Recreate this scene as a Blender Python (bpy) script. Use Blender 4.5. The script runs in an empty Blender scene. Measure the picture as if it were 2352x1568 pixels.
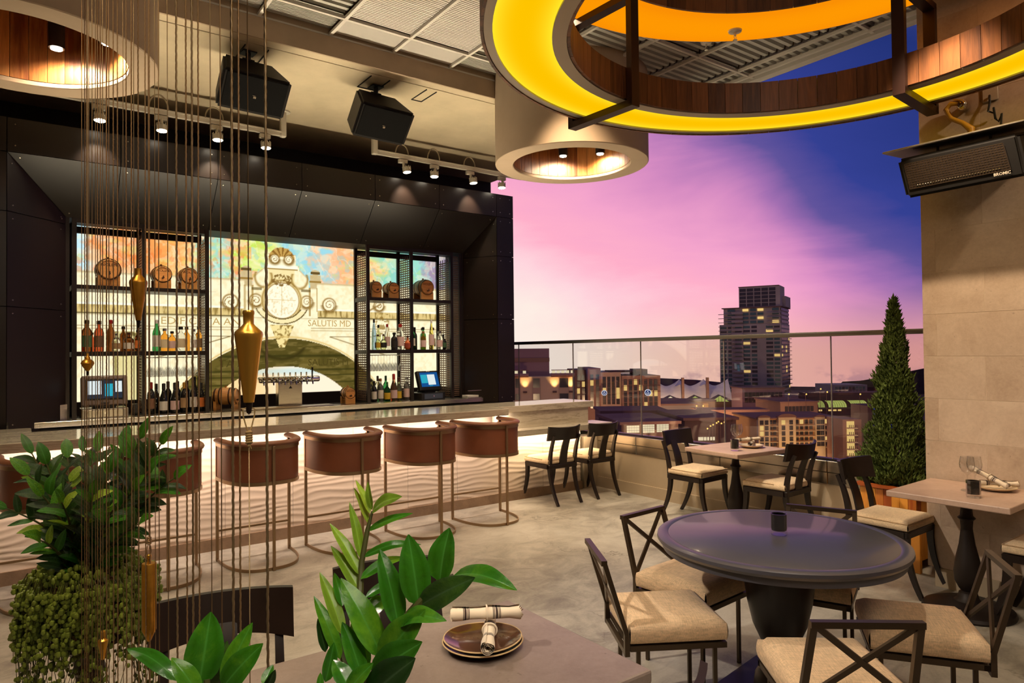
import bpy, bmesh, math, random
import numpy as np
from math import sin, cos, pi, sqrt, radians, atan2, floor as fl_
from mathutils import Vector, Matrix, noise
V = Vector
random.seed(7)
scene = bpy.context.scene
col = scene.collection

# ------------------------------------------------------------------ camera
YAW, PITCH, ROLL, HC = 0.631696, 0.017209, -0.0107847, 1.65
F = V((sin(YAW)*cos(PITCH), cos(YAW)*cos(PITCH), sin(PITCH)))
R0 = V((cos(YAW), -sin(YAW), 0)); U0 = R0.cross(F)
R = R0*cos(ROLL) + U0*sin(ROLL); U = -R0*sin(ROLL) + U0*cos(ROLL)
CAM = V((0, 0, HC))
cd = bpy.data.cameras.new('camera'); cam = bpy.data.objects.new('camera', cd); col.objects.link(cam)
cd.sensor_width = 36; cd.lens = 24.0; cd.clip_start = 0.05; cd.clip_end = 3000
m3 = Matrix((R, U, -F)).transposed()
cam.matrix_world = Matrix.Translation(CAM) @ m3.to_4x4()
scene.camera = cam

def at(px, py, d):
    """World point seen at a photo pixel, d metres in front of the camera (used as a survey of real positions)."""
    return CAM + (F + R*((px-1176)/1567.68) - U*((py-784)/1567.68))*d

# ------------------------------------------------------------------ view
vs = scene.view_settings
scene.display_settings.display_device = 'sRGB'
vs.view_transform = 'Standard'; vs.look = 'None'; vs.exposure = 0.0; vs.gamma = 1.0; vs.use_curve_mapping = False
try:
    cy = scene.cycles
    cy.use_denoising = True; cy.max_bounces = 8; cy.diffuse_bounces = 3; cy.glossy_bounces = 3
    cy.transmission_bounces = 6; cy.transparent_max_bounces = 16; cy.caustics_reflective = False; cy.caustics_refractive = False
    cy.sample_clamp_indirect = 4.0; cy.use_light_tree = True
except Exception:
    pass

# ------------------------------------------------------------------ node helper
class NT:
    def __init__(s, tree):
        s.t = tree; s.n = tree.nodes; s.l = tree.links
    def new(s, kind, **kw):
        n = s.n.new(kind)
        for k, v in kw.items(): setattr(n, k, v)
        return n
    def put(s, sock, v):
        if isinstance(v, bpy.types.NodeSocket): s.l.new(v, sock)
        elif v is not None:
            if hasattr(sock, 'default_value'):
                d = sock.default_value
                if hasattr(d, '__len__') and not hasattr(v, '__len__'): v = [v]*len(d)
                if hasattr(d, '__len__') and len(d) == 4 and len(v) == 3: v = (*v, 1)
                sock.default_value = v
    def math(s, op, a, b=None, c=None, clamp=False):
        n = s.new('ShaderNodeMath', operation=op, use_clamp=clamp); s.put(n.inputs[0], a)
        if b is not None: s.put(n.inputs[1], b)
        if c is not None: s.put(n.inputs[2], c)
        return n.outputs[0]
    def vmath(s, op, a, b=None):
        n = s.new('ShaderNodeVectorMath', operation=op); s.put(n.inputs[0], a)
        if b is not None: s.put(n.inputs[1], b)
        return n.outputs['Value'] if op in ('DOT_PRODUCT', 'LENGTH') else n.outputs[0]
    def rng(s, v, a, b, c=0., d=1., smooth=False):
        n = s.new('ShaderNodeMapRange', interpolation_type='SMOOTHSTEP' if smooth else 'LINEAR')
        for k, x in zip(('Value', 'From Min', 'From Max', 'To Min', 'To Max'), (v, a, b, c, d)): s.put(n.inputs[k], x)
        return n.outputs[0]
    def ramp(s, v, stops, interp='LINEAR'):
        n = s.new('ShaderNodeValToRGB'); n.color_ramp.interpolation = interp; e = n.color_ramp.elements
        while len(e) < len(stops): e.new(0.5)
        for x, (p, c) in zip(e, stops):
            x.position = p; x.color = (*c, 1) if len(c) == 3 else c
        s.put(n.inputs[0], v); return n.outputs[0]
    def mix(s, f, a, b, blend='MIX'):
        n = s.new('ShaderNodeMix', data_type='RGBA', blend_type=blend)
        s.put(n.inputs[0], f); s.put(n.inputs[6], a); s.put(n.inputs[7], b); return n.outputs[2]
    def noise(s, vec=None, scale=5., detail=3., rough=.55, dist=0., out=0):
        n = s.new('ShaderNodeTexNoise')
        if vec is not None: s.put(n.inputs['Vector'], vec)
        for k, x in (('Scale', scale), ('Detail', detail), ('Roughness', rough), ('Distortion', dist)): s.put(n.inputs[k], x)
        return n.outputs[out]
    def mapping(s, vec, scale=(1, 1, 1), loc=(0, 0, 0), rot=(0, 0, 0)):
        n = s.new('ShaderNodeMapping'); s.put(n.inputs['Vector'], vec); s.put(n.inputs['Scale'], scale)
        s.put(n.inputs['Location'], loc); s.put(n.inputs['Rotation'], rot); return n.outputs[0]
    def coord(s, which='Object'):
        return s.new('ShaderNodeTexCoord').outputs[which]
    def pos(s):
        return s.new('ShaderNodeNewGeometry').outputs['Position']

def srgb(r, g, b):
    f = lambda c: (c/255/12.92) if c/255 <= .04045 else ((c/255+.055)/1.055)**2.4
    return (f(r), f(g), f(b))

# ------------------------------------------------------------------ world: dusk sky
w = bpy.data.worlds.new('dusk_sky'); scene.world = w; w.use_nodes = True
t = NT(w.node_tree); t.n.clear()
dirv = t.vmath('NORMALIZE', t.coord('Generated'))
def azdir(az, el): return (sin(radians(az))*cos(radians(el)), cos(radians(az))*cos(radians(el)), sin(radians(el)))
sep = t.new('ShaderNodeSeparateXYZ'); t.put(sep.inputs[0], dirv); dz = sep.outputs[2]
# the sky changes with height and with the bearing away from the afterglow (bearing 34 deg)
hor = t.vmath('NORMALIZE', t.vmath('MULTIPLY', dirv, (1, 1, 0)))
daz = t.math('MULTIPLY', t.math('ARCCOSINE', t.math('MINIMUM', t.vmath('DOT_PRODUCT', hor, azdir(34, 0)), .99999)), 180/pi)
elev = t.math('MULTIPLY', t.math('ARCSINE', dz), 180/pi)
stretch = t.mapping(dirv, scale=(1.2, 1.2, 4.2), rot=(0, .12, 0))
wob = t.noise(stretch, scale=2.4, detail=6, rough=.55, dist=.5)
wob2 = t.noise(t.mapping(dirv, scale=(1, 1, 2.2), loc=(3.1, 1.7, .4)), scale=3.4, detail=4, rough=.5)
q = t.math('ADD', t.math('MULTIPLY', t.math('MAXIMUM', elev, 0), .95), t.math('ADD', t.math('MULTIPLY', daz, .48), t.rng(daz, 19, 33, 0, 5.0, True)))
q = t.math('ADD', q, t.math('MULTIPLY', t.math('SUBTRACT', wob, .5), 9.0))
q = t.math('ADD', q, t.math('MULTIPLY', t.math('SUBTRACT', wob2, .5), 6.0))
skyc = t.ramp(t.rng(q, 0, 60), [(0, srgb(254, 246, 234)), (.07, srgb(254, 237, 228)), (.135, srgb(255, 214, 222)), (.21, srgb(255, 176, 202)), (.27, srgb(244, 164, 204)), (.33, srgb(214, 140, 194)),
     (.375, srgb(164, 112, 178)), (.425, srgb(98, 84, 156)), (.50, srgb(52, 64, 146)), (.68, srgb(34, 50, 118)), (1, srgb(104, 96, 128))])
# warm peach band low over the horizon away from the afterglow
band = t.math('MULTIPLY', t.rng(elev, 5.5, -1.0, 0, 1, True), t.rng(daz, 2, 18, .15, .85, True))
peach = t.ramp(t.rng(daz, 0, 180), [(0, srgb(255, 236, 214)), (.10, srgb(250, 200, 178)), (.18, srgb(238, 168, 152)), (.45, srgb(190, 128, 132)), (1, srgb(150, 106, 126))])
c1 = t.mix(band, skyc, peach)
# small grey-violet cumulus just above the skyline
cl = t.noise(t.mapping(dirv, scale=(1, 1, 1.6)), scale=26, detail=5, rough=.55)
cm = t.math('MULTIPLY', t.rng(cl, .5, .62, 0, 1, True), t.rng(elev, -1.0, -2.2, 0, 1, True))
c2 = t.mix(t.math('MULTIPLY', cm, .5), c1, srgb(150, 112, 138))
low = t.rng(elev, -4.5, -9, 0, 1, True)
c3 = t.mix(low, c2, srgb(52, 38, 44))
bg = t.new('ShaderNodeBackground'); t.put(bg.inputs[0], c3); bg.inputs[1].default_value = 1.0
t.l.new(bg.outputs[0], t.new('ShaderNodeOutputWorld').inputs[0])

# ------------------------------------------------------------------ lamps of the room
def aim(o, d):
    o.rotation_euler = V(d).to_track_quat('-Z', 'Y').to_euler()
def spot(name, p, target, power, size=60, blend=.6, color=(1, .78, .52), radius=.06):
    d = bpy.data.lights.new(name, 'SPOT'); d.energy = power; d.spot_size = radians(size); d.spot_blend = blend
    d.color = color; d.shadow_soft_size = radius
    o = bpy.data.objects.new(name, d); col.objects.link(o); o.location = p; aim(o, V(target)-V(p)); return o
def area(name, p, d, sx, sy, power, color=(1, .8, .6), spread=180):
    l = bpy.data.lights.new(name, 'AREA'); l.shape = 'RECTANGLE'; l.size = sx; l.size_y = sy; l.energy = power; l.color = color
    l.spread = radians(spread)
    o = bpy.data.objects.new(name, l); col.objects.link(o); o.location = p; aim(o, d); return o
WARM = (1, .74, .46); SOFT = (1, .86, .70)
# unseen spots over the room (out of frame or inside the ring lamp)
spot('room_spot', (3.25, 1.92, 3.92), (3.1, 1.9, .7), 95, 74, .8, SOFT, .05)
spot('room_spot', (-.8, 3.9, 4.2), (3.0, 2.1, .6), 560, 46, .7, (1, .87, .72), .07)
spot('room_spot', (.9, .9, 4.35), (1.1, 1.75, .75), 150, 46, .8, (1, .82, .66))
spot('room_spot', (-.7, 1.5, 4.2), (.25, 2.6, .9), 230, 46, .8, (1, .74, .44))
spot('room_spot', (-.2, -.5, 4.0), (.6, .95, 1.35), 190, 30, .8, (1, .88, .66))
spot('room_spot', (-.9, .2, 3.6), (.4, 1.75, 1.5), 90, 24, .8, (1, .86, .62))  # extra unseen spot, added to brighten the big brass bob
spot('room_spot', (3.6, 4.3, 4.4), (5.15, 5.1, .5), 300, 64, .8, WARM)
spot('room_spot', (3.5, 4.0, 4.4), (5.5, 3.95, .6), 380, 46, .8, SOFT)
spot('room_spot', (3.9, 1.7, 3.9), (5.2, 1.72, 1.9), 270, 52, .9, (1, .76, .50))
spot('room_spot', (4.3, -.3, 4.38), (5.2, 1.7, 3.0), 120, 40, .9, (1, .76, .50))  # unseen spot added to lift the upper part of the pier wall
spot('room_spot', (3.3, 3.9, 4.4), (4.95, 1.8, .7), 330, 34, .7, SOFT)
spot('room_spot', (2.9, 4.1, 4.4), (5.2, 1.6, 1.55), 300, 34, .9, (1, .76, .48))
spot('room_spot', (2.0, 4.4, 4.4), (2.6, 4.4, 0), 170, 74, .9, (1, .80, .56))
# soft spill from the lamps of the room behind the photographer
area('room_spill', (1.2, -1.2, 4.2), (.35, .6, -1), 2.2, 2.2, 70, (1, .84, .66))
# unseen fill light added behind the bar to brighten the canopy and plaster soffit
area('soffit_fill', (2.6, 6.72, .96), (0, -.55, 1), 5.0, .12, 95, (1, .84, .58), 118)
# LED strip under the bar counters, washing the wavy tile front
area('under_counter_strip', (2.05, 6.0, .985), (0, .35, -1), 4.6, .10, 34, (1, .80, .66))
area('under_counter_strip', (5.05, 6.1, .735), (0, .3, -1), 1.3, .05, 9, (1, .78, .52))
# ------------------------------------------------------------------ mesh builder
class MB:
    def __init__(s): s.v = []; s.f = []; s.m = []; s.M = None; s.mi = 0
    def add(s, vs_, fs):
        o = len(s.v); s.v += [tuple((s.M @ V(p)) if s.M else p) for p in vs_]
        s.f += [tuple(i+o for i in f) for f in fs]; s.m += [s.mi]*len(fs); return s
    def box(s, a, b):
        (x0, y0, z0), (x1, y1, z1) = [min(p, q) for p, q in zip(a, b)], [max(p, q) for p, q in zip(a, b)]
        return s.add([(x0,y0,z0),(x1,y0,z0),(x1,y1,z0),(x0,y1,z0),(x0,y0,z1),(x1,y0,z1),(x1,y1,z1),(x0,y1,z1)],
                     [(0,3,2,1),(4,5,6,7),(0,1,5,4),(1,2,6,5),(2,3,7,6),(3,0,4,7)])
    def rbox(s, a, b, r=.01, seg=2, taper=None):
        bm = bmesh.new(); bmesh.ops.create_cube(bm, size=1)
        c = [(p+q)/2 for p, q in zip(a, b)]; d = [abs(q-p) for p, q in zip(a, b)]
        for v in bm.verts: v.co = V((c[0]+v.co.x*d[0], c[1]+v.co.y*d[1], c[2]+v.co.z*d[2]))
        bmesh.ops.bevel(bm, geom=list(bm.edges), offset=r, segments=seg, profile=.5, affect='EDGES')
        if taper:
            for v in bm.verts: v.co = V(taper(v.co))
        bm.verts.index_update(); bmesh.ops.recalc_face_normals(bm, faces=bm.faces)
        s.add([v.co[:] for v in bm.verts], [[v.index for v in f.verts] for f in bm.faces]); bm.free(); return s
    def hexa(s, p):   # 8 corner points: bottom ring 0-3, top ring 4-7
        return s.add(p, [(0,3,2,1),(4,5,6,7),(0,1,5,4),(1,2,6,5),(2,3,7,6),(3,0,4,7)])
    def bar(s, p0, p1, w, h, up=(0, 0, 1)):
        p0, p1 = V(p0), V(p1); d = (p1-p0).normalized(); up = V(up)
        if abs(d.dot(up)) > .98: up = V((0, 1, 0)) if abs(d.y) < .9 else V((1, 0, 0))
        x = d.cross(up).normalized()*(w/2); y = x.cross(d).normalized()*(h/2)
        return s.hexa([p0-x-y, p0+x-y, p0+x+y, p0-x+y, p1-x-y, p1+x-y, p1+x+y, p1-x+y])
    def tube(s, pts, r, n=8, caps=True, flat=1.0, up=None):
        pts = [V(p) for p in pts]; k = len(pts); rs = r if isinstance(r, (list, tuple)) else [r]*k
        vs_ = []; fs = []; a = None
        for i, p in enumerate(pts):
            d = (pts[min(i+1, k-1)]-pts[max(i-1, 0)]).normalized()
            if up is not None: a = d.cross(V(up))
            elif a is None: a = d.cross(V((0, 0, 1)) if abs(d.z) < .9 else V((1, 0, 0)))
            else: a = a-d*a.dot(d)
            a.normalize(); b = d.cross(a)
            vs_ += [p+(a*cos(2*pi*j/n)+b*sin(2*pi*j/n)*flat)*rs[i] for j in range(n)]
        for i in range(k-1):
            for j in range(n): fs.append((i*n+j, i*n+(j+1) % n, (i+1)*n+(j+1) % n, (i+1)*n+j))
        if caps: fs += [tuple(range(n))[::-1], tuple((k-1)*n+j for j in range(n))]
        return s.add(vs_, fs)
    def cyl(s, p0, p1, r0, r1=None, n=20, caps=True):
        return s.tube([p0, p1], [r0, r0 if r1 is None else r1], n, caps)
    def lathe(s, prof, c=(0, 0, 0), n=24, T=None, sweep=2*pi):
        vs_ = []; fs = []; k = len(prof); full = abs(sweep-2*pi) < 1e-6; nn = n if full else n+1
        for j in range(nn):
            a = sweep*j/n
            for r, z in prof:
                p = V((r*cos(a), r*sin(a), z)); vs_.append((T @ p) if T else p+V(c))
        for j in range(n):
            q = (j+1) % nn
            for i in range(k-1):
                if prof[i][0] < 1e-6 and prof[i+1][0] < 1e-6: continue
                fs.append((j*k+i, q*k+i, q*k+i+1, j*k+i+1))
        return s.add(vs_, fs)
    def ball(s, c, r, nu=8, nv=6, sc=(1, 1, 1)):
        vs_ = []; fs = []
        for i in range(nv+1):
            th = pi*i/nv
            for j in range(nu):
                ph = 2*pi*j/nu; vs_.append((c[0]+r*sc[0]*sin(th)*cos(ph), c[1]+r*sc[1]*sin(th)*sin(ph), c[2]+r*sc[2]*cos(th)))
        for i in range(nv):
            for j in range(nu): fs.append((i*nu+j, (i+1)*nu+j, (i+1)*nu+(j+1) % nu, i*nu+(j+1) % nu))
        return s.add(vs_, fs)
    def prism(s, poly, off):   # planar polygon of 3D points, extruded by off
        n = len(poly); off = V(off); a = [V(p) for p in poly]
        return s.add(a+[p+off for p in a], [tuple(range(n))[::-1], tuple(range(n, 2*n))]+[(i, (i+1) % n, n+(i+1) % n, n+i) for i in range(n)])
    def grid(s, fn, nu, nv):
        vs_ = [fn(i/nu, j/nv) for j in range(nv+1) for i in range(nu+1)]
        return s.add(vs_, [(j*(nu+1)+i, j*(nu+1)+i+1, (j+1)*(nu+1)+i+1, (j+1)*(nu+1)+i) for j in range(nv) for i in range(nu)])
    def mesh(s, name, mats, smooth=True, angle=38):
        me = bpy.data.meshes.new(name); me.from_pydata([tuple(p) for p in s.v], [], s.f)
        mats = mats if isinstance(mats, (list, tuple)) else [mats]
        for m_ in mats: me.materials.append(m_)
        if len(mats) > 1: me.polygons.foreach_set('material_index', s.m)
        if smooth:
            me.shade_smooth()
            try: me.set_sharp_from_angle(angle=radians(angle))
            except Exception: pass
        me.update(); return me
    def build(s, name, mats, parent=None, smooth=True, angle=38):
        o = bpy.data.objects.new(name, s.mesh(name, mats, smooth, angle)); col.objects.link(o)
        if parent: o.parent = parent
        return o

def inst(name, me, parent=None, loc=(0, 0, 0), rz=0, sc=None):
    o = bpy.data.objects.new(name, me); col.objects.link(o); o.location = loc; o.rotation_euler = (0, 0, rz)
    if sc: o.scale = sc
    if parent: o.parent = parent
    return o
def tag(o, label=None, cat=None, group=None, kind=None):
    for k, v in (('label', label), ('category', cat), ('group', group), ('kind', kind)):
        if v: o[k] = v
    return o
def thing(name, label, cat, loc=(0, 0, 0), rz=0, group=None, kind=None):
    o = bpy.data.objects.new(name, None); col.objects.link(o); o.empty_display_size = .1
    o.location = loc; o.rotation_euler = (0, 0, rz); return tag(o, label, cat, group, kind)
def struct(name, label=None):
    o = bpy.data.objects.new(name, None); col.objects.link(o); o.empty_display_size = .1
    return tag(o, label, None, None, 'structure')
def copy_tree(o, parent=None):
    c = o.copy(); col.objects.link(c)
    if parent: c.parent = parent
    for ch in kids.get(o, o.children): copy_tree(ch, c)
    return c
kids = {}
def dup(proto, loc, rz, label):
    kids.clear()
    def rec(o):
        kids[o] = list(o.children)
        for ch in kids[o]: rec(ch)
    rec(proto)
    c = copy_tree(proto); c.location = loc; c.rotation_euler = (0, 0, rz); c['label'] = label; return c

# ------------------------------------------------------------------ materials
def mat(name, c, rough=.5, metal=0., nz=None, bump=None, spec=.5, coat=0., trans=0., ior=1.45, emit=None, sheen=0., aniso=0., stretch=(1, 1, 1), sub=0.):
    """nz = (scale, darkest factor, lightest factor); bump = (scale, strength, distance)"""
    m = bpy.data.materials.new(name); m.use_nodes = True; t = NT(m.node_tree); b = t.n['Principled BSDF']
    co = None
    if nz or bump: co = t.mapping(t.coord('Object'), scale=stretch)
    if nz:
        n = t.noise(co, nz[0], 5, .6)
        f = t.rng(n, .3, .7, nz[1], nz[2]); t.put(b.inputs['Base Color'], t.mix(1, (*c, 1), t.ramp(f, [(0, (0, 0, 0)), (1, (1, 1, 1))]), 'MULTIPLY') if max(nz[1:]) <= 1 else t.vmath('MULTIPLY', (*c,), f))
    else: t.put(b.inputs['Base Color'], c)
    b.inputs['Roughness'].default_value = rough; b.inputs['Metallic'].default_value = metal
    b.inputs['Specular IOR Level'].default_value = spec; b.inputs['Coat Weight'].default_value = coat; b.inputs['Coat Roughness'].default_value = .1
    b.inputs['Transmission Weight'].default_value = trans; b.inputs['IOR'].default_value = ior; b.inputs['Sheen Weight'].default_value = sheen
    if sub: b.inputs['Subsurface Weight'].default_value = sub; b.inputs['Subsurface Radius'].default_value = (.01, .01, .005)
    if bump:
        bn = t.new('ShaderNodeBump'); t.put(bn.inputs['Height'], t.noise(co, bump[0], 4, .6)); bn.inputs['Strength'].default_value = bump[1]
        bn.inputs['Distance'].default_value = bump[2] if len(bump) > 2 else .002; t.l.new(bn.outputs[0], b.inputs['Normal'])
    if emit: t.put(b.inputs['Emission Color'], emit[0]); b.inputs['Emission Strength'].default_value = emit[1]
    return m
def emission(name, c, s):
    m = bpy.data.materials.new(name); m.use_nodes = True; t = NT(m.node_tree); t.n.clear()
    e = t.new('ShaderNodeEmission'); t.put(e.inputs[0], c); e.inputs[1].default_value = s
    t.l.new(e.outputs[0], t.new('ShaderNodeOutputMaterial').inputs[0]); return m
def thin_glass(name, tint=(1, 1, 1), ior=1.5, boost=1.0, rough=0.):
    m = bpy.data.materials.new(name); m.use_nodes = True; t = NT(m.node_tree); t.n.clear()
    ge = t.new('ShaderNodeNewGeometry'); c_ = t.math('ABSOLUTE', t.vmath('DOT_PRODUCT', ge.outputs['Incoming'], ge.outputs['Normal'])); f0 = ((ior-1)/(ior+1))**2
    fr = t.math('ADD', f0, t.math('MULTIPLY', 1-f0, t.math('POWER', t.math('SUBTRACT', 1, c_, clamp=True), 5)))
    a = t.new('ShaderNodeBsdfTransparent'); t.put(a.inputs[0], tint)
    g = t.new('ShaderNodeBsdfGlossy'); g.inputs['Roughness'].default_value = rough
    mx = t.new('ShaderNodeMixShader'); t.put(mx.inputs[0], t.math('MULTIPLY', fr, boost, clamp=True)); t.l.new(a.outputs[0], mx.inputs[1]); t.l.new(g.outputs[0], mx.inputs[2])
    t.l.new(mx.outputs[0], t.new('ShaderNodeOutputMaterial').inputs[0]); return m
def wood(name, dark, light, axis='z', scale=1., rough=.45, per_object=.25, coat=0.):
    m = bpy.data.materials.new(name); m.use_nodes = True; t = NT(m.node_tree); b = t.n['Principled BSDF']
    oi = t.new('ShaderNodeObjectInfo'); co = t.coord('Object')
    off = t.new('ShaderNodeCombineXYZ'); rnd = oi.outputs['Random']
    for i, k in enumerate((17., 31., 53.)): t.put(off.inputs[i], t.math('MULTIPLY', rnd, k))
    co = t.vmath('ADD', co, off.outputs[0])
    s = {'x': (1.2, 14, 14), 'y': (14, 1.2, 14), 'z': (14, 14, 1.2)}[axis]
    g = t.noise(t.mapping(co, scale=tuple(q*scale for q in s)), 1.6, 6, .62, .6)
    g2 = t.noise(t.mapping(co, scale=tuple(q*scale*5 for q in s)), 1.5, 4, .6, .1)
    f = t.math('ADD', t.math('MULTIPLY', g, .75), t.math('MULTIPLY', g2, .25))
    f = t.math('ADD', f, t.math('MULTIPLY', t.math('SUBTRACT', rnd, .5), per_object))
    c = t.ramp(f, [(.3, dark), (.5, tuple((p+q)/2 for p, q in zip(dark, light))), (.72, light)])
    t.put(b.inputs['Base Color'], c); b.inputs['Roughness'].default_value = rough; b.inputs['Coat Weight'].default_value = coat
    bn = t.new('ShaderNodeBump'); t.put(bn.inputs['Height'], g2); bn.inputs['Strength'].default_value = .15; bn.inputs['Distance'].default_value = .001
    t.l.new(bn.outputs[0], b.inputs['Normal']); return m
def fabric(name, c, sc=420):
    m = bpy.data.materials.new(name); m.use_nodes = True; t = NT(m.node_tree); b = t.n['Principled BSDF']; co = t.coord('Object')
    a = t.noise(t.mapping(co, scale=(1, .08, .3)), sc, 2, .6); d = t.noise(t.mapping(co, scale=(.08, 1, .3)), sc, 2, .6)
    f = t.math('ADD', a, d); t.put(b.inputs['Base Color'], t.vmath('MULTIPLY', c, t.rng(f, .7, 1.3, .74, 1.2)))
    b.inputs['Roughness'].default_value = .95; b.inputs['Specular IOR Level'].default_value = .15; b.inputs['Sheen Weight'].default_value = .15
    bn = t.new('ShaderNodeBump'); t.put(bn.inputs['Height'], f); bn.inputs['Strength'].default_value = .35; bn.inputs['Distance'].default_value = .001
    t.l.new(bn.outputs[0], b.inputs['Normal']); return m

def concrete_floor():
    m = bpy.data.materials.new('polished_concrete'); m.use_nodes = True; t = NT(m.node_tree); b = t.n['Principled BSDF']; co = t.coord('Object')
    big = t.noise(co, .9, 6, .62, .6); mid = t.noise(t.mapping(co, scale=(1, 1.3, 1), loc=(4, 2, 0)), 3.4, 7, .66, 1.2); fine = t.noise(co, 60, 4, .7)
    f = t.math('ADD', t.math('ADD', t.math('MULTIPLY', big, .5), t.math('MULTIPLY', mid, .42)), t.math('MULTIPLY', fine, .12))
    c = t.ramp(f, [(.36, srgb(112, 105, 95)), (.46, srgb(150, 143, 130)), (.54, srgb(178, 171, 157)), (.64, srgb(196, 190, 177))])
    # hairline cracks
    vo = t.new('ShaderNodeTexVoronoi', feature='DISTANCE_TO_EDGE'); wv = t.vmath('ADD', co, t.vmath('MULTIPLY', t.noise(co, 3.5, 4, .6, 0, 1), (.5, .5, .5)))
    t.put(vo.inputs['Vector'], wv); vo.inputs['Scale'].default_value = .55
    crack = t.math('MULTIPLY', t.rng(vo.outputs[0], .0, .006, 1, 0), t.rng(t.noise(co, 1.3, 2), .5, .62))
    # dark scuffs
    st = t.rng(t.noise(t.mapping(co, loc=(7, 3, 0)), 5.2, 6, .7, .8), .66, .74, 0, .55, True)
    c = t.mix(t.math('MAXIMUM', t.math('MULTIPLY', crack, .6), t.math('MULTIPLY', st, t.rng(t.noise(co, .7, 2), .5, .66))), c, srgb(82, 70, 60))
    t.put(b.inputs['Base Color'], c); t.put(b.inputs['Roughness'], t.rng(f, .35, .65, .30, .52)); b.inputs['Specular IOR Level'].default_value = .45
    bn = t.new('ShaderNodeBump'); t.put(bn.inputs['Height'], t.math('SUBTRACT', t.math('MULTIPLY', mid, .3), crack)); bn.inputs['Strength'].default_value = .12; bn.inputs['Distance'].default_value = .004
    t.l.new(bn.outputs[0], b.inputs['Normal']); return m
def stone(name, c0, c1, sc=6, rough=.5, pits=True, vein=None, per_object=.0):
    m = bpy.data.materials.new(name); m.use_nodes = True; t = NT(m.node_tree); b = t.n['Principled BSDF']; co = t.coord('Object')
    oi = t.new('ShaderNodeObjectInfo'); off = t.new('ShaderNodeCombineXYZ')
    if per_object:
        for i, k in enumerate((13., 29., 47.)): t.put(off.inputs[i], t.math('MULTIPLY', oi.outputs['Random'], k))
        co = t.vmath('ADD', co, off.outputs[0])
    n = t.noise(co, sc, 7, .66, .5); n2 = t.noise(co, sc*14, 4, .7)
    f = t.math('ADD', t.math('MULTIPLY', n, .72), t.math('MULTIPLY', n2, .28))
    if per_object: f = t.math('ADD', f, t.math('MULTIPLY', t.math('SUBTRACT', oi.outputs['Random'], .5), per_object))
    c = t.ramp(f, [(.34, c0), (.66, c1)])
    if pits: c = t.mix(t.rng(t.noise(co, sc*9, 3, .6), .68, .74, 0, .5), c, tuple(x*.45 for x in c0))
    if vein:
        wv = t.noise(t.mapping(co, scale=(.55, 3.2, 6.5)), 1.5, 6, .6, 1.3)
        band = t.math('SUBTRACT', 1, t.rng(t.math('ABSOLUTE', t.math('SUBTRACT', wv, .5)), 0, .03, 0, 1, True))
        soft = t.rng(t.noise(t.mapping(co, scale=(.4, 3, 7)), 2.2, 5, .6, .8), .42, .62)
        c = t.mix(t.math('MULTIPLY', soft, .4), c, vein[1]); c = t.mix(t.math('MULTIPLY', band, .5), c, vein[0])
    t.put(b.inputs['Base Color'], c); b.inputs['Roughness'].default_value = rough
    bn = t.new('ShaderNodeBump'); t.put(bn.inputs['Height'], f); bn.inputs['Strength'].default_value = .12 if not vein else 0; bn.inputs['Distance'].default_value = .003
    t.l.new(bn.outputs[0], b.inputs['Normal']); return m
def leafmat(name, c, young):
    m = bpy.data.materials.new(name); m.use_nodes = True; t = NT(m.node_tree); b = t.n['Principled BSDF']; co = t.coord('Object')
    oi = t.new('ShaderNodeObjectInfo'); n = t.noise(co, 22, 6, .65, .5); f = t.math('ADD', t.math('MULTIPLY', n, .75), t.math('MULTIPLY', oi.outputs['Random'], .25))
    cc = t.ramp(f, [(.3, tuple(x*.6 for x in c)), (.5, c), (.75, young)])
    at_ = t.new('ShaderNodeAttribute', attribute_name='rib'); cc = t.mix(t.math('MULTIPLY', at_.outputs['Fac'], .6), cc, tuple(min(1, x*2.2+.05) for x in c))
    t.put(b.inputs['Base Color'], cc); b.inputs['Roughness'].default_value = .19; b.inputs['Specular IOR Level'].default_value = .62
    bn = t.new('ShaderNodeBump'); t.put(bn.inputs['Height'], t.noise(co, 34, 5, .65)); bn.inputs['Strength'].default_value = .55; bn.inputs['Distance'].default_value = .0025
    t.l.new(bn.outputs[0], b.inputs['Normal'])
    tr = t.new('ShaderNodeBsdfTranslucent'); t.put(tr.inputs[0], t.mix(.5, cc, young)); mx = t.new('ShaderNodeMixShader'); mx.inputs[0].default_value = .22
    t.l.new(b.outputs[0], mx.inputs[1]); t.l.new(tr.outputs[0], mx.inputs[2]); t.l.new(mx.outputs[0], t.n['Material Output'].inputs[0]); return m

M = {}
M['floor'] = concrete_floor()
M['plaster'] = mat('troweled_plaster', srgb(206, 190, 160), .85, nz=(2.5, .86, 1.05), bump=(40, .18, .004), spec=.2)
M['fascia'] = mat('tan_plaster', srgb(180, 158, 134), .85, nz=(2.5, .9, 1.05), bump=(60, .18, .003), spec=.2)
M['drum'] = mat('drum_plaster', srgb(178, 157, 134), .85, nz=(1.6, .9, 1.05), bump=(70, .15, .003), spec=.2)
M['white_trim'] = mat('white_painted_trim', srgb(214, 208, 196), .6)
M['deck'] = mat('painted_metal_deck', srgb(190, 188, 178), .6, spec=.3)
M['cloud'] = mat('acoustic_panel', srgb(220, 214, 206), .8, spec=.2)
M['black_panel'] = mat('black_composite_panel', srgb(28, 20, 17), .32, nz=(3, .92, 1.04), spec=.5)
M['black_paint'] = mat('matte_black_paint', srgb(30, 26, 25), .6, spec=.3)
M['dark_steel'] = mat('dark_bronze_steel', srgb(30, 20, 17), .42, metal=.3, spec=.5)
M['bracket'] = mat('oiled_bronze', srgb(52, 30, 24), .4, metal=.2)
M['mesh'] = mat('perforated_brown_steel', srgb(110, 84, 66), .45, metal=.5)
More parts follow.
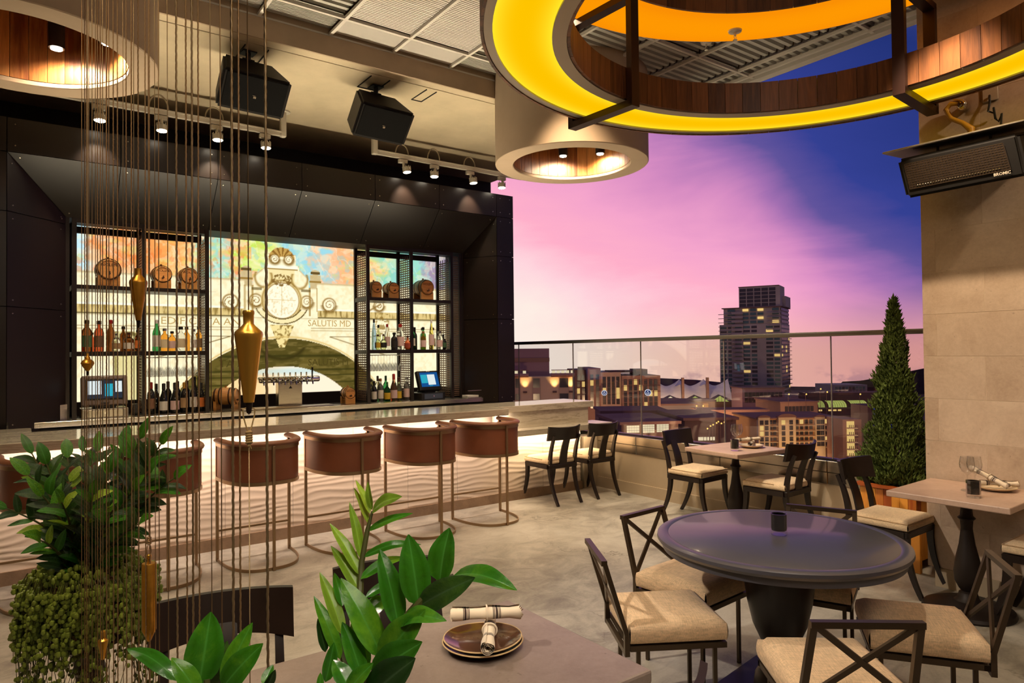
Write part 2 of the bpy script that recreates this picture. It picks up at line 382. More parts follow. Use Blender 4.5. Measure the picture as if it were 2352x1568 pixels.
M['steel'] = mat('brushed_steel', srgb(190, 182, 168), .27, metal=1., nz=(9, .86, 1.05), stretch=(.4, .4, 9), bump=(40, .06, .001))
M['dull_steel'] = mat('worn_steel', srgb(150, 142, 132), .4, metal=1.)
M['chrome'] = mat('polished_chrome', srgb(225, 222, 216), .1, metal=1.)
M['brass'] = mat('satin_brass', srgb(224, 172, 76), .30, metal=.9, nz=(8, .9, 1.05), stretch=(1, 1, .1), bump=(120, .05, .0005))
M['brass_dark'] = mat('aged_brass', srgb(206, 150, 58), .34, metal=.85, nz=(40, .8, 1.08))
M['bronze'] = mat('brushed_bronze', srgb(162, 136, 106), .33, metal=.9)
M['gunmetal'] = mat('bronze_coated_steel', srgb(74, 60, 46), .36, metal=.6)
M['leather'] = mat('brown_leather', srgb(128, 74, 50), .42, nz=(5, .88, 1.06), bump=(160, .12, .001), spec=.45)
M['leather_pad'] = mat('tan_leather_pad', srgb(126, 80, 54), .4, bump=(160, .1, .001), spec=.45)
M['cushion'] = fabric('beige_outdoor_canvas', srgb(226, 200, 164))
M['linen'] = fabric('beige_linen_weave', srgb(226, 194, 156), 300)
M['piping'] = fabric('beige_piping', srgb(186, 154, 116))
M['klismos'] = mat('espresso_stained_wood', srgb(30, 19, 15), .38, nz=(12, .8, 1.1), stretch=(3, 3, .6), spec=.5)
M['table_dark'] = mat('dark_metal_tabletop', srgb(76, 74, 82), .40, nz=(3, .92, 1.06), bump=(300, .06, .0005), spec=.6, coat=.35)
M['iron'] = mat('cast_iron_base', srgb(36, 27, 23), .5, metal=.3, bump=(180, .2, .001))
M['urn'] = mat('dark_turned_pedestal', srgb(36, 25, 21), .38, spec=.5)
M['quartzite'] = stone('striped_quartzite', srgb(188, 178, 156), srgb(212, 202, 180), 3, .10, False, (srgb(132, 116, 94), srgb(176, 162, 138)))
M['table_stone'] = stone('sandstone_tabletop', srgb(184, 152, 132), srgb(208, 178, 158), 5, .42)
M['front_stone'] = stone('grey_brown_stone_top', srgb(124, 108, 100), srgb(150, 134, 125), 5, .36)
M['wall_tile'] = stone('porcelain_stone_tile', srgb(174, 150, 128), srgb(208, 186, 164), 3.2, .40, True, None, .10)
M['grout'] = mat('light_grout', srgb(222, 202, 176), .9)
M['wave_tile'] = mat('carved_white_tile', srgb(226, 206, 184), .55, spec=.35)
M['bar_base'] = mat('rough_concrete_base', srgb(150, 124, 100), .85, nz=(9, .75, 1.1), bump=(60, .3, .004), spec=.2)
M['curb'] = mat('smooth_concrete', srgb(176, 158, 132), .7, nz=(1.6, .86, 1.06), bump=(50, .08, .002), spec=.3)
M['glass'] = thin_glass('balustrade_glass', (.955, .95, .945), 1.52, 1.5)
M['glass_edge'] = mat('polished_glass_edge', srgb(150, 140, 132), .3)
M['clear'] = thin_glass('drinking_glass', (.97, .97, .97), 1.5, 2.2)
M['drumwood'] = wood('teak_planks', srgb(120, 64, 28), srgb(206, 138, 72), 'z', 1., .4, .3)
M['ringwood'] = wood('walnut_planks', srgb(74, 40, 20), srgb(142, 88, 48), 'z', 1., .45, .3)
M['planterwood'] = wood('cedar_boards', srgb(156, 74, 26), srgb(220, 148, 56), 'z', 1., .4, .8)
M['barrel'] = wood('oak_staves', srgb(190, 122, 60), srgb(240, 184, 112), 'y', 1.4, .45, .2)
M['barrelhead'] = wood('oak_head', srgb(206, 130, 62), srgb(244, 178, 102), 'x', 1.2, .45, .1)
M['cradle'] = wood('pine_cradle', srgb(176, 110, 44), srgb(222, 160, 84), 'x', 1.0, .5, .2)
M['hoop'] = mat('dark_iron_hoop', srgb(70, 48, 38), .4, metal=.8)
M['walnut'] = wood('dark_turned_wood', srgb(38, 20, 12), srgb(78, 44, 26), 'z', 1., .4, .1)
M['white_metal'] = mat('white_powder_coat', srgb(222, 214, 198), .45)
M['flex'] = mat('grey_flexible_conduit', srgb(150, 136, 112), .5, metal=.5)
M['black_plastic'] = mat('black_plastic', srgb(24, 22, 22), .45, spec=.4)
M['speaker'] = mat('black_painted_cabinet', srgb(22, 18, 16), .5, bump=(260, .1, .001), spec=.35)
M['grille'] = mat('black_speaker_grille', srgb(7, 6, 6), .8, spec=.2)
M['grey_plastic'] = mat('warm_grey_plastic', srgb(112, 96, 90), .5)
M['ceramic'] = mat('brown_glazed_ceramic', srgb(92, 62, 44), .12, nz=(30, .8, 1.15), coat=.5)
M['ceramic_rim'] = mat('raw_cream_rim', srgb(206, 176, 130), .4)
M['white_ceramic'] = mat('cream_ceramic', srgb(226, 206, 172), .2, coat=.3)
M['votive'] = mat('smoked_black_glass', srgb(16, 13, 13), .12, coat=.6)
M['rope'] = mat('twisted_steel_rope', srgb(140, 120, 90), .38, metal=.7)
M['rope_bronze'] = mat('bronze_rope', srgb(146, 118, 84), .4, metal=.6)
M['soil'] = mat('dark_potting_soil', srgb(38, 26, 20), .95, bump=(60, .5, .01))
M['leaf'] = leafmat('glossy_green_leaf', srgb(44, 108, 18), srgb(112, 166, 36))
M['leaf_young'] = leafmat('yellow_green_leaf', srgb(112, 148, 38), srgb(176, 198, 66))
M['leaf_dark'] = leafmat('deep_green_leaf', srgb(26, 58, 22), srgb(72, 108, 36))
M['stem'] = mat('olive_stem', srgb(74, 76, 34), .5, nz=(20, .7, 1.1))
M['pearl'] = mat('succulent_pearl', srgb(118, 134, 52), .32, nz=(30, .6, 1.25), sub=.1)
M['needle'] = mat('cypress_scale_leaf', srgb(84, 98, 44), .65, nz=(9, .5, 1.5), spec=.2)
M['bark'] = mat('brown_bark', srgb(62, 44, 30), .9, bump=(50, .4, .01))
M['lamp'] = emission('lamp_face', (1, .86, .66), 30)
M['amber'] = emission('amber_diffuser', srgb(255, 214, 0), 1.15)
M['orange'] = emission('orange_diffuser', srgb(255, 156, 4), 1.0)
M['terra'] = mat('fired_clay', srgb(120, 84, 60), .8)
M['sprinkler'] = mat('white_sprinkler', srgb(216, 208, 190), .4)
M['paper'] = mat('white_paper', srgb(236, 226, 214), .8)
M['yellow_hose'] = mat('yellow_gas_hose', srgb(206, 150, 40), .45)
M['ivory'] = mat('ivory_plate', srgb(196, 176, 150), .4)
# ================================================================== THE SETTING
# floor slab and closed back of the room (behind the photographer)
tag(MB().box((-4, -4, -.2), (6.1, 8.7, 0)).build('floor', M['floor'], smooth=False), kind='structure')
tag(MB().box((-4, -4.1, 0), (5.2, -4, 4.45)).build('wall_back', M['plaster'], smooth=False), kind='structure')
tag(MB().box((-4.1, -4, 0), (-4, 8.7, 4.45)).build('wall_left', M['plaster'], smooth=False), kind='structure')

# main ceiling: ribbed metal deck over a white grid, with two columns of flat acoustic panels
ceil = struct('ceiling')
MB().box((-4, -4, 4.62), (6.25, 5.72, 4.75)).build('roof_slab', M['fascia'], ceil, False)
def deck_mesh():
    b = MB(); n = 14; p = 1.19/n; prof = []
    for i in range(n):
        y = i*p
        prof += [(y, 0), (y+p*.46, 0), (y+p*.56, .042), (y+p*.9, .042)]
    prof.append((1.19, 0)); vs_ = []; fs = []
    for x in (0, .585): vs_ += [(x, y, z) for y, z in prof]
    k = len(prof)
    for i in range(k-1): fs.append((i, i+1, k+i+1, k+i))
    b.add(vs_, fs); return b.mesh('deck_panel', M['deck'], False)
def cloud_mesh():
    b = MB(); n = 46
    b.box((0, 0, .004), (.585, 1.19, .02))
    for i in range(n): b.box((.004, .004+i*1.182/n, 0), (.581, .004+i*1.182/n+.017, .004))
    return b.mesh('acoustic_panel', M['cloud'], False)
dm, cmh = deck_mesh(), cloud_mesh()
GX = [2.244+.608*k for k in range(-8, 7)]; GY = [5.37-1.215*k for k in range(0, 8)]
for x in GX:
    if -3 < x < 6.2: MB().box((x-.014, -3.6, 4.45), (x+.014, 5.72, 4.475)).build('grid_bar', M['white_trim'], ceil, False)
for y in GY: MB().box((-3, y-.014, 4.4495), (6.15, y+.014, 4.474)).build('grid_bar', M['white_trim'], ceil, False)
for x in GX:
    if not (-2 < x < 6.0): continue
    for y in GY[1:7]+[GY[0]]:
        flat = 2.2 < x < 3.0 or abs(x-2.852) < .05
        o = inst('acoustic_panel' if flat else 'deck_panel', cmh if flat else dm, ceil, (x+.0115, y+.0125, 4.4775 if flat else 4.50))
        if x > 5.5: o.scale = ((6.14-x)/.6, 1, 1)
        if y == GY[0]: o.scale = (1, (5.715-y-.03)/1.19, 1)
MB().box((6.15, -4, 4.43), (6.25, 8.6, 4.62)).build('edge_beam', M['white_trim'], ceil, False)
MB().box((6.06, -4, 4.44), (6.09, 5.72, 4.47)).build('edge_bar', M['white_trim'], ceil, False)

# lower plaster soffit over the bar, with a slot reveal
sof = struct('ceiling_soffit')
MB().box((-4, 5.72, 4.271), (5.92, 5.735, 4.62)).build('fascia', M['fascia'], sof, False)
MB().box((-4, 5.735, 4.27), (5.92, 5.848, 4.44)).build('soffit_strip', M['plaster'], sof, False)
MB().box((-4, 5.845, 4.285), (5.92, 5.865, 4.44)).build('slot_bar', M['white_trim'], sof, False)
MB().box((-4, 5.862, 4.27), (5.92, 8.7, 4.44)).build('soffit_slab', M['plaster'], sof, False)
MB().box((-4, 5.715, 4.445), (5.92, 5.722, 4.46)).build('fascia_bead', M['white_trim'], sof, False)
for (x0, x1) in ((3.30, 3.42), (1.57, 1.77), (2.71, 2.91)):
    b = MB(); y0, y1 = 5.9, 6.22
    for p, q in (((x0, y0), (x0+.008, y1)), ((x1-.008, y0), (x1, y1)), ((x0, y1-.008), (x1, y1))): b.box((p[0], p[1], 4.262), (q[0], q[1], 4.275))
    b.build('access_panel_edge', M['black_paint'], sof, False)
# dark wall above the bar canopy, with a brown sill strip
wb = struct('wall_bar_upper')
MB().box((-4, 8.6, 0), (5.92, 8.7, 4.27)).build('dark_wall', M['black_paint'], wb, False)
MB().box((-4, 8.55, 3.8), (5.55, 8.6, 4.02)).build('sill_strip', M['dark_steel'], wb, False)

# ---- black panelled canopy framing the back bar
por = struct('wall_bar')
SX = [-.043+.8827*k for k in range(-2, 7)]
b = MB()
b.prism([(5.515, 7.53, 0), (5.515, 8.6, 0), (5.04, 8.6, 0), (5.04, 7.97, 0), (5.285, 7.53, 0)], (0, 0, 3.78))
b.prism([(-1.8, 7.53, 0), (-.07, 7.53, 0), (.385, 7.97, 0), (.385, 8.6, 0), (-1.8, 8.6, 0)], (0, 0, 3.78))
b.prism([(-1.8, 7.53, 3.52), (-1.8, 7.98, 3.06), (-1.8, 8.6, 3.06), (-1.8, 8.6, 3.78), (-1.8, 7.53, 3.78)], (7.31, 0, 0))
b.build('canopy_core', M['black_paint'], por, False)
b = MB()
for x in (-1.8, 5.0): pass
def panel(pts, n, inset=True):
    """A thin panel (4 corners, counter-clockwise seen from the room) with rivet heads near its corners."""
    pts = [V(p) for p in pts]; c = sum(pts, V())/len(pts); nrm = V(n).normalized()
    sh = []
    for i, p in enumerate(pts):
        a = (pts[i-1]-p).normalized(); q = (pts[(i+1) % len(pts)]-p).normalized(); sh.append(p+(a+q)*.0035)
    o = MB().prism([p-nrm*.014 for p in sh], nrm*.014).build('panel', M['black_panel'], por, False)
    b = MB()
    for i, p in enumerate(pts):
        a = (pts[i-1]-p).normalized(); q = (pts[(i+1) % len(pts)]-p).normalized(); s = p+a*.06+q*.06
        b.cyl(s-nrm*.002, s+nrm*.004, .0085, .006, 8)
    r = b.build('rivet', M['steel'], o); r['kind'] = 'stuff'
for i in range(len(SX)-1):
    panel([(SX[i], 7.5, 3.49), (SX[i+1], 7.5, 3.49), (SX[i+1], 7.5, 3.80), (SX[i], 7.5, 3.80)], (0, -1, 0))
    if i >= 2:
        x0, x1 = SX[i], SX[i+1]; f0 = x0 if i > 2 else .42; f1 = x1 if i < len(SX)-2 else 5.0
        e0 = x0 if i > 2 else .42
        panel([(e0 if i > 2 else .42, 7.95, 3.03), (f1, 7.95, 3.03), (x1, 7.5, 3.49), (x0, 7.5, 3.49)], (0, -.71, -.70))
panel([(5.253, 7.5, 3.49), (5.53, 7.5, 3.49), (5.53, 7.5, 3.80), (5.253, 7.5, 3.80)], (0, -1, 0))
zs = [0, 1.0, 2.113, 2.96]
for i in range(4):
    z0 = zs[i]; z1 = zs[i+1] if i < 3 else 3.49; zi = z1 if i < 3 else 3.03
    panel([(5.253, 7.5, z0), (5.53, 7.5, z0), (5.53, 7.5, z1), (5.253, 7.5, z1)], (0, -1, 0))
    for k in (0, 1): panel([(SX[k], 7.5, z0), (SX[k+1], 7.5, z0), (SX[k+1], 7.5, z1), (SX[k], 7.5, z1)], (0, -1, 0))
    panel([(5.0, 7.95, z0), (5.253, 7.5, z0), (5.253, 7.5, z1), (5.0, 7.95, zi)], (-.87, -.49, 0))
    panel([(-.043, 7.5, z0), (.42, 7.95, z0), (.42, 7.95, zi), (-.043, 7.5, z1)], (.70, -.71, 0))
    panel([(5.53, 7.5, z0), (5.53, 8.58, z0), (5.53, 8.58, z1), (5.53, 7.5, z1)], (1, 0, 0))
panel([(5.53, 7.5, 3.49), (5.53, 8.58, 3.49), (5.53, 8.58, 3.8), (5.53, 7.5, 3.8)], (1, 0, 0))
MB().box((.42, 7.95, 3.03), (5.0, 8.5, 3.06)).build('header_board', M['black_paint'], por, False)
MB().box((.385, 7.955, 0), (.45, 8.5, 3.04)).build('side_post', M['dark_steel'], por, False)
MB().box((4.985, 7.955, 0), (5.035, 8.5, 3.04)).build('side_post', M['dark_steel'], por, False)

# ---- parapet with steel flashing and glass balustrade
par = struct('wall_parapet')
MB().box((5.85, -2, 0), (6.05, 8.6, .46)).build('concrete_curb', M['curb'], par, False)
MB().box((5.825, -2, 0), (5.852, 8.6, .125)).build('kick_band', M['curb'], par, False)
MB().box((5.62, 6.22, 0), (5.85, 6.45, .62)).build('end_block', M['curb'], par, False)
JY = [2.07, 3.262, 4.406, 5.565, 6.761, 7.95, 8.59]
for i in range(len(JY)-1):
    y0, y1 = JY[i]+.002, JY[i+1]-.002
    MB().rbox((5.835, y0, .565), (6.06, y1, .664), .004, 1).build('flashing_panel', M['steel'], par, False)
    MB().rbox((5.841, y0, .458), (6.06, y1, .563), .004, 1).build('flashing_panel', M['steel'], par, False)
    o = MB().box((5.93, y0+.002, .64), (5.942, y1-.002, 1.775)).build('glass_pane', M['glass'], par, False)
    MB().box((5.9285, y1-.003, .64), (5.9435, y1+.003, 1.775)).build('glass_edge', M['glass_edge'], par, False)
MB().rbox((5.905, -1.5, 1.772), (5.965, 8.59, 1.814), .006, 2).build('hand_rail', M['dull_steel'], par)
MB().box((5.90, -1.5, .655), (5.97, 8.59, .675)).build('glazing_channel', M['dark_steel'], par, False)

# ---- stone pier on the right, built tile by tile
pier = struct('wall_right')
MB().box((5.2018, -3, .13), (5.70, 2.17, 4.45)).build('pier_core', M['grout'], pier, False)
MB().box((5.19, -3, 0), (5.70, 2.13, .13)).build('plinth', M['curb'], pier, False)
for k in range(-3, 12):
    z0 = 1.010+.2935*k; z1 = min(z0+.2935, 4.45); off = 2.09 if k % 2 == (0) else 1.80
    ys = [2.18]+[off-.588*j for j in range(5)]
    for j in range(len(ys)-1):
        MB().rbox((5.2, ys[j+1]+.0009, z0+.0009), (5.2135, ys[j]-.0009, z1-.0009), .0007, 1).build('tile', M['wall_tile'], pier, False)
    MB().box((5.2135, 2.17, z0+.0015), (5.70, 2.18, z1-.0015)).build('tile', M['wall_tile'], pier, False)
    MB().box((5.2, -3, z0+.0015), (5.2135, ys[-1]-.0015, z1-.0015)).build('tile', M['wall_tile'], pier, False)

# ================================================================== BAR
bar_ = thing('bar_counter', 'long bar front of pale wave-carved tiles on a rough concrete base', 'counter', (2.2, 6.4, 0))
def loc(o, p=V((2.2, 6.4, 0))): o.location = -p; return o
loc(MB().box((-1.4, 6.235, .1), (5.555, 6.55, .985)).build('carcass', M['black_paint'], bar_, False))
loc(MB().box((-1.4, 6.2, 0), (5.575, 6.55, .1)).build('base', M['bar_base'], bar_, False))
seams = [.311-.5835*k for k in (3, 2, 1)]+[.311+.5835*k for k in range(10)]
def wave(x, z):
    ph = 2*pi*z/.052+2.3*sin(x*2.9+z*8)+1.7*sin(x*6.3-z*13+1.3)+1.1*sin(x*11.7+z*19+2.2)+.8*sin(x*1.7+z*31)
    return .0062*(1-abs(sin(ph/2)))**1.5*(.65+.45*sin(x*3.3+z*7)**2)
for a_, b_ in zip(seams, seams[1:]):
    x0, x1 = a_+.001, min(b_-.001, 5.56); nu, nv = 22, 84
    g = MB().grid(lambda u, v: (x0+u*(x1-x0), 6.222-wave(x0+u*(x1-x0), .1+v*.885), .1+v*.885), nu, nv)
    loc(g.build('tile', M['wave_tile'], bar_, True, 80))
# stone tops: long overhang where the stools stand, set-back upper top and lower counter at the right end
bt = thing('bar_worktop', 'striped grey-beige quartzite bar top with overhang above the stools', 'counter', (2.2, 6.2, 1.0))
def loc2(o, p=V((2.2, 6.2, 1.0))): o.location = -p; return o
b = MB()
b.rbox((-1.5, 5.81, 1.0), (4.2, 6.6, 1.07), .005, 2)
loc2(b.build('overhang_slab', M['quartzite'], bt, False))
loc2(MB().rbox((4.2, 6.05, 1.0), (5.63, 6.6, 1.07), .005, 2).build('upper_slab', M['quartzite'], bt, False))
loc2(MB().rbox((4.2, 6.07, .82), (5.56, 6.12, 1.0), .002, 1).build('riser_slab', M['quartzite'], bt, False))
loc2(MB().rbox((-1.5, 6.6, 1.0), (.125, 7.0, 1.07), .005, 2).build('return_slab', M['quartzite'], bt, False))
lc = MB().rbox((4.2, 5.87, .755), (5.765, 6.215, .82), .005, 2).build('low_counter', M['quartzite'], smooth=False)
tag(lc, 'lower quartzite counter at the bar end in front of two dark chairs', 'counter')

# stainless back bar
bb = thing('back_bar_counter', 'stainless steel back bar counter with sink ledge under the lit mural', 'counter', (2.5, 7.9, 0))
def loc3(o, p=V((2.5, 7.9, 0))): o.location = -p; return o
loc3(MB().rbox((-.02, 7.70, 1.0), (5.2, 7.96, 1.055), .004, 1).build('front_ledge', M['steel'], bb, False))
loc3(MB().box((.455, 7.9605, 1.03), (4.98, 8.39, 1.05)).build('work_surface', M['dark_steel'], bb, False))
loc3(MB().box((-.02, 7.74, .05), (5.15, 7.95, .985)).build('cabinet_front', M['black_paint'], bb, False))
loc3(MB().prism([(-.03, 7.68, 1.055), (.43, 7.935, 1.055), (.43, 7.935, 1.2), (-.03, 7.68, 1.175)], (-.012, .02, 0)).build('splash_plate', M['steel'], bb, False))
loc3(MB().prism([(-.03, 7.68, 1.0), (-.03, 7.45, 1.0), (-.03, 7.45, 1.06), (-.03, 7.68, 1.175)], (-.012, 0, 0)).build('end_plate', M['steel'], bb, False))
b = MB(); b.rbox((2.02, 7.72, 1.052), (3.05, 7.9, 1.075), .008, 2); loc3(b.build('drain_tray', M['steel'], bb))
b = MB(); b.box((4.92, 7.72, 1.056), (5.2, 7.74, 1.066)); b.box((5.18, 7.72, 1.056), (5.2, 7.74, 1.16)); b.box((4.92, 7.72, 1.150), (5.2, 7.74, 1.16)); 
loc3(b.build('tray_frame', M['steel'], bb, False))
tag(MB().rbox((4.93, 7.76, 1.056), (5.15, 7.9, 1.09), .003, 1).build('paper_stack', M['paper'], smooth=False), 'stack of white paper on the right end of the steel back bar', 'paper')

# ---- backlit mural (printed panel, painted in its own plane)
def vnoise(x, z, sc, seed):
    rs = np.random.RandomState(seed); g = rs.rand(64, 64)
    a = (x*sc) % 63; c = (z*sc) % 63; i = a.astype(int); j = c.astype(int); fx = a-i; fz = c-j
    fx = fx*fx*(3-2*fx); fz = fz*fz*(3-2*fz)
    return (g[i, j]*(1-fx)+g[i+1, j]*fx)*(1-fz)+(g[i, j+1]*(1-fx)+g[i+1, j+1]*fx)*fz
def fbm(x, z, sc, seed, o=4):
    r = 0; a = .5
    for k in range(o): r = r+a*vnoise(x+k*3.1, z+k*1.7, sc*2**k, seed+k); a *= .5
    return r/(1-.5**o)
def sstep(a, b, x):
    q = np.clip((x-a)/(b-a), 0, 1); return q*q*(3-2*q)
def paint(X, Z):
    n = X.shape; C = np.zeros(n+(3,))
    def over(m, c, k=1.0):
        m = np.clip(m, 0, 1)[..., None]*k; C[...] = C*(1-m)+np.array(c)*m
    f1 = fbm(X, Z, 5, 3); f2 = fbm(X, Z, 22, 9); f3 = fbm(X+f1*.3, Z*1.3, 7, 21)
    C[...] = np.array((1.0, .955, .80)); over(sstep(.45, .75, f2), (.93, .84, .62), .45); over(sstep(.6, .8, f1), (.86, .78, .55), .35)
    # painted sky behind the building
    XC = 2.662; dx = np.abs(X-XC)
    roof = np.where(dx < .09, 2.97, np.where(dx < .17, 2.90, np.where(dx < .21, 2.76, np.where(dx < .335, 2.72-(dx-.21)*.9, np.where(dx < .44, 2.50, 2.56)))))
    urn = (np.abs(dx-.42) < .065) & (Z < 2.66) | (((dx-.42)/.055)**2+((Z-2.69)/.035)**2 < 1)
    sky = (Z > roof) & ~urn
    pal = [(-1, (.80, .90, .93)), (.55, (.78, .92, .95)), (.8, (.97, .72, .52)), (1.1, (.98, .60, .32)), (1.35, (.98, .66, .36)), (1.6, (.99, .83, .58)), (1.9, (.62, .86, .80)), (2.1, (.97, .74, .56)), (2.3, (.78, .90, .36)), (2.5, (.92, .93, .62)), (2.8, (.66, .86, .86)), (3.0, (.60, .84, .90)), (3.25, (.97, .78, .62)), (3.55, (.96, .70, .48)), (3.8, (.93, .84, .56)), (4.1, (.56, .84, .74)), (4.5, (.62, .86, .80)), (4.75, (.64, .56, .66)), (5.5, (.6, .6, .65))]
    xs_ = X+(f3-.5)*.9; S = np.stack([np.interp(xs_, [p for p, _ in pal], [c[k] for _, c in pal]) for k in range(3)], -1)
    C[sky] = S[sky]
    k = sstep(.54, .60, fbm(X*1.6, Z*2, 6, 40)); over(k*sky, (1, .95, .80), .35)
    k = sstep(.6, .64, fbm(X*2, Z*1.5, 8, 55)); over(k*sky*(X < 2.3), (.97, .46, .20), .38); over(k*sky*(X >= 2.3), (.56, .80, .84), .38)
    k = sstep(.62, .66, fbm(X+2, Z*2, 9, 77)); over(k*sky, (.80, .88, .40), .28)
    wh = np.abs(((X*3+Z*2+f1*.8) % 1)-.5); over((wh < .02)*sky, (1, 1, .95), .3)
    # edge shade along the roofline and weather streaks
    over(sstep(.03, 0, roof-Z)*(~sky), (.62, .50, .28), .5)
    SH = (.60, .46, .20); DK = (.34, .27, .11); HI = (1.0, .98, .88)
    # cornice and entablature lines
    cor = dx > .45
    band = (Z < 2.215) & (Z > 2.135) & cor; over(band, (.84, .72, .42), .75); over(band*sstep(.45, .7, fbm(X*3, Z*.6, 16, 5)), (.48, .38, .16), .7)
    over(((Z < 2.235) & (Z > 2.215) & cor), HI); over(((Z < 2.135) & (Z > 2.12) & cor), (.42, .36, .2), .9)
    over(((Z < 2.12) & (Z > 2.085))*sstep(.2, 1, np.clip((Z-2.085)/.035, 0, 1)), (.62, .56, .36), .5*1)
    for zz in (1.992, 1.962): over(np.exp(-((Z-zz)/.004)**2)*(dx > .36), (.55, .46, .26), .8)
    over(np.exp(-((Z-2.40)/.003)**2)*(X < 1.9), (.5, .42, .26), .5)
    # central pediment and cartouche
    over((dx < .20) & (Z < 2.76) & (Z > 2.72), HI); over((dx < .20) & (Z < 2.72) & (Z > 2.70), SH, .8)
    over((dx < .16) & (Z < 2.70) & (Z > 2.47), (.95, .87, .62), .8)
    # shell crest
    rr = np.hypot(X-XC, (Z-2.83)*1.1); aa = np.arctan2(Z-2.83, X-XC)
    sh = (rr < .16) & (rr > .04) & (Z > 2.83); over(sh, (.78, .62, .32)); over(sh*(np.cos(aa*13) > .2), (.50, .34, .12), .8)
    def scroll(cx, cz, r, fl=1):
        q = np.hypot(X-cx, Z-cz); th = np.arctan2(Z-cz, (X-cx)*fl)
        m = q < r; over(m, (.99, .95, .80)); sp = np.abs(((q/r*2.0+th/(2*pi)) % 1)-.5)
        over(m*(sp < .12), (.55, .40, .16), .9); over(np.exp(-((q-r)/.010)**2), (.52, .38, .15), .75)
        over(np.exp(-((q-r*1.15)/.018)**2)*(Z < cz), (.45, .33, .12), .5)
    for sx in (-1, 1):
        scroll(XC+sx*.085, 2.83, .055, sx); scroll(XC+sx*.31, 2.318, .075, sx); scroll(XC+sx*.60, 2.29, .085, sx)
        u = np.hypot((X-XC-sx*.22)/.10, (Z-2.60)/.12); over(np.exp(-((u-1)/.14)**2)*(Z < 2.66), SH, .8)
        over((np.abs(X-XC-sx*.42) < .075) & (Z < 2.585) & (Z > 2.565), SH, .9); over((np.abs(X-XC-sx*.42) < .06) & (Z < 2.70) & (Z > 2.672), (.36, .27, .12), .9)
        e = sx*(X-XC); over(((e > .335) & (e < .36) & (Z < 2.50) & (Z > 2.14)), SH, .65); over(((e > .43) & (e < .45) & (Z < 2.50) & (Z > 2.2)), SH, .5)
        over(((e > .24) & (e < .36) & (Z < 2.475) & (Z > 2.445)), DK, .6)
        # spandrel triangles
        for z_, e0, e1 in ((1.885, .60, 1.30),): over(np.exp(-((Z-z_)/.0045)**2)*((e > e0) & (e < e1)), (.45, .36, .18), .9)
        over(np.exp(-((Z-(1.885-(e-.60)*.31))/.006)**2)*((e > .60) & (e < 1.4)), (.45, .36, .18), .9)
        over(((np.abs(e-1.05) < .02) & (np.abs(Z-1.83) < .018)), (.4, .3, .15))
    med = np.hypot((X-XC)/.20, (Z-2.325)/.21)
    over(sstep(1.35, 1.2, med)*(Z < 2.5), (.93, .84, .58), .8); over(np.exp(-((med-1.18)/.05)**2), SH, .75); over(med < 1.08, (1, .97, .86)); over(np.exp(-((med-1.05)/.035)**2), (.62, .47, .2), .85)
    over((med < .9)*sstep(.50, .72, fbm(X, Z, 46, 90)), (.82, .70, .44), .45)
    over(((np.abs(X-XC) < .004) | (np.abs(Z-2.33) < .004))*(med < .85), (.8, .68, .42), .6)
    # mask above the medallion
    mk = np.hypot((X-XC)/.13, (Z-2.575)/.075); over((mk < 1)*sstep(.42, .6, fbm(X*1.2, Z, 40, 12)), (.46, .33, .12), .85)
    # swag and pendant drop
    sw = np.abs(np.hypot((X-XC)/1.15, (Z-2.33))-.26); over((sw < .03)*(Z < 2.2), (.97, .9, .68)); over((np.abs(sw-.03) < .007)*(Z < 2.22), DK, .8)
    dr = (dx < .15-(2.03-Z)*.42) & (Z < 2.03) & (Z > 1.755); over(dr, (.95, .87, .60)); over(dr*sstep(.5, .62, fbm(X, Z, 34, 60)), (.50, .38, .15), .8)
    # great arch: shaded intrados, sunlit opening
    yo = 1.86-(1.5-np.sqrt(np.clip(1.5**2-(X-2.70)**2, 0, None))); inside = (Z < yo) & (dx < 1.35) & ~dr
    over(np.exp(-((Z-yo-.02)/.012)**2)*(dx < 1.3), (.86, .74, .45), .9)
    over(inside, (.40, .345, .15)); over(inside*sstep(.45, .7, f1), (.30, .265, .10), .7); over(inside*sstep(.5, .7, fbm(X*.6, Z*3, 12, 31)), (.52, .45, .24), .6)
    for zz, t_ in ((1.645, .018), (1.47, .012), (1.40, .008), (1.31, .01)): over(inside*np.exp(-((Z-zz)/t_)**2), (.20, .19, .06), .8)
    over(inside*np.exp(-((np.hypot((X-XC)/1.15, Z-1.88)-.27)/.02)**2)*(Z < 1.75), (.22, .19, .07), .8)
    yi = 1.52-(1.1-np.sqrt(np.clip(1.1**2-(X-2.68)**2, 0, None))); op = (Z < yi) & (np.abs(X-2.68) < 1.0)
    over(op, (1, .93, .82)); over(op*sstep(2.8, 2.35, X), (1.0, .80, .52), .7); over(op*np.exp(-((Z-1.46)/.05)**2), (.70, .86, .90), .6)
    # column with capital in the left bays
    colm = np.abs(X-1.02) < .13; over(colm*(Z < 1.93), (.82, .76, .46), .6); over((np.abs(X-1.02) < .16)*(Z < 1.93)*(Z > 1.66)*sstep(.42, .6, fbm(X, Z, 30, 44)), (.42, .37, .16), .85)
    over((np.abs(np.abs(X-1.02)-.13) < .012)*(Z < 1.66), (.5, .44, .2), .7)
    # scroll bracket and pilaster at the right bays
    scroll(3.95, 2.30, .07, -1); over(np.exp(-((Z-(2.20+(X-3.75)*.55))/.014)**2)*((X > 3.72) & (X < 3.98)), (.55, .42, .2), .8)
    over((np.abs(X-4.0) < .10)*(Z < 2.2)*(Z > 1.75)*sstep(.45, .6, fbm(X, Z, 30, 66)), (.56, .44, .2), .75)
    # dark ground behind the counter
    over(Z < 1.19, (.05, .03, .02))
    return np.clip(C, 0, 1)
mur = thing('mural', 'backlit photographic mural of an ornate stone arch behind the bar shelves', 'mural', (2.72, 8.42, 2.1))
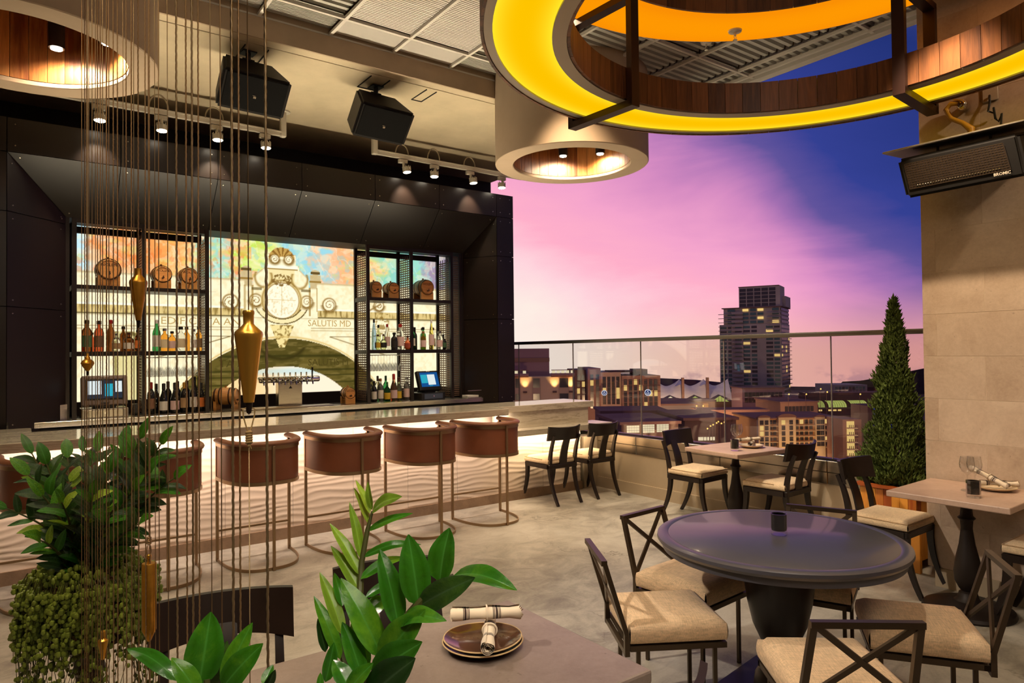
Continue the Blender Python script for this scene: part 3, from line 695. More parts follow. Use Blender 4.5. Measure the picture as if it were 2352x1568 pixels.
mx0, mx1, mz0, mz1, nx, nz = .45, 4.985, 1.05, 3.03, 560, 244
gx = np.linspace(mx0, mx1, nx+1); gz = np.linspace(mz0, mz1, nz+1); XX, ZZ = np.meshgrid(gx, gz)
CC = paint(XX, ZZ)
me = bpy.data.meshes.new('print')
vv = np.stack([XX-2.72, np.full_like(XX, -.02), ZZ-2.1], -1).reshape(-1, 3)
idx = np.arange((nz+1)*(nx+1)).reshape(nz+1, nx+1)
ff = np.stack([idx[:-1, :-1], idx[:-1, 1:], idx[1:, 1:], idx[1:, :-1]], -1).reshape(-1, 4)
me.from_pydata(vv.tolist(), [], ff.tolist())
ca = me.color_attributes.new('Col', 'FLOAT_COLOR', 'POINT')
lin = np.where(CC <= .04045, CC/12.92, ((CC+.055)/1.055)**2.4)
ca.data.foreach_set('color', np.concatenate([lin.reshape(-1, 3), np.ones((lin.size//3, 1))], 1).astype(np.float32).ravel())
mm = bpy.data.materials.new('backlit_print'); mm.use_nodes = True; t = NT(mm.node_tree); t.n.clear()
a = t.new('ShaderNodeAttribute', attribute_name='Col'); e = t.new('ShaderNodeEmission'); t.l.new(a.outputs['Color'], e.inputs[0]); e.inputs[1].default_value = 1.1
t.l.new(e.outputs[0], t.new('ShaderNodeOutputMaterial').inputs[0]); me.materials.append(mm); M['print'] = mm
o = bpy.data.objects.new('print', me); col.objects.link(o); o.parent = mur
MB().box((mx0-2.72, -.018, mz0-2.1), (mx1-2.72, .06, mz1-2.1)).build('light_box', M['dark_steel'], mur, False)
M['carved'] = emission('printed_carved_letters', srgb(204, 172, 108), .95)
M['carved_dim'] = emission('printed_shaded_letters', srgb(84, 72, 30), .9)
def text_mesh(txt, size, extr=.001, align='LEFT', bold=False):
    cu = bpy.data.curves.new('txt', 'FONT'); cu.body = txt; cu.size = size; cu.extrude = extr; cu.align_x = align; cu.align_y = 'CENTER'; cu.resolution_u = 2
    if bold: cu.offset = size*.02
    o = bpy.data.objects.new('txt', cu); col.objects.link(o); dg = bpy.context.evaluated_depsgraph_get()
    me = bpy.data.meshes.new_from_object(o.evaluated_get(dg)); bpy.data.objects.remove(o); bpy.data.curves.remove(cu); return me
def text(txt, size, parent, loc, rot, m, align='LEFT', extr=.001, name='lettering', sx=1, bold=False):
    me = text_mesh(txt, size, extr, align, bold); me.materials.append(m)
    o = bpy.data.objects.new(name, me); col.objects.link(o); o.location = loc; o.rotation_euler = rot; o.scale = (sx, 1, 1); o.parent = parent; return o
RX = (pi/2, 0, 0)
text('EDIFICATA AN', .115, mur, (1.32-2.72, -.0225, 2.052-2.1), RX, M['carved'], sx=1.12)
text('SALUTIS MD', .115, mur, (2.98-2.72, -.0225, 2.052-2.1), RX, M['carved'], sx=.92)
text('C  2', .115, mur, (3.72-2.72, -.0225, 2.052-2.1), RX, M['carved'])
text('TA AN', .12, mur, (1.93-2.72, -.0225, 1.56-2.1), RX, M['carved_dim'], sx=1.1)
text('SALUTIS M', .12, mur, (2.98-2.72, -.0225, 1.56-2.1), RX, M['carved_dim'], sx=.95)
# ================================================================== BACK BAR SHELVES
def shelf_unit(x0, label):
    """two bays 0.61 m wide between three pairs of posts; x0 = left post"""
    r = thing('back_bar_shelf', label, 'shelf', (x0, 7.95, 1.05))
    W_ = [0, .61, 1.22]
    for x in W_:
        for y in (0, .37): MB().box((x-.02, y, 0), (x+.02, y+.035, 1.98)).build('post', M['dark_steel'], r, False)
        b = MB(); z0, z1 = .02, 1.90
        for yy in (.05, .36): b.box((x-.004, yy-.008, z0), (x+.004, yy+.004, z1-.06))
        n = 62
        for k in range(n):
            z = z0+(z1-z0-.03)*k/n; y0_, y1_ = (.075, .335) if k > n-5 else (.045, .36)
            b.box((x-.003, y0_, z), (x+.003, y1_, z+.0165))
        for yy in (.115, .175, .235, .295): b.box((x-.0035, yy, z0), (x+.0035, yy+.008, z1))
        o = b.build('mesh_side', M['mesh'], r, False); o['kind'] = 'stuff'
        for z in (.63, 1.30): MB().box((x-.018, .036, z-.02), (x+.018, .369, z+.03)).build('side_rail', M['dark_steel'], r, False)
    for i in (0, 1):
        xa, xb = W_[i]+.021, W_[i+1]-.021
        for z, th in ((1.325, .04), (.662, .045)):
            MB().box((xa, .005, z-th), (xb, .40, z)).build('shelf_board', M['dark_steel'], r, False)
        MB().box((xa, .0, 1.935), (xb, .03, 1.98)).build('top_rail', M['dark_steel'], r, False)
        MB().box((xa, .37, 1.89), (xb, .40, 1.96)).build('top_rail', M['dark_steel'], r, False)
    return r
shL = shelf_unit(.49, 'dark steel shelf unit left of the mural centre, with grey till below')
shR = shelf_unit(3.595, 'dark steel shelf unit right of the mural centre, beside the blue-screen till')
# return panel between the right unit and the canopy side
b = MB()
for k in range(75): b.box((4.86, 7.985, 1.08+k*.0255), (4.94, 7.99, 1.094+k*.0255))
rp = thing('mesh_screen', 'narrow perforated metal screen at the right end of the bar shelves', 'screen', (4.9, 7.98, 1.05))
o = b.build('mesh_side', M['mesh'], rp, False); o.location = (-4.9, -7.98, -1.05); o['kind'] = 'stuff'
o = MB().box((4.945, 7.965, 1.05), (4.98, 8.0, 3.02)).build('post', M['dark_steel'], rp, False); o.location = (-4.9, -7.98, -1.05)

# ---- bottles
def glassmat(name, c, rough=.03, tr=.9, ior=1.3):
    return mat(name, c, rough, trans=tr, ior=ior, spec=.5)
G = {'clear': glassmat('clear_bottle', (.95, .96, .92)), 'amber': glassmat('whisky_bottle', (.92, .42, .06)), 'red': glassmat('red_bottle', (.55, .09, .03)),
     'green': glassmat('green_bottle', (.05, .32, .10)), 'dark': mat('dark_wine_bottle', (.012, .012, .011), .08, coat=.5), 'brown': glassmat('brown_bottle', (.26, .08, .02)),
     'rose': glassmat('rose_bottle', (.95, .46, .30)), 'yellow': glassmat('golden_bottle', (.90, .78, .22)), 'blue': glassmat('blue_bottle', (.4, .6, .85)), 'orange': mat('orange_bottle', (.62, .14, .03), .25), 'pale': glassmat('pale_green_bottle', (.80, .88, .55))}
LC = {'white': srgb(232, 222, 208), 'cream': srgb(232, 214, 176), 'green': srgb(70, 104, 70), 'red': srgb(150, 60, 40), 'orange': srgb(220, 120, 50), 'pink': srgb(232, 196, 190), 'yellow': srgb(220, 180, 50), 'black': srgb(30, 26, 26), 'brown': srgb(120, 84, 60), 'gold': srgb(200, 150, 60), 'blue': srgb(60, 80, 120), 'tan': srgb(170, 136, 96)}
LM = {k: mat('label_'+k, c, .7) for k, c in LC.items()}
CMt = {'black': mat('cap_black', srgb(24, 20, 20), .4), 'red': mat('cap_red', srgb(170, 36, 30), .4), 'white': mat('cap_white', srgb(226, 220, 214), .5), 'gold': mat('cap_gold', srgb(206, 160, 70), .35, metal=.6), 'cork': mat('cap_cork', srgb(150, 100, 60), .8), 'green': mat('cap_green', srgb(40, 90, 50), .4), 'brown': mat('cap_brown', srgb(70, 36, 24), .45), 'silver': mat('cap_silver', srgb(200, 200, 200), .25, metal=1.)}
PROF = {  # (radius, height) as fractions of r and h
 'spirit': [(0, 0), (.9, 0), (1, .02), (1, .60), (.86, .68), (.46, .75), (.38, .79), (.37, .93), (.44, .94)],
 'tall': [(0, 0), (.9, 0), (1, .02), (1, .54), (.9, .62), (.5, .74), (.38, .80), (.36, .94)],
 'wine': [(0, 0), (.92, 0), (1, .015), (1, .60), (.90, .68), (.52, .76), (.38, .80), (.37, .97)],
 'burgundy': [(0, 0), (.92, 0), (1, .015), (1, .46), (.86, .56), (.5, .70), (.37, .80), (.36, .97)],
 'squat': [(0, 0), (.8, 0), (1, .05), (1, .48), (.8, .62), (.36, .70), (.30, .76), (.30, .88)],
 'globe': [(0, 0), (.6, 0), (.92, .10), (1, .28), (.9, .46), (.5, .58), (.30, .64), (.28, .86)],
 'flute': [(0, 0), (.85, 0), (.9, .02), (.8, .55), (.5, .74), (.3, .86), (.3, .95)]}
bottle_no = [0]
def bottle(x, y, z, kind, h, r, g, lab, cap, label, group, cap_h=.10, lab_z=(.10, .44), face=0.):
    o = thing('wine_bottle' if kind in ('wine', 'burgundy') else 'liquor_bottle', label, 'bottle', (x, y, z), face, group)
    p = [(a*r, q*h) for a, q in PROF[kind]]; p.append((0, p[-1][1]))
    MB().lathe(p, n=14).build('glass', G[g], o)
    ct = p[-2]; hi = ct[1]
    if cap: MB().lathe([(0, hi-.2*cap_h*h), (ct[0]*1.16, hi-cap_h*.9*h), (ct[0]*1.16, hi+.035*h), (ct[0]*.6, hi+.05*h), (0, hi+.05*h)], n=10).build('cap', CMt[cap], o)
    if lab:
        b = MB(); a0, a1 = -pi*.95, -pi*.05; rr = r*1.02; n = 10
        b.add([(rr*cos(a0+(a1-a0)*i/n), rr*sin(a0+(a1-a0)*i/n), h*zz) for zz in lab_z for i in range(n+1)], [(i, i+1, n+2+i, n+1+i) for i in range(n)])
        b.build('label', LM[lab], o)
    return o
Z2, Z0 = 1.7125, 1.0505
GU = 'liquor bottles on the middle shelves'; GW = 'bottles standing on the back bar'
rows = [  # x, y, z, kind, h, r, glass, label, cap, description
 (.599, 8.02, Z2, 'spirit', .32, .046, 'brown', 'green', 'black', 'brown liquor bottle with green label at far left of the middle shelf'),
 (.704, 8.02, Z2, 'spirit', .315, .044, 'red', 'brown', 'black', 'red spirit bottle with faded tan label, second tall bottle from the left'),
 (.655, 8.17, Z2, 'spirit', .20, .03, 'red', None, 'black', 'small plain red bottle between the two left tall bottles'),
 (.815, 8.10, Z2, 'spirit', .33, .036, 'brown', None, 'red', 'brown bottle with red wax cap above a dark mesh shelf bay'),
 (.855, 7.99, Z2, 'squat', .20, .042, 'clear', 'tan', 'silver', 'squat clear bottle with tan label in front of red wax bottle'),
 (.93, 8.12, Z2, 'spirit', .265, .034, 'brown', None, 'black', 'slim brown bottle with black cap behind the white-label bottle'),
 (.965, 8.0, Z2, 'squat', .21, .050, 'brown', 'white', 'brown', 'short dark bottle with wide white label, left shelf'),
 (1.045, 8.0, Z2, 'spirit', .225, .027, 'brown', 'orange', 'black', 'small dark bottle with orange label behind the brass bob'),
 (1.225, 8.02, Z2, 'tall', .335, .040, 'green', 'white', 'white', 'tall green bottle with white label and white cap'),
 (1.302, 8.02, Z2, 'spirit', .245, .040, 'amber', 'cream', 'silver', 'amber whisky bottle with cream label next to tall green bottle'),
 (1.375, 8.03, Z2, 'spirit', .215, .036, 'amber', 'pink', 'black', 'short amber bottle with pink label and black stopper'),
 (1.458, 8.02, Z2, 'spirit', .265, .045, 'clear', 'cream', 'black', 'bottle with large cream label and tall black stopper'),
 (1.535, 8.12, Z2, 'spirit', .27, .036, 'amber', None, 'black', 'plain golden bottle with black stopper behind cream-label bottle'),
 (1.585, 8.0, Z2, 'spirit', .24, .030, 'clear', 'white', 'silver', 'slim clear bottle with white label near left unit right post'),
 (1.645, 8.06, Z2, 'spirit', .275, .034, 'amber', 'tan', 'black', 'amber bottle at the right end of the left shelf unit'),
 # wine and others on the counter, left unit
 (1.178, 8.06, Z0, 'wine', .33, .038, 'dark', 'brown', 'red', 'dark wine bottle with red capsule and brown label'),
 (1.245, 8.18, Z0, 'burgundy', .31, .040, 'dark', None, 'black', 'unlabelled dark wine bottle, the left one of the back row'),
 (1.292, 8.02, Z0, 'burgundy', .315, .043, 'dark', 'white', 'black', 'dark wine bottle with rounded white label'),
 (1.36, 8.18, Z0, 'wine', .33, .038, 'dark', None, 'brown', 'unlabelled dark wine bottle with brown capsule behind pink label'),
 (1.40, 8.02, Z0, 'burgundy', .32, .044, 'dark', 'pink', 'black', 'dark wine bottle with pale pink label, centre of the wine row'),
 (1.452, 8.16, Z0, 'wine', .33, .036, 'dark', None, 'brown', 'unlabelled dark wine bottle behind the gold capsule'),
 (1.49, 8.02, Z0, 'wine', .32, .037, 'dark', 'tan', 'gold', 'dark wine bottle with gold capsule and tan label'),
 (1.545, 8.17, Z0, 'wine', .335, .037, 'dark', None, 'black', 'unlabelled dark wine bottle behind the square white label'),
 (1.585, 8.04, Z0, 'wine', .33, .040, 'dark', 'white', 'black', 'dark wine bottle with square white label'),
 (1.63, 8.2, Z0, 'wine', .37, .034, 'dark', 'white', 'black', 'tallest dark wine bottle, white label high on the shoulder'),
 (1.665, 8.04, Z0, 'wine', .31, .033, 'dark', 'orange', 'black', 'dark wine bottle with orange label beside the right post'),
 # right unit, middle shelf
 (3.70, 8.02, Z2, 'flute', .39, .036, 'blue', None, 'black', 'tall slim clear bottle with round dark stopper and blue base'),
 (3.752, 8.02, Z2, 'globe', .215, .042, 'pale', 'yellow', 'brown', 'round pale green bottle with brown bulb stopper, left one'),
 (3.815, 7.99, Z2, 'globe', .22, .042, 'pale', 'black', 'brown', 'round pale green bottle with dark label, right one of two'),
 (3.845, 8.2, Z2, 'tall', .33, .034, 'pale', None, 'black', 'tall pale green bottle behind the round bottles'),
 (3.893, 8.04, Z2, 'tall', .335, .037, 'clear', 'pink', 'red', 'tall clear bottle with pale label and pink capsule'),
 (3.972, 8.0, Z2, 'spirit', .225, .044, 'dark', 'black', 'black', 'black squat bottle on the right shelf unit'),
 (4.068, 8.02, Z2, 'spirit', .335, .05, 'clear', 'pink', 'red', 'clear broad bottle with pink label and red wax cap'),
 (4.165, 8.0, Z2, 'globe', .20, .045, 'orange', 'red', 'orange' if False else 'brown', 'round orange bottle next to the centre post'),
 (4.295, 8.1, Z2, 'wine', .30, .032, 'green', 'white', 'black', 'dark green bottle with white label left of right bay'),
 (4.345, 8.14, Z2, 'wine', .295, .032, 'dark', None, 'black', 'dark unlabelled bottle second in the right bay'),
 (4.395, 8.0, Z2, 'spirit', .245, .037, 'amber', 'pink', 'cork', 'amber bottle with pink-white label and cork, right bay'),
 (4.45, 8.1, Z2, 'spirit', .305, .038, 'green', 'green', 'black', 'green bottle with green label and tall black stopper'),
 (4.49, 8.2, Z2, 'spirit', .30, .035, 'clear', None, 'black', 'plain clear bottle behind the green label bottle'),
 (4.53, 8.02, Z2, 'flute', .40, .036, 'yellow', 'pink', 'white', 'tallest yellow liqueur bottle with white cap'),
 (4.60, 8.1, Z2, 'spirit', .30, .036, 'clear', 'cream', 'brown', 'clear bottle with cream label right of the yellow bottle'),
 (4.655, 8.02, Z2, 'spirit', .25, .043, 'clear', 'pink', 'silver', 'clear bottle with pale square label and metal neck'),
 (4.735, 8.06, Z2, 'squat', .22, .044, 'dark', 'green', 'black', 'dark flask bottle with green shield label at the right end'),
 # right unit, counter
 (3.695, 8.02, Z0, 'spirit', .27, .035, 'dark', 'white', 'black', 'dark bottle with white label at left of the right counter bay'),
 (3.72, 8.17, Z0, 'spirit', .29, .033, 'clear', None, 'black', 'plain bottle with black cap behind the first white label'),
 (3.782, 8.02, Z0, 'spirit', .30, .039, 'clear', 'white', 'cork', 'clear bottle with tall white label on the back bar'),
 (3.82, 8.18, Z0, 'wine', .32, .034, 'clear', None, 'brown', 'plain clear bottle with brown cap behind tall white label'),
 (3.868, 8.0, Z0, 'squat', .27, .041, 'green', 'yellow', 'green', 'round green bottle with yellow label on the back bar'),
 (3.93, 8.17, Z0, 'wine', .32, .035, 'green', None, 'green', 'plain green bottle behind the rose bottle'),
 (3.955, 7.99, Z0, 'burgundy', .345, .045, 'rose', 'pink', 'red', 'rose bottle with red capsule and pale pink label'),
 (4.03, 8.0, Z0, 'burgundy', .30, .037, 'pale', 'yellow', 'brown', 'pale green bottle with bright yellow label'),
 (4.055, 8.18, Z0, 'wine', .32, .034, 'green', None, 'black', 'plain dark-capped green bottle behind the yellow label'),
 (4.115, 8.16, Z0, 'spirit', .28, .033, 'red', None, 'red', 'plain red bottle right of the yellow label bottle'),
 (4.155, 8.02, Z0, 'spirit', .31, .042, 'clear', 'pink', 'silver', 'clear bottle with pink and cream label by the till')]
for (x, y, z, kd, h, r, g, lab, cap, d) in rows:
    lz = (.12, .42) if kd in ('burgundy', 'squat', 'globe') else ((.17, .50) if kd == 'wine' else (.14, .50))
    bottle(x, y, z, kd, h, r, g, lab, cap, d, GU if z > 1.5 else GW, lab_z=lz, cap_h=.18 if kd in ('wine', 'burgundy') else .08, face=atan2(x, y)*-.6)

# ---- hanging stemware
def stem_glass_mesh(h=.20, r=.038):
    p = [(r*.85, 0), (.0045, -.006), (.004, -.085), (.012, -.098), (r*.9, -.14), (r, -.165), (r*.82, -h), (r*.80, -h), (r*.97, -.165), (r*.86, -.142), (.006, -.101)]
    return MB().lathe(p, n=14).mesh('hanging_glass', M['clear'])
hg = stem_glass_mesh()
def rack(x0, n, label, glabel, grp):
    r = thing('stemware_rack', label, 'rack', (x0, 7.98, 1.665))
    for i in range(n+1): MB().tube([(i*.082-.041, .0, -.022), (i*.082-.041, .33, -.022)], .004, 6).build('rail', M['steel'], r)
    for y in (.0, .33): MB().tube([(-.041, y, -.018), (n*.082-.041, y, -.018)], .004, 6).build('cross_rail', M['steel'], r)
    for i in range(n):
        for j in range(3):
            o = inst('hanging_glass', hg, None, (x0+i*.082, 8.03+j*.095, 1.639)); tag(o, f"clear hanging glass, {('front', 'middle', 'back')[j]} row, {('first', 'second', 'third', 'fourth', 'fifth', 'sixth')[i]} from left, {glabel}", 'glass', grp)
rack(1.19, 6, 'wire stemware rack under the left middle shelf', 'above the dark wine bottles', 'stemware hanging above the wine bottles')
rack(3.68, 6, 'wire stemware rack under the right middle shelf', 'left of the blue-screen till', 'stemware hanging left of the blue-screen till')

# ---- barrels
def barrel(x, y, z, r, L, label, rz=0., n='NOLEN'):
    o = thing('oak_barrel', label, 'barrel', (x, y, z), rz, 'small oak barrels on the back bar')
    base = .055 if r > .07 else .05; cz = base+r; T = Matrix.Translation((0, 0, cz)) @ Matrix.Rotation(pi/2, 4, 'X')
    prof = [(r*.80, -L/2), (r*.86, -L/2*.9), (r*.95, -L/4), (r, 0), (r*.95, L/4), (r*.86, L/2*.9), (r*.80, L/2), (r*.74, L/2), (r*.74, L/2*.93)]
    MB().lathe(prof, n=28, T=T).build('staves', M['barrel'], o)
    for s in (-.82, -.42, .42, .82):
        rr = np.interp(abs(s), [0, .5, .9, 1], [1, .95, .86, .8])*r
        MB().lathe([(rr+.001, (s-.06)*L/2), (rr+.004, (s-.06)*L/2), (rr+.004, (s+.06)*L/2), (rr+.001, (s+.06)*L/2)], n=28, T=T).build('hoop', M['hoop'], o)
    MB().lathe([(0, -L/2*.92), (r*.75, -L/2*.92)], n=28, T=Matrix.Translation((0, 0, cz)) @ Matrix.Rotation(pi/2, 4, 'X') @ Matrix.Scale(1, 4)).build('head_back', M['barrelhead'], o)
    MB().cyl((0, -L/2*.91, cz), (0, -L/2*.94, cz), r*.75, n=28).build('head', M['barrelhead'], o)
    MB().tube([(0, 0, cz+r*.98), (0, 0, cz+r+.018)], [.010, .012], 8).build('bung', M['cradle'], o)
    b = MB(); b.cyl((0, -L/2*.94, cz-r*.42), (0, -L/2-.035, cz-r*.42), .009, n=8); b.cyl((0, -L/2-.028, cz-r*.42), (0, -L/2-.028, cz-r*.20), .007, .005, 8)
    b.build('spigot', M['walnut'], o)
    for yy in (-L*.33, L*.33):
        pts = [(-r*.82, yy, 0)]
        w_ = r*.82; m_ = 8; top = base+r*.42
        poly = [(-w_, yy, 0), (w_, yy, 0), (w_, yy, top)]
        for k in range(m_+1):
            a = (-.5+k/m_)*1.9; poly.append((-(-1)*r*.93*sin(-a), yy, cz-r*.93*cos(a)))
        poly.append((-w_, yy, top))
        MB().prism(poly, (0, .03 if yy > 0 else -.03, 0)).build('cradle', M['cradle'], o, False)
    if n: text(n, r*.36, o, (0, -L/2*.945, cz+r*.36), RX, M['hoop'], 'CENTER', .0005)
    return o
barrel(.792, 8.12, 2.3755, .118, .27, 'largest oak barrel on the top left shelf, alone in its bay')
barrel(1.285, 8.12, 2.3755, .098, .24, 'small oak barrel, left of the pair in the second shelf bay')
barrel(1.545, 8.12, 2.3755, .096, .24, 'small oak barrel, right of the pair in the second shelf bay')
barrel(3.745, 8.12, 2.3755, .080, .22, 'small oak barrel, left of the pair on the right shelf unit')
barrel(3.985, 8.12, 2.3755, .080, .22, 'small oak barrel, right of the pair on the right shelf unit')
barrel(4.475, 8.14, 2.3755, .112, .27, 'large oak barrel alone in the right bay of the right shelf unit')
barrel(3.345, 8.02, 1.0505, .075, .17, 'smallest oak barrel on the counter right of the beer taps')
barrel(1.935, 8.10, 1.0505, .098, .25, 'oak barrel lying sideways on the counter left of the beer taps', 1.05, None)

# ---- beer tap tower
tt = thing('beer_tap_tower', 'stainless T-shaped beer tower with a row of chrome taps', 'tap tower', (2.64, 8.06, 1.0505))
MB().rbox((-.14, -.03, 0), (.14, .08, .285), .006, 2).build('column', M['steel'], tt, False)
MB().rbox((-.36, -.035, .285), (.36, .06, .355), .02, 3).build('cross_tube', M['chrome'], tt)
MB().prism([(-.02, -.032, .215), (.02, -.032, .215), (0, -.032, .245)], (0, .001, 0)).build('badge', M['black_plastic'], tt, False)
for i, x in enumerate((-.325, -.215, -.155, -.085, -.02, .045, .11, .175, .245)):
    f = MB(); f.cyl((x, -.035, .315), (x, -.085, .315), .014, .010, 8); f.tube([(x, -.07, .315), (x, -.092, .30), (x, -.098, .26)], [.012, .011, .008], 8)
    fo = f.build('tap', M['chrome'], tt); long_ = i == 8
    h = MB(); h.tube([(x, -.072, .32), (x, -.075, .345), (x, -.078, .46 if long_ else .405)], [.006, .008, .012 if long_ else .009], 8); h.build('tap_handle', M['black_plastic'] if long_ else M['chrome'], fo)

# ---- tills
M['screen_blue'] = emission('blue_screen', srgb(24, 84, 150), .9); M['screen_white'] = emission('white_ticket', srgb(226, 236, 236), 1.0)
M['screen_cyan'] = emission('cyan_panel', srgb(50, 176, 200), .9); M['screen_dark'] = emission('dark_screen', srgb(64, 70, 84), .5)
def till(x, y, rz, label, case, left):
    o = thing('point_of_sale_till', label, 'till', (x, y, 1.0505), rz)
    MB().rbox((-.20, -.13, .0), (.20, .2, .095), .006, 2).build('cash_drawer', M['black_plastic'] if not left else M['dull_steel'], o, False)
    MB().rbox((-.155, -.134, .014), (.155, -.128, .082), .002, 1).build('drawer_face', mat('blue_grey_drawer', srgb(66, 74, 92), .4) if not left else M['steel'], o, False)
    MB().cyl((0, -.136, .05), (0, -.132, .05), .009, n=10).build('lock', M['chrome'], o)
    MB().rbox((-.10, -.06, .095), (.10, .1, .13), .01, 2).build('stand', M['black_plastic'], o)
    w_, h_ = (.185, .27) if not left else (.20, .30); tilt = radians(-18 if not left else -8)
    mon = bpy.data.objects.new('monitor', MB().rbox((-w_, 0, 0), (w_, .06 if not left else .14, h_), .016, 3).mesh('monitor', M[case])); col.objects.link(mon); mon.parent = o
    mon.location = (0, -.09, .125); mon.rotation_euler = (tilt, 0, 0)
    def scr(n, x0, x1, z0, z1, m, d): MB().box((x0, -d, z0), (x1, .004, z1)).build(n, M[m], mon, False)
    if not left:
        scr('screen', -.15, .15, .05, .245, 'screen_blue', .001); scr('screen_ticket', -.03, .095, .075, .215, 'screen_white', .002); scr('screen_buttons', -.14, -.035, .10, .215, 'screen_cyan', .0015)
        text('FINISH', .02, mon, (-.02, -.0025, .062), RX, M['screen_cyan'], 'LEFT', .0003)
        MB().box((-.03, -.003, .256), (.03, .002, .264)).build('status_light', M['paper'], mon, False)
    else:
        MB().rbox((-.165, -.004, .055), (.165, .01, .265), .004, 2).build('bezel', M['black_plastic'], mon)
        scr('screen', -.15, .15, .07, .25, 'screen_dark', .006); scr('screen_ticket', -.145, -.03, .11, .245, 'screen_white', .007); scr('screen_buttons', 0, .075, .09, .215, 'screen_cyan', .007); scr('screen_receipt', .09, .148, .13, .24, 'screen_white', .007)
        MB().tube([(-.04, -.004, .03), (0, -.008, .026), (.04, -.004, .03)], .006, 6).build('front_button', M['black_plastic'], mon)
        MB().box((-.035, -.003, .282), (.035, .002, .292)).build('status_light', M['paper'], mon, False)
    return o
till(.745, 7.98, .0, 'warm grey touchscreen till with light panels at the left of the back bar', 'grey_plastic', True)
till(4.44, 7.98, .18, 'black touchscreen till with blue screen and blue-grey cash drawer', 'black_plastic', False)
tag(MB().rbox((1.0, 7.99, 1.0505), (1.065, 8.07, 1.17), .008, 2).build('receipt_printer', M['black_plastic']), 'small black receipt printer between the grey till and the left centre post', 'printer')

# ================================================================== BAR STOOLS
def plan(t, a=.295, b=.53, n=2.7):
    c, s_ = cos(t), sin(t); return V((a*math.copysign(abs(c)**(2/n), c), -b*abs(s_)**(2/n), 0))
def stool():
    o = thing('bar_stool', '', 'stool', group='leather bar stools along the bar')
    N = 40; ts = [pi*i/N for i in range(N+1)]
    def strip(name, z0, z1, off, th, m, sm=True, parent=o):
        b = MB(); vs_ = []
        for t_ in ts:
            p = plan(t_); d = V((p.x/.295**2, p.y/.53**2, 0)).normalized()
            if t_ in (ts[0], ts[-1]): d = V((math.copysign(1, p.x), 0, 0))
            q0, q1 = p+d*off, p+d*(off-th); vs_ += [q0+V((0, 0, z0)), q0+V((0, 0, z1)), q1+V((0, 0, z1)), q1+V((0, 0, z0))]
        fs = []
        for i in range(N):
            for k in range(4): fs.append((i*4+k, i*4+(k+1) % 4, i*4+4+(k+1) % 4, i*4+4+k))
        fs += [(3, 2, 1, 0), (N*4, N*4+1, N*4+2, N*4+3)]
        return b.add(vs_, fs).build(name, m, parent, sm)
    strip('shell', .682, .935, 0, .028, M['leather'])
    strip('upper_band', .928, .958, .006, .008, M['bronze']); strip('lower_band', .655, .683, .006, .010, M['bronze'])
    pts = [plan(t_, .283, .517)+V((0, 0, .972)) for t_ in ts]
    MB().tube(pts, [.034]*(N+1), 12, True, .62, up=(0, 0, 1)).build('arm_pad', M['leather_pad'], o)
    b = MB(); top = [plan(t_, .262, .49) for t_ in ts]
    b.prism([p+V((0, 0, .66)) for p in reversed(top)], (0, 0, .025)); b.build('seat_pan', M['bronze'], o, False)
    b = MB(); rings = [(1, .69), (1, .735), (.96, .76), (.85, .772), (.0, .776)]; vs_ = []; fs = []
    cc = V((0, -.2, 0))
    for s_, z in rings: vs_ += [cc+(p-cc)*s_+V((0, 0, z)) for p in top]
    k = N+1
    for j in range(len(rings)-1):
        for i in range(k): fs.append((j*k+i, j*k+(i+1) % k, (j+1)*k+(i+1) % k, (j+1)*k+i))
    b.add(vs_, [f[::-1] for f in fs]); b.build('seat_cushion', M['leather'], o)
    strip('base_ring', 0, .024, 0, .008, M['bronze'])
    for x, y in ((-.29, -.004), (.29, -.004)): MB().rbox((x-.011, y-.012, 0), (x+.011, y+.012, .955), .002, 1).build('leg', M['bronze'], o, False)
    MB().rbox((-.011, -.548, 0), (.011, -.529, .955), .002, 1).build('leg', M['bronze'], o, False)
    MB().bar((-.285, -.004, .243), (.285, -.004, .243), .016, .016).build('footrest', M['bronze'], o, False)
    return o
st0 = stool()
sx = (.205, .888, 1.625, 2.352, 3.108, 3.836)
sl = ['leftmost brown leather bar stool with rounded back, cut by the picture edge', 'second brown leather bar stool from the left, behind the bushy plant and cords', 'third brown leather bar stool from the left, behind the big brass bob',
      'fourth brown leather bar stool from the left, above the tall leaf tip', 'fifth brown leather bar stool from the left, second from the dark chairs', 'rightmost brown leather bar stool, nearest the two dark chairs']
for i, x in enumerate(sx):
    if i == 0: st0.location = (x, 5.895, 0); st0['label'] = sl[0]
    else: dup(st0, (x, 5.885, 0), 0, sl[i])

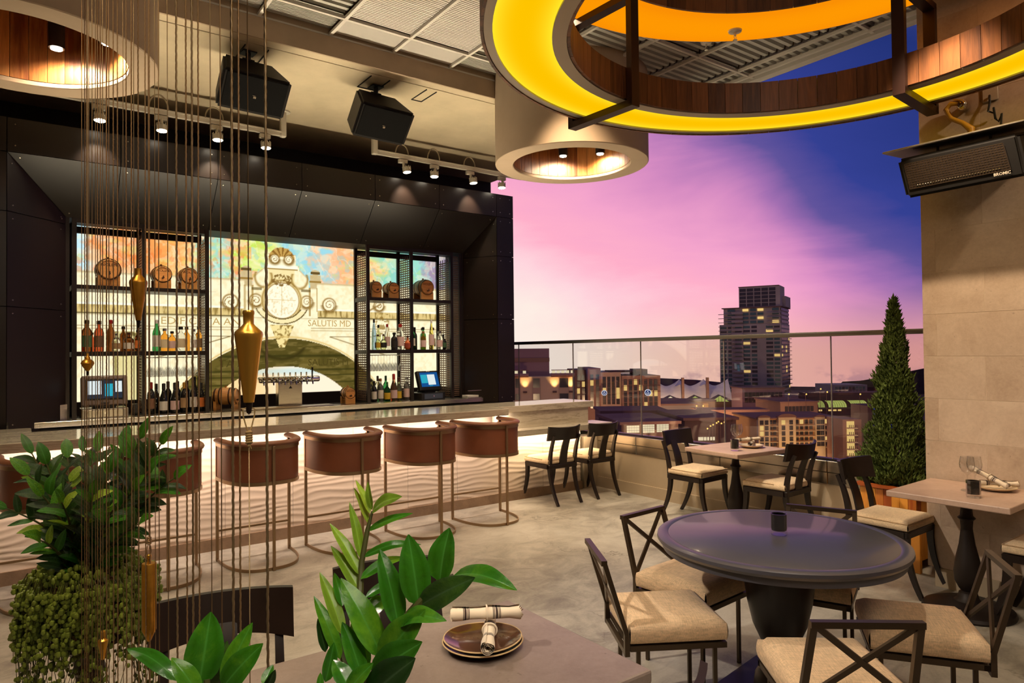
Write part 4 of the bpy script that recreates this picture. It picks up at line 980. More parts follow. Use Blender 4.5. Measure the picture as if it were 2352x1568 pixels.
# ================================================================== SOFFIT FITTINGS
def track(x0, x1, xs_, y, z, label, heads, stem_x):
    o = thing('track_rail', label, 'track', (0, 0, 0))
    b = MB(); b.bar((x0, y, z), (x1, y, z), .042, .045); b.bar((x0, y-.028, z+.02), (x1, y-.028, z+.02), .016, .012); b.build('rail', M['white_metal'], o, False)
    b = MB(); b.rbox((stem_x-.03, y-.035, z-.03), (stem_x+.03, y+.035, 4.265), .012, 3); b.build('stem', M['white_metal'], o)
    MB().cyl((stem_x, y, 4.255), (stem_x, y, 4.27), .075, n=24).build('ceiling_plate', M['white_metal'], o)
    for i, (x, ty, zz, rot) in enumerate(xs_):
        h = thing('spotlight', heads[i], 'spotlight', (x, y, z), 0, 'white track spotlights')
        MB().rbox((-.055, -.02, -.075), (.055, .03, -.028), .004, 1).build('adapter', M['white_metal'], h, False)
        MB().tube([(.0, -.01, -.06), (.0, -.012, -.10), (0, -.02, -.13)], .014, 8).build('yoke', M['white_metal'], h)
        c = V((rot*.035, -.03, -.165)); d = V((rot*.08, -.10, -1)).normalized()
        b = MB(); b.tube([c-d*.045, c-d*.03, c+d*.02], [.03, .048, .052], 18)
        for k in range(10):
            a = 2*pi*k/10; e1 = d.cross(V((1, 0, 0))).normalized(); e2 = d.cross(e1); q = (e1*cos(a)+e2*sin(a))*.047
            b.bar(c-d*.05+q, c-d*.005+q, .006, .012)
        b.build('lamp_housing', M['white_metal'], h)
        MB().cyl(c+d*.021, c+d*.024, .043, n=18).build('lamp_face', M['lamp'], h)
        if i % 4 != 3:
            pts = [V((.05+.0, -.03, .02)), V((.06, -.03, .10)), V((0, -.03, .15+.02*(i % 2))), V((-.09, -.03, .12)), V((-.11, -.03, .03))]
            cv = [pts[0].lerp(pts[1], k/4) for k in range(4)]
            m_ = []
            for k in range(17):
                a = pi*k/16; m_.append(V((-.03+.085*cos(a), -.03, .02+(.12+.02*(i % 2))*sin(a))))
            MB().tube(m_, .008, 7).build('conduit', M['flex'], h)
        spot('spotlight_beam', V((x, y, z))+c+d*.03, V((x+rot*.3, 6.1, 1.0)) if i % 2 else V((x+rot*.2, 8.0, 2.3)), 75 if i % 2 else 95, 66, .8, (1, .80, .56), .03)
    return o
HL = ['white track spotlight, first from the left above the bar', 'white track spotlight, second from the left above the bar', 'white track spotlight, third from the left, under the left speaker', 'white track spotlight next to the left track stem',
      'white track spotlight next to the right track stem', 'white track spotlight, second from the right track stem', 'white track spotlight, last before the round plaster drum', 'white track spotlight at the far right, hanging against the pink sky']
track(.25, 2.34, [(.647, -.55, 0, 0), (1.163, -.5, 0, 0), (1.668, -.5, 0, .1), (2.149, -.5, 0, 0)], 7.314, 4.02, 'white light track on the soffit, left half above the bar', HL[:4], 2.338)
track(3.43, 5.6, [(3.80, -.5, 0, 1), (4.235, -.5, 0, -.6), (4.76, -.5, 0, .8), (5.262, -.5, 0, -.7)], 7.38, 4.03, 'white light track on the soffit, right half above the bar', HL[4:], 3.43)

def speaker(x, y, z, rz, label):
    o = thing('loudspeaker', label, 'speaker', (x, y, z), rz, 'loudspeakers on the soffit')
    body = bpy.data.objects.new('cabinet', MB().hexa([(-.29, -.17, -.17), (.29, -.17, -.17), (.21, .17, -.17), (-.21, .17, -.17), (-.29, -.17, .17), (.29, -.17, .17), (.21, .17, .17), (-.21, .17, .17)]).mesh('cabinet', M['speaker'], False))
    bv = bmesh.new(); bv.from_mesh(body.data); bmesh.ops.bevel(bv, geom=list(bv.edges), offset=.02, segments=2, affect='EDGES'); bv.to_mesh(body.data); bv.free()
    col.objects.link(body); body.parent = o; body.rotation_euler = (radians(41), 0, 0)
    MB().rbox((-.255, -.176, -.145), (.255, -.164, .15), .004, 1).build('front_grille', M['grille'], body, False)
    b = MB(); b.box((-.012, -.179, -.03), (.012, -.174, -.012)); b.box((-.02, -.179, -.008), (.006, -.174, -.004)); b.build('emblem', M['steel'], body, False)
    b = MB(); b.rbox((-.06, -.03, .293), (.06, .09, .304), .004, 1); b.cyl((0, .03, .15), (0, .03, .31), .022, n=12); b.cyl((-.05, .03, .23), (.05, .03, .23), .018, n=10)
    b.build('ceiling_bracket', M['black_plastic'], o)
    return o
speaker(1.64, 6.02, 3.965, radians(4), 'black loudspeaker hung from the soffit, the left one behind the cords')
speaker(2.85, 6.06, 3.95, radians(4), 'black loudspeaker hung from the soffit, the right one above the track stem')
# ================================================================== PLASTER DRUMS WITH WOODEN LINING
def arc_plank(r0, r1, a0, a1, z0, z1, n=2):
    vs_ = []
    for i in range(n+1):
        a = a0+(a1-a0)*i/n
        vs_ += [(r0*cos(a), r0*sin(a), z0), (r1*cos(a), r1*sin(a), z0), (r1*cos(a), r1*sin(a), z1), (r0*cos(a), r0*sin(a), z1)]
    fs = []
    for i in range(n):
        for k in range(4): fs.append((i*4+k, i*4+4+k, i*4+4+(k+1) % 4, i*4+(k+1) % 4))
    fs += [(0, 1, 2, 3), (n*4+3, n*4+2, n*4+1, n*4)]
    return MB().add(vs_, fs)
def planks(parent, r0, r1, z0, z1, n, m, nv=7, name='plank', skip=None):
    mes = []
    for v in range(nv):
        mes.append(arc_plank(r0, r1, .0008/r0*2, 2*pi/n-.0008/r0*2, z0, z1).mesh(name, m, False))
    for i in range(n):
        if skip and skip(2*pi*(i+.5)/n): continue
        o = inst(name, mes[i % nv], parent, (0, 0, 0), 2*pi*i/n)
M['drum_inner'] = mat('white_plaster_lip', srgb(226, 214, 192), .8)
def drum(x, y, label, lights):
    o = thing('ceiling_drum', label, 'ceiling drum', (x, y, 3.6), 0, 'round plaster drums hanging from the ceiling')
    MB().lathe([(.79, .9), (.79, .006), (.784, 0), (.612, 0), (.606, .006), (.606, .035), (.618, .035), (.618, .88)], n=72).build('shell', M['drum'], o)
    MB().lathe([(0, .62), (.612, .62)], n=40).build('inner_lid', M['black_paint'], o)
    planks(o, .602, .615, .036, .62, 34, M['drumwood'])
    for a, rr in lights:
        c = V((rr*cos(a), rr*sin(a), .27))
        b = MB(); b.cyl(c+V((0, 0, -.05)), c+V((0, 0, .13)), .05, n=18); lo = b.build('downlight', M['black_plastic'], o)
        MB().cyl(c+V((0, 0, -.058)), c+V((0, 0, -.048)), .036, n=16).build('lamp_face', M['lamp'], lo)
        p = V((x, y, 3.6))+c+V((0, 0, -.07)); spot('drum_lamp', p, p+V((cos(a)*.30, sin(a)*.30, -1)), 62, 156, .9, (1, .80, .55), .04)
drum(4.69, 5.33, 'round plaster drum with lit wooden lining, hanging against the pink sky', [(1.06, .43), (.17, .50), (3.6, .43)])
drum(.035, 5.33, 'round plaster drum with lit wooden lining at the left picture edge', [(1.06, .43), (.17, .50), (3.6, .43)])

# ================================================================== RING CHANDELIER
RC = (3.29, 1.885)
def diffuser(name, c0, c1, r0, r1, s0, s1):
    """backlit acrylic ring, brighter over the LED tapes at its two edges"""
    m = bpy.data.materials.new(name); m.use_nodes = True; t = NT(m.node_tree); t.n.clear()
    r = t.vmath('LENGTH', t.vmath('MULTIPLY', t.coord('Object'), (1, 1, 0)))
    f = t.math('ABSOLUTE', t.rng(r, r0, r1, -1, 1)); f = t.math('POWER', f, 2.5)
    e = t.new('ShaderNodeEmission'); t.put(e.inputs[0], t.mix(f, c0, c1)); t.put(e.inputs[1], t.rng(f, 0, 1, s0, s1))
    t.l.new(e.outputs[0], t.new('ShaderNodeOutputMaterial').inputs[0]); return m
M['amber'] = diffuser('amber_diffuser', srgb(255, 196, 0), srgb(255, 226, 40), 1.318, 1.625, 1.0, 1.06)
M['orange'] = diffuser('orange_diffuser', srgb(255, 152, 2), srgb(255, 146, 4), 1.3, 1.68, 1.0, .96)
M['rim'] = mat('pale_metal_rim', srgb(176, 164, 148), .4, metal=.4)
ring = thing('ring_chandelier', 'huge suspended wooden ring lamp with glowing yellow underside and an orange ring above', 'chandelier', (*RC, 3.30))
def ring_lamp(z, m, name):
    MB().lathe([(1.318, z), (1.625, z)], n=120).build('diffuser', m, ring)
    MB().lathe([(1.625, z+.004), (1.625, z-.010), (1.670, z-.010), (1.670, z+.025)], n=120).build('outer_rim', M['rim'], ring)
    MB().lathe([(1.318, z+.004), (1.318, z-.010), (1.242, z-.010), (1.242, z+.025)], n=120).build('inner_rim', M['rim'], ring)
    MB().lathe([(1.245, z+.19), (1.675, z+.19)], n=120).build('top_cover', M['dark_steel'], ring)
ring_lamp(0, M['amber'], 'lower')
planks(ring, 1.222, 1.240, -.004, .198, 64, M['ringwood'])
planks(ring, 1.672, 1.688, -.016, .198, 72, M['ringwood'])
zu = .70
MB().lathe([(1.24, zu), (1.685, zu)], n=110).build('upper_diffuser', M['orange'], ring)
MB().lathe([(1.685, zu), (1.692, zu), (1.692, zu+.18)], n=110).build('upper_rim', M['rim'], ring)
for o in (): pass
nb = 52; pm = [arc_plank(1.222, 1.24, .001, 2*pi/nb-.001, zu-.008, zu+.18).mesh('plank', M['ringwood'], False) for k in range(6)]
for i in range(nb): inst('plank', pm[i % 6], ring, (0, 0, 0), 2*pi*i/nb)
def bracket(a):
    ca, sa = cos(a), sin(a); b = MB(); e = V((ca, sa, 0))
    z0, z1 = -.045, zu-.04
    b.bar(e*1.165+V((0, 0, z0)), e*1.755+V((0, 0, z0)), .072, .044)
    for rr in (1.185, 1.735): b.bar(e*rr+V((0, 0, z0-.02)), e*rr+V((0, 0, z1)), .072, .044, up=e)
    b.bar(e*1.165+V((0, 0, z1)), e*1.755+V((0, 0, z1)), .072, .044)
    b.cyl(e*1.46+V((0, 0, zu+.02)), e*1.46+V((0, 0, 1.145)), .012, n=8)
    b.build('hanger', M['bracket'], ring, False)
for a in (1.615, .078, 3.20, 4.74): bracket(a)
def sprinkler(p, label):
    o = thing('fire_sprinkler', label, 'sprinkler', p, 0, 'fire sprinklers on the ceiling')
    MB().cyl((0, 0, 0), (0, 0, .05), .014, n=10).build('pipe', M['sprinkler'], o)
    MB().lathe([(0, 0), (.05, -.002), (.046, -.012), (.02, -.016), (0, -.016)], n=20).build('plate', M['sprinkler'], o)
    b = MB(); b.cyl((0, 0, -.015), (0, 0, -.04), .009, n=8); b.cyl((0, 0, -.07), (0, 0, -.073), .016, n=12)
    for s in (-1, 1): b.tube([(0, 0, -.038), (s*.014, 0, -.05), (0, 0, -.071)], .0025, 5)
    b.build('head', M['sprinkler'], o)

# ================================================================== HEATER AND FITTINGS ON THE PIER
ht = thing('patio_heater', 'black wall-mounted gas heater with perforated face under a metal heat shield', 'heater', (4.9, 1.8, 2.78))
b = MB()
hb = MB().hexa([(-.10, -.375, -.125), (.14, -.375, -.02), (.14, .335, -.02), (-.10, .30, -.135), (-.13, -.34, .135), (.10, -.34, .19), (.10, .34, .19), (-.13, .345, .135)]).mesh('housing', M['black_plastic'], False)
bm = bmesh.new(); bm.from_mesh(hb); bmesh.ops.bevel(bm, geom=list(bm.edges), offset=.022, segments=3, affect='EDGES'); bm.to_mesh(hb); bm.free()
ho = bpy.data.objects.new('housing', hb); col.objects.link(ho); ho.parent = ht
# perforated face: in the plane of the front (local -X), as a woven grid of fine wires
A0, A1, B0, B1 = V((-.112, .285, -.10)), V((-.112, -.335, -.092)), V((-.138, .315, .10)), V((-.138, -.30, .10))
def fp(u, v): return A0.lerp(A1, u).lerp(B0.lerp(B1, u), v)
b = MB()
for k in range(34): b.bar(fp(.04+.9*k/33, .12), fp(.04+.9*k/33, .95), .004, .004, up=(1, 0, 0))
for k in range(12): b.bar(fp(.04, .12+.83*k/11), fp(.94, .12+.83*k/11), .004, .004, up=(1, 0, 0))
o = b.build('perforated_face', M['gunmetal'], ht, False); o['kind'] = 'stuff'
MB().add([fp(.03, .1), fp(.95, .1), fp(.95, .96), fp(.03, .96)], [(0, 1, 2, 3)]).build('burner_plate', mat('sooty_burner', srgb(40, 30, 26), .5, nz=(30, .6, 1.3)), ht, False)
b = MB()
for k in range(30): p = fp(.12+.74*k/29, .2); b.ball(p+V((-.004, 0, 0)), .0045, 6, 4)
o = b.build('burner_studs', M['steel'], ht); o['kind'] = 'stuff'
dvec = (fp(1, .5)-fp(0, .5)).normalized(); uvec = (fp(.5, 1)-fp(.5, 0)).normalized(); nvec = dvec.cross(uvec)
if nvec.x > 0: nvec = -nvec
mt = Matrix((dvec, uvec, dvec.cross(uvec))).transposed()
text('BROMIC', .024, ht, fp(.80, .035)+V((-.006, 0, 0)), mt.to_euler(), mat('silver_lettering', srgb(220, 210, 196), .4), 'LEFT', .0008, bold=True)
b = MB(); b.rbox((-.16, -.45, .20), (.30, .42, .212), .003, 1, taper=lambda c: (c.x, c.y, c.z+(.03 if c.x < -.1 else 0)*0+(c.x-.07)*.06))
b.build('heat_shield', M['dull_steel'], ht, False)
b = MB()
for yy in (-.16, .14): b.bar((0, yy, .15), (0, yy, .205), .03, .006)
for yy in (-.12, .12): b.bar((.10, yy, .08), (.31, yy, .08), .03, .03)
b.bar((-.1, -.30, .195), (-.1, .25, .195), .02, .012); b.build('support_arm', M['black_plastic'], ht, False)
ol = thing('wall_outlet', 'small weatherproof outlet with clear cover and black cord on the stone pier', 'outlet', (5.2, 1.735, 3.33))
MB().rbox((-.045, -.05, -.06), (0, .05, .06), .008, 2).build('clear_cover', M['clear'], ol)
MB().rbox((-.012, -.045, -.055), (0, .045, .055), .003, 1).build('back_plate', M['ivory'], ol)
MB().tube([(-.02, 0, -.02), (-.05, -.01, -.08), (-.05, .0, -.13), (-.03, -.03, -.15), (-.06, -.035, -.12), (-.05, -.04, -.19), (-.03, -.05, -.21), (-.05, -.075, -.17), (-.05, -.07, -.24), (-.05, -.09, -.30)], .007, 7).build('cord', M['black_plastic'], ol)
gv = thing('gas_valve', 'chrome gas valve with yellow flexible hose on the stone pier above the heater', 'valve', (5.2, 1.88, 3.28))
b = MB(); b.cyl((0, 0, 0), (-.05, 0, 0), .028, n=14); b.cyl((-.05, 0, 0), (-.09, 0, 0), .02, n=12); b.ball((-.06, 0, 0), .034, 12, 8); b.build('valve_body', M['chrome'], gv)
MB().bar((-.07, -.01, .03), (-.07, .05, .05), .012, .008).build('handle', M['yellow_hose'], gv, False)
MB().tube([(-.05, .0, .02), (-.06, .07, .03), (-.06, .10, -.0), (-.06, .07, -.07), (-.06, .0, -.12), (-.05, -.045, -.17), (-.05, -.05, -.25)], [.016, .017, .017, .016, .016, .024, .012], 10).build('hose', M['yellow_hose'], gv)
q = at(1688, 70, 1)-CAM; sprinkler((CAM+q*((3.998-HC)/q.z))[:], 'white fire sprinkler seen against the orange ring')
q = at(1622, 97, 1)-CAM; sprinkler((CAM+q*((4.448-HC)/q.z))[:], 'white fire sprinkler on the ribbed ceiling beside the orange ring')

# ================================================================== KLISMOS CHAIRS
def curve(p0, p1, p2, n=10):
    p0, p1, p2 = V(p0), V(p1), V(p2); return [p0*(1-t)**2+p1*2*t*(1-t)+p2*t*t for t in [i/n for i in range(n+1)]]
def sweep_rect(pts, w0, w1, d0, d1, side=(1, 0, 0)):
    """tapering rectangular bar along a curve; w across `side`, d in the plane of the curve"""
    b = MB(); vs_ = []; n = len(pts); s = V(side)
    for i, p in enumerate(pts):
        d = (pts[min(i+1, n-1)]-pts[max(i-1, 0)]).normalized(); q = d.cross(s).normalized(); f = i/(n-1); w_ = (w0+(w1-w0)*f)/2; dd = (d0+(d1-d0)*f)/2
        vs_ += [p-s*w_-q*dd, p+s*w_-q*dd, p+s*w_+q*dd, p-s*w_+q*dd]
    fs = [(3, 2, 1, 0), tuple((n-1)*4+k for k in range(4))]
    for i in range(n-1):
        for k in range(4): fs.append((i*4+k, i*4+(k+1) % 4, i*4+4+(k+1) % 4, i*4+4+k))
    return b.add(vs_, [f[::-1] for f in fs])
def cushion_mesh(w_, d, z0, z1, name, m, r=.02, puff=.012, wf=None):
    b = MB(); n = 14; wf = wf or w_
    def top(u, v, z, s):
        x = (u-.5)*(wf*v+w_*(1-v)); y = (v-.5)*d
        ex = min(u, 1-u)*w_; ey = min(v, 1-v)*d; e = min(ex, ey, .06)/.06
        corner = max(0, 1-min(ex, ey)/.03)*0
        return (x, y, z+s*puff*(1-(1-e)**2)-s*r*max(0, 1-min(ex, ey)/.02)**2)
    b.grid(lambda u, v: top(u, v, z1, 1), n, n); o1 = len(b.v); b.grid(lambda u, v: top(1-u, v, z0, -.4), n, n)
    zt, zb = z1-r, z0+r*.4; hw = w_/2; hf = wf/2; h = d/2
    ed = []
    def bulge(u): return .006*sin(pi*u)
    for (pa, pb) in (((-hw, -h), (hw, -h)), ((hw, -h), (hf, h)), ((hf, h), (-hf, h)), ((-hf, h), (-hw, -h))):
        pa, pb = V((*pa, 0)), V((*pb, 0)); nn = (pb-pa).cross(V((0, 0, 1))).normalized()
        b.grid(lambda u, v: tuple(pa.lerp(pb, u)+nn*(.007*sin(pi*v))+V((0, 0, zb+(zt-zb)*v))), n, 4)
    bm = bmesh.new(); me = b.mesh(name, m, True, 70); bm.from_mesh(me); bmesh.ops.remove_doubles(bm, verts=bm.verts, dist=.0015); bmesh.ops.recalc_face_normals(bm, faces=bm.faces); bm.to_mesh(me); bm.free()
    me.shade_smooth(); return me
def klismos():
    o = thing('klismos_chair', '', 'chair', group='dark klismos chairs with beige cushions')
    for s in (-1, 1):
        sweep_rect(curve((s*.192, .205, .425), (s*.188, .19, .20), (s*.198, .30, 0)), .036, .024, .046, .026).build('leg', M['klismos'], o)
        sweep_rect(curve((s*.178, -.17, .425), (s*.172, -.165, .22), (s*.166, -.30, 0)), .034, .024, .046, .026).build('leg', M['klismos'], o)
        sweep_rect(curve((s*.178, -.175, .40), (s*.178, -.185, .60), (s*.176, -.262, .75)), .032, .026, .044, .026).build('stile', M['klismos'], o)
    b = MB(); b.rbox((-.215, .185, .385), (.215, .225, .432), .006, 1); b.rbox((-.20, -.2, .385), (.20, -.165, .432), .006, 1)
    for s in (-1, 1): b.hexa([(s*.20-.017, -.17, .387), (s*.20+.017, -.17, .387), (s*.205+.017, .2, .387), (s*.205-.017, .2, .387), (s*.20-.017, -.17, .43), (s*.20+.017, -.17, .43), (s*.205+.017, .2, .43), (s*.205-.017, .2, .43)])
    b.box((-.19, -.165, .405), (.19, .19, .425)); b.build('seat_frame', M['klismos'], o, False)
    def rl(u, v):
        a = (u-.5)*2; x = a*.222; y = -.278+.085*a*a; return V((x, y-(v-.5)*.035, .705+v*.135+(.012*a*a if v > .5 else -.01*a*a)))
    b = MB(); n = 18; b.grid(lambda u, v: rl(u, v), n, 4); b.grid(lambda u, v: rl(1-u, v)+V((0, -.024, 0)), n, 4)
    for v in (0, 1): b.grid(lambda u, w_: rl(u if v == 0 else 1-u, v)+V((0, -.024*(1-w_), 0)), n, 1)
    for u in (0, 1): b.grid(lambda q, w_: rl(u, q)+V((0, -.024*(w_ if u == 0 else 1-w_), 0)), 4, 1)
    b.build('back_rail', M['klismos'], o)
    sweep_rect(curve((0, -.185, .42), (0, -.20, .60), (0, -.275, .74)), .105, .085, .016, .014).build('splat', M['klismos'], o)
    co = bpy.data.objects.new('seat_cushion', cushion_mesh(.40, .40, .432, .492, 'seat_cushion', M['cushion'], .012, .012, .43)); col.objects.link(co); co.parent = o; co.location = (0, .022, 0)
    pts = [(-.20, -.2, .482), (.20, -.2, .482), (.215, .2, .482), (-.215, .2, .482), (-.20, -.2, .482)]
    MB().tube([V(p).lerp(V(q), k/4) for p, q in zip(pts, pts[1:]) for k in range(4)], .004, 5, False).build('piping', M['piping'], co)
    return o
kc = klismos()
KL = [((4.89, 5.945, 0), 0.0, 'dark klismos chair at the low counter, next to the last bar stool'),
      ((5.475, 5.94, 0), 0.0, 'dark klismos chair at the low counter, beside the steel-clad parapet'),
      ((5.50, 4.44, 0), pi+.06, 'dark klismos chair left of the white table by the glass balustrade'),
      ((5.555, 3.56, 0), 0.03, 'dark klismos chair right of the white table by the glass balustrade, back to the camera'),
      ((5.0, 2.355, 0), pi+.02, 'dark klismos chair in front of the cedar planter at the stone pier table'),
      ((4.97, 1.36, 0), .0, 'dark klismos chair half cut by the right picture edge'),
      ((.515, 2.215, 0), pi-.25, 'dark klismos chair behind the left foreground leaves, back rail seen past the cords'),
      ((1.12, 2.20, 0), pi-.28, 'dark klismos chair hidden behind the tall foreground plant'),
      ((1.215, 1.365, 0), 0, 'klismos chair at the bottom picture edge, only the rail tip showing')]
for i, (p, a, l) in enumerate(KL):
    if i == 0: kc.location = p; kc.rotation_euler = (0, 0, a); kc['label'] = l
    else: dup(kc, p, a, l)

# ================================================================== X-BACK METAL CHAIRS
def xchair():
    o = thing('cross_back_chair', '', 'chair', group='metal cross-back chairs around the round table')
    W_, D = .40, .43
    me = cushion_mesh(W_, D, .385, .475, 'seat_cushion', M['linen'], .014, .010)
    co = bpy.data.objects.new('seat_cushion', me); col.objects.link(co); co.parent = o
    b = MB()
    for s in (-1, 1):
        b.bar((s*(W_/2-.011), -D/2, .368), (s*(W_/2-.011), D/2, .368), .022, .024); b.bar((-W_/2, s*(D/2-.011), .3678), (W_/2, s*(D/2-.011), .3678), .022, .0235)
    b.box((-W_/2+.02, -D/2+.02, .374), (W_/2-.02, D/2-.02, .383))
    b.build('seat_frame', M['gunmetal'], o, False)
    for sx_ in (-1, 1):
        for sy in (-1, 1): MB().rbox((sx_*.165-.009, sy*.172-.009, 0), (sx_*.165+.009, sy*.172+.009, .358), .0015, 1).build('leg', M['gunmetal'], o, False)
        x = sx_*(W_/2-.013)
        b = MB(); b.bar((x, -D/2-.013, .335), (x, -D/2-.013, .43), .024, .022, up=(0, 1, 0)); b.bar((x, -D/2-.013, .425), (x*.93, -D/2-.105, .735), .024, .020, up=(0, 1, 0)); b.build('stile', M['gunmetal'], o, False)
    xt = (W_/2-.013)*.93
    MB().bar((-xt-.012, -D/2-.107, .735), (xt+.012, -D/2-.107, .735), .026, .022).build('top_rail', M['gunmetal'], o, False)
    MB().bar((-W_/2, -D/2-.013, .347), (W_/2, -D/2-.013, .347), .02, .022).build('rear_rail', M['gunmetal'], o, False)
    for s in (-1, 1): MB().bar((s*(W_/2-.02), -D/2-.018-.002*s, .44), (-s*(xt-.012), -D/2-.103-.002*s, .725), .022, .010, up=(0, 1, .3)).build('cross_brace', M['gunmetal'], o, False)
    return o
xc = xchair()
def face(d): return atan2(-d[0], d[1])
XL = [((2.93, 2.40, 0), face((.08, -1)), 'metal cross-back chair behind the round table on its left, seat in the table shadow'),
      ((2.44, 2.16, 0), face((.86, -.52)), 'metal cross-back chair at the left of the round table, seen from the side'),
      ((3.46, 2.02, 0), face((-.93, -.38)), 'metal cross-back chair behind the round table on its right, only its rail showing'),
      ((2.50, 1.405, 0), face((.63, .776)), 'metal cross-back chair in front of the round table, X back towards the camera'),
      ((3.20, 1.39, 0), face((-.57, .82)), 'metal cross-back chair right of the round table with an ochre-lit cushion edge')]
for i, (p, a, l) in enumerate(XL):
    if i == 0: xc.location = p; xc.rotation_euler = (0, 0, a); xc['label'] = l
    else: dup(xc, p, a, l)

# ================================================================== TABLES
rt = thing('round_table', 'large round dark metal table on a black urn pedestal', 'table', (3.0, 1.93, 0))
MB().lathe([(0, .752), (.515, .752), (.52, .749), (.525, .752), (.557, .752), (.573, .744), (.575, .730), (.565, .716), (.548, .712), (.548, .682), (.53, .676), (0, .676)], n=96).build('tabletop', M['table_dark'], rt)
MB().lathe([(0, .67), (.15, .67), (.168, .655), (.17, .63), (.164, .55), (.15, .44), (.125, .33), (.085, .24), (.055, .19), (.05, .16), (.07, .13), (.10, .11), (.118, .08), (.122, .055), (.125, .03), (0, .03)], n=48).build('pedestal', M['urn'], rt)
o = MB().rbox((-.24, -.24, 0), (.24, .24, .03), .004, 1).build('base_plate', M['urn'], rt, False); o.rotation_euler = (0, 0, .15)
def square_table(p, rz, hx, hy, label, m, baluster=True, th=.038):
    o = thing('square_table', label, 'table', p, rz)
    MB().rbox((-hx, -hy, .75-th), (hx, hy, .75), .006, 2).build('tabletop', m, o, False)
    MB().rbox((-.12, -.12, .695), (.12, .12, .711), .004, 1).build('top_plate', M['iron'], o, False)
    MB().lathe([(0, .70), (.045, .70), (.035, .69), (.03, .66), (.036, .60), (.05, .585), (.036, .57), (.032, .52), (.045, .42), (.068, .32), (.077, .25), (.072, .19), (.05, .145), (.036, .13), (.05, .12), (.06, .085), (.09, .06), (0, .06)], n=32).build('baluster', M['iron'], o)
    MB().lathe([(0, .075), (.08, .07), (.18, .055), (.245, .03), (.255, .012), (.25, 0), (0, 0)], n=40).build('foot_disc', M['iron'], o)
    return o
square_table((5.415, 3.91, 0), -.145+.06, .335, .31, 'small square pale stone table with baluster leg by the glass balustrade', M['table_stone'])
square_table((4.845, 1.80, 0), 0.02, .335, .335, 'small square pale stone table against the stone pier', M['table_stone'])
ft = thing('rectangular_table', 'grey-brown stone table in the foreground with plate and striped napkins', 'table', (.98, 1.69, 0))
MB().rbox((-.49, -.345, .71), (.485, .355, .75), .008, 2).build('tabletop', M['front_stone'], ft, False)
for s in (-1.4, .06):
    MB().lathe([(0, .71), (.045, .70), (.032, .66), (.05, .585), (.034, .52), (.068, .32), (.077, .25), (.05, .145), (.06, .085), (.09, .06), (0, .06)], (s*.25, 0, 0), 24).build('baluster', M['iron'], ft)
    MB().lathe([(0, .07), (.18, .055), (.22, .02), (.22, 0), (0, 0)], (s*.25, 0, 0), 28).build('foot_disc', M['iron'], ft)

# ================================================================== TABLEWARE
def votive(p, label, s=1.):
    o = thing('candle_holder', label, 'candle holder', p, 0, 'smoked glass candle holders')
    MB().lathe([(0, .022*s), (.034*s, .022*s), (.037*s, .03*s), (.037*s, .10*s), (.034*s, .10*s), (.033*s, .035*s), (0, .03*s)], n=10).build('dark_glass', M['votive'], o, True, 20)
    MB().lathe([(0, 0), (.036*s, 0), (.039*s, .004*s), (.039*s, .103*s), (.0372*s, .103*s), (.0372*s, .021*s), (0, .021*s)], n=10).build('clear_shell', M['clear'], o, True, 20)
    return o
votive((3.02, 1.938, .753), 'smoked glass candle holder on the round dark table')
votive((5.255, 3.80, .7505), 'smoked glass candle holder on the table by the glass balustrade')
votive((4.685, 1.70, .7505), 'smoked glass candle holder on the table at the stone pier')
def wineglass(p, label):
    o = thing('wine_glass', label, 'wine glass', p, 0, 'clear wine glasses on the tables')
    MB().lathe([(0, .001), (.036, .001), (.036, .003), (.006, .006), (.0042, .02), (.0042, .095), (.007, .102), (.03, .122), (.042, .150), (.043, .17), (.036, .215), (.0353, .215), (.0422, .17), (.041, .151), (.029, .124), (0, .106)], n=24).build('glass', M['clear'], o)
wineglass((5.41, 3.90, .7505), 'clear wine glass beside the balustrade table plate, the left one of two')
wineglass((5.475, 3.92, .7505), 'clear wine glass beside the balustrade table plate, the right one of two')
wineglass((4.87, 1.80, .7505), 'clear wine glass at the pier table, the left one beside the candle holder')
wineglass((4.915, 1.775, .7505), 'clear wine glass at the pier table, the right one beside the napkins')
def striped(name, axis_len):
    m = bpy.data.materials.new(name); m.use_nodes = True; t = NT(m.node_tree); b = t.n['Principled BSDF']
    s = t.new('ShaderNodeSeparateXYZ'); t.put(s.inputs[0], t.coord('Object')); x = s.outputs[0]
    f = None
    for c, w_ in ((-.062, .0035), (-.055, .0012), (-.068, .0012), (-.051, .0012), (.035, .0035), (.042, .0012), (.028, .0012), (.046, .0012), (.024, .0012)):
        q = t.math('LESS_THAN', t.math('ABSOLUTE', t.math('SUBTRACT', x, c)), w_); f = q if f is None else t.math('MAXIMUM', f, q)
    t.put(b.inputs['Base Color'], t.mix(f, srgb(232, 214, 190), srgb(62, 44, 38))); b.inputs['Roughness'].default_value = .9; b.inputs['Sheen Weight'].default_value = .2
    return m
M['napkin'] = striped('striped_linen', .2)
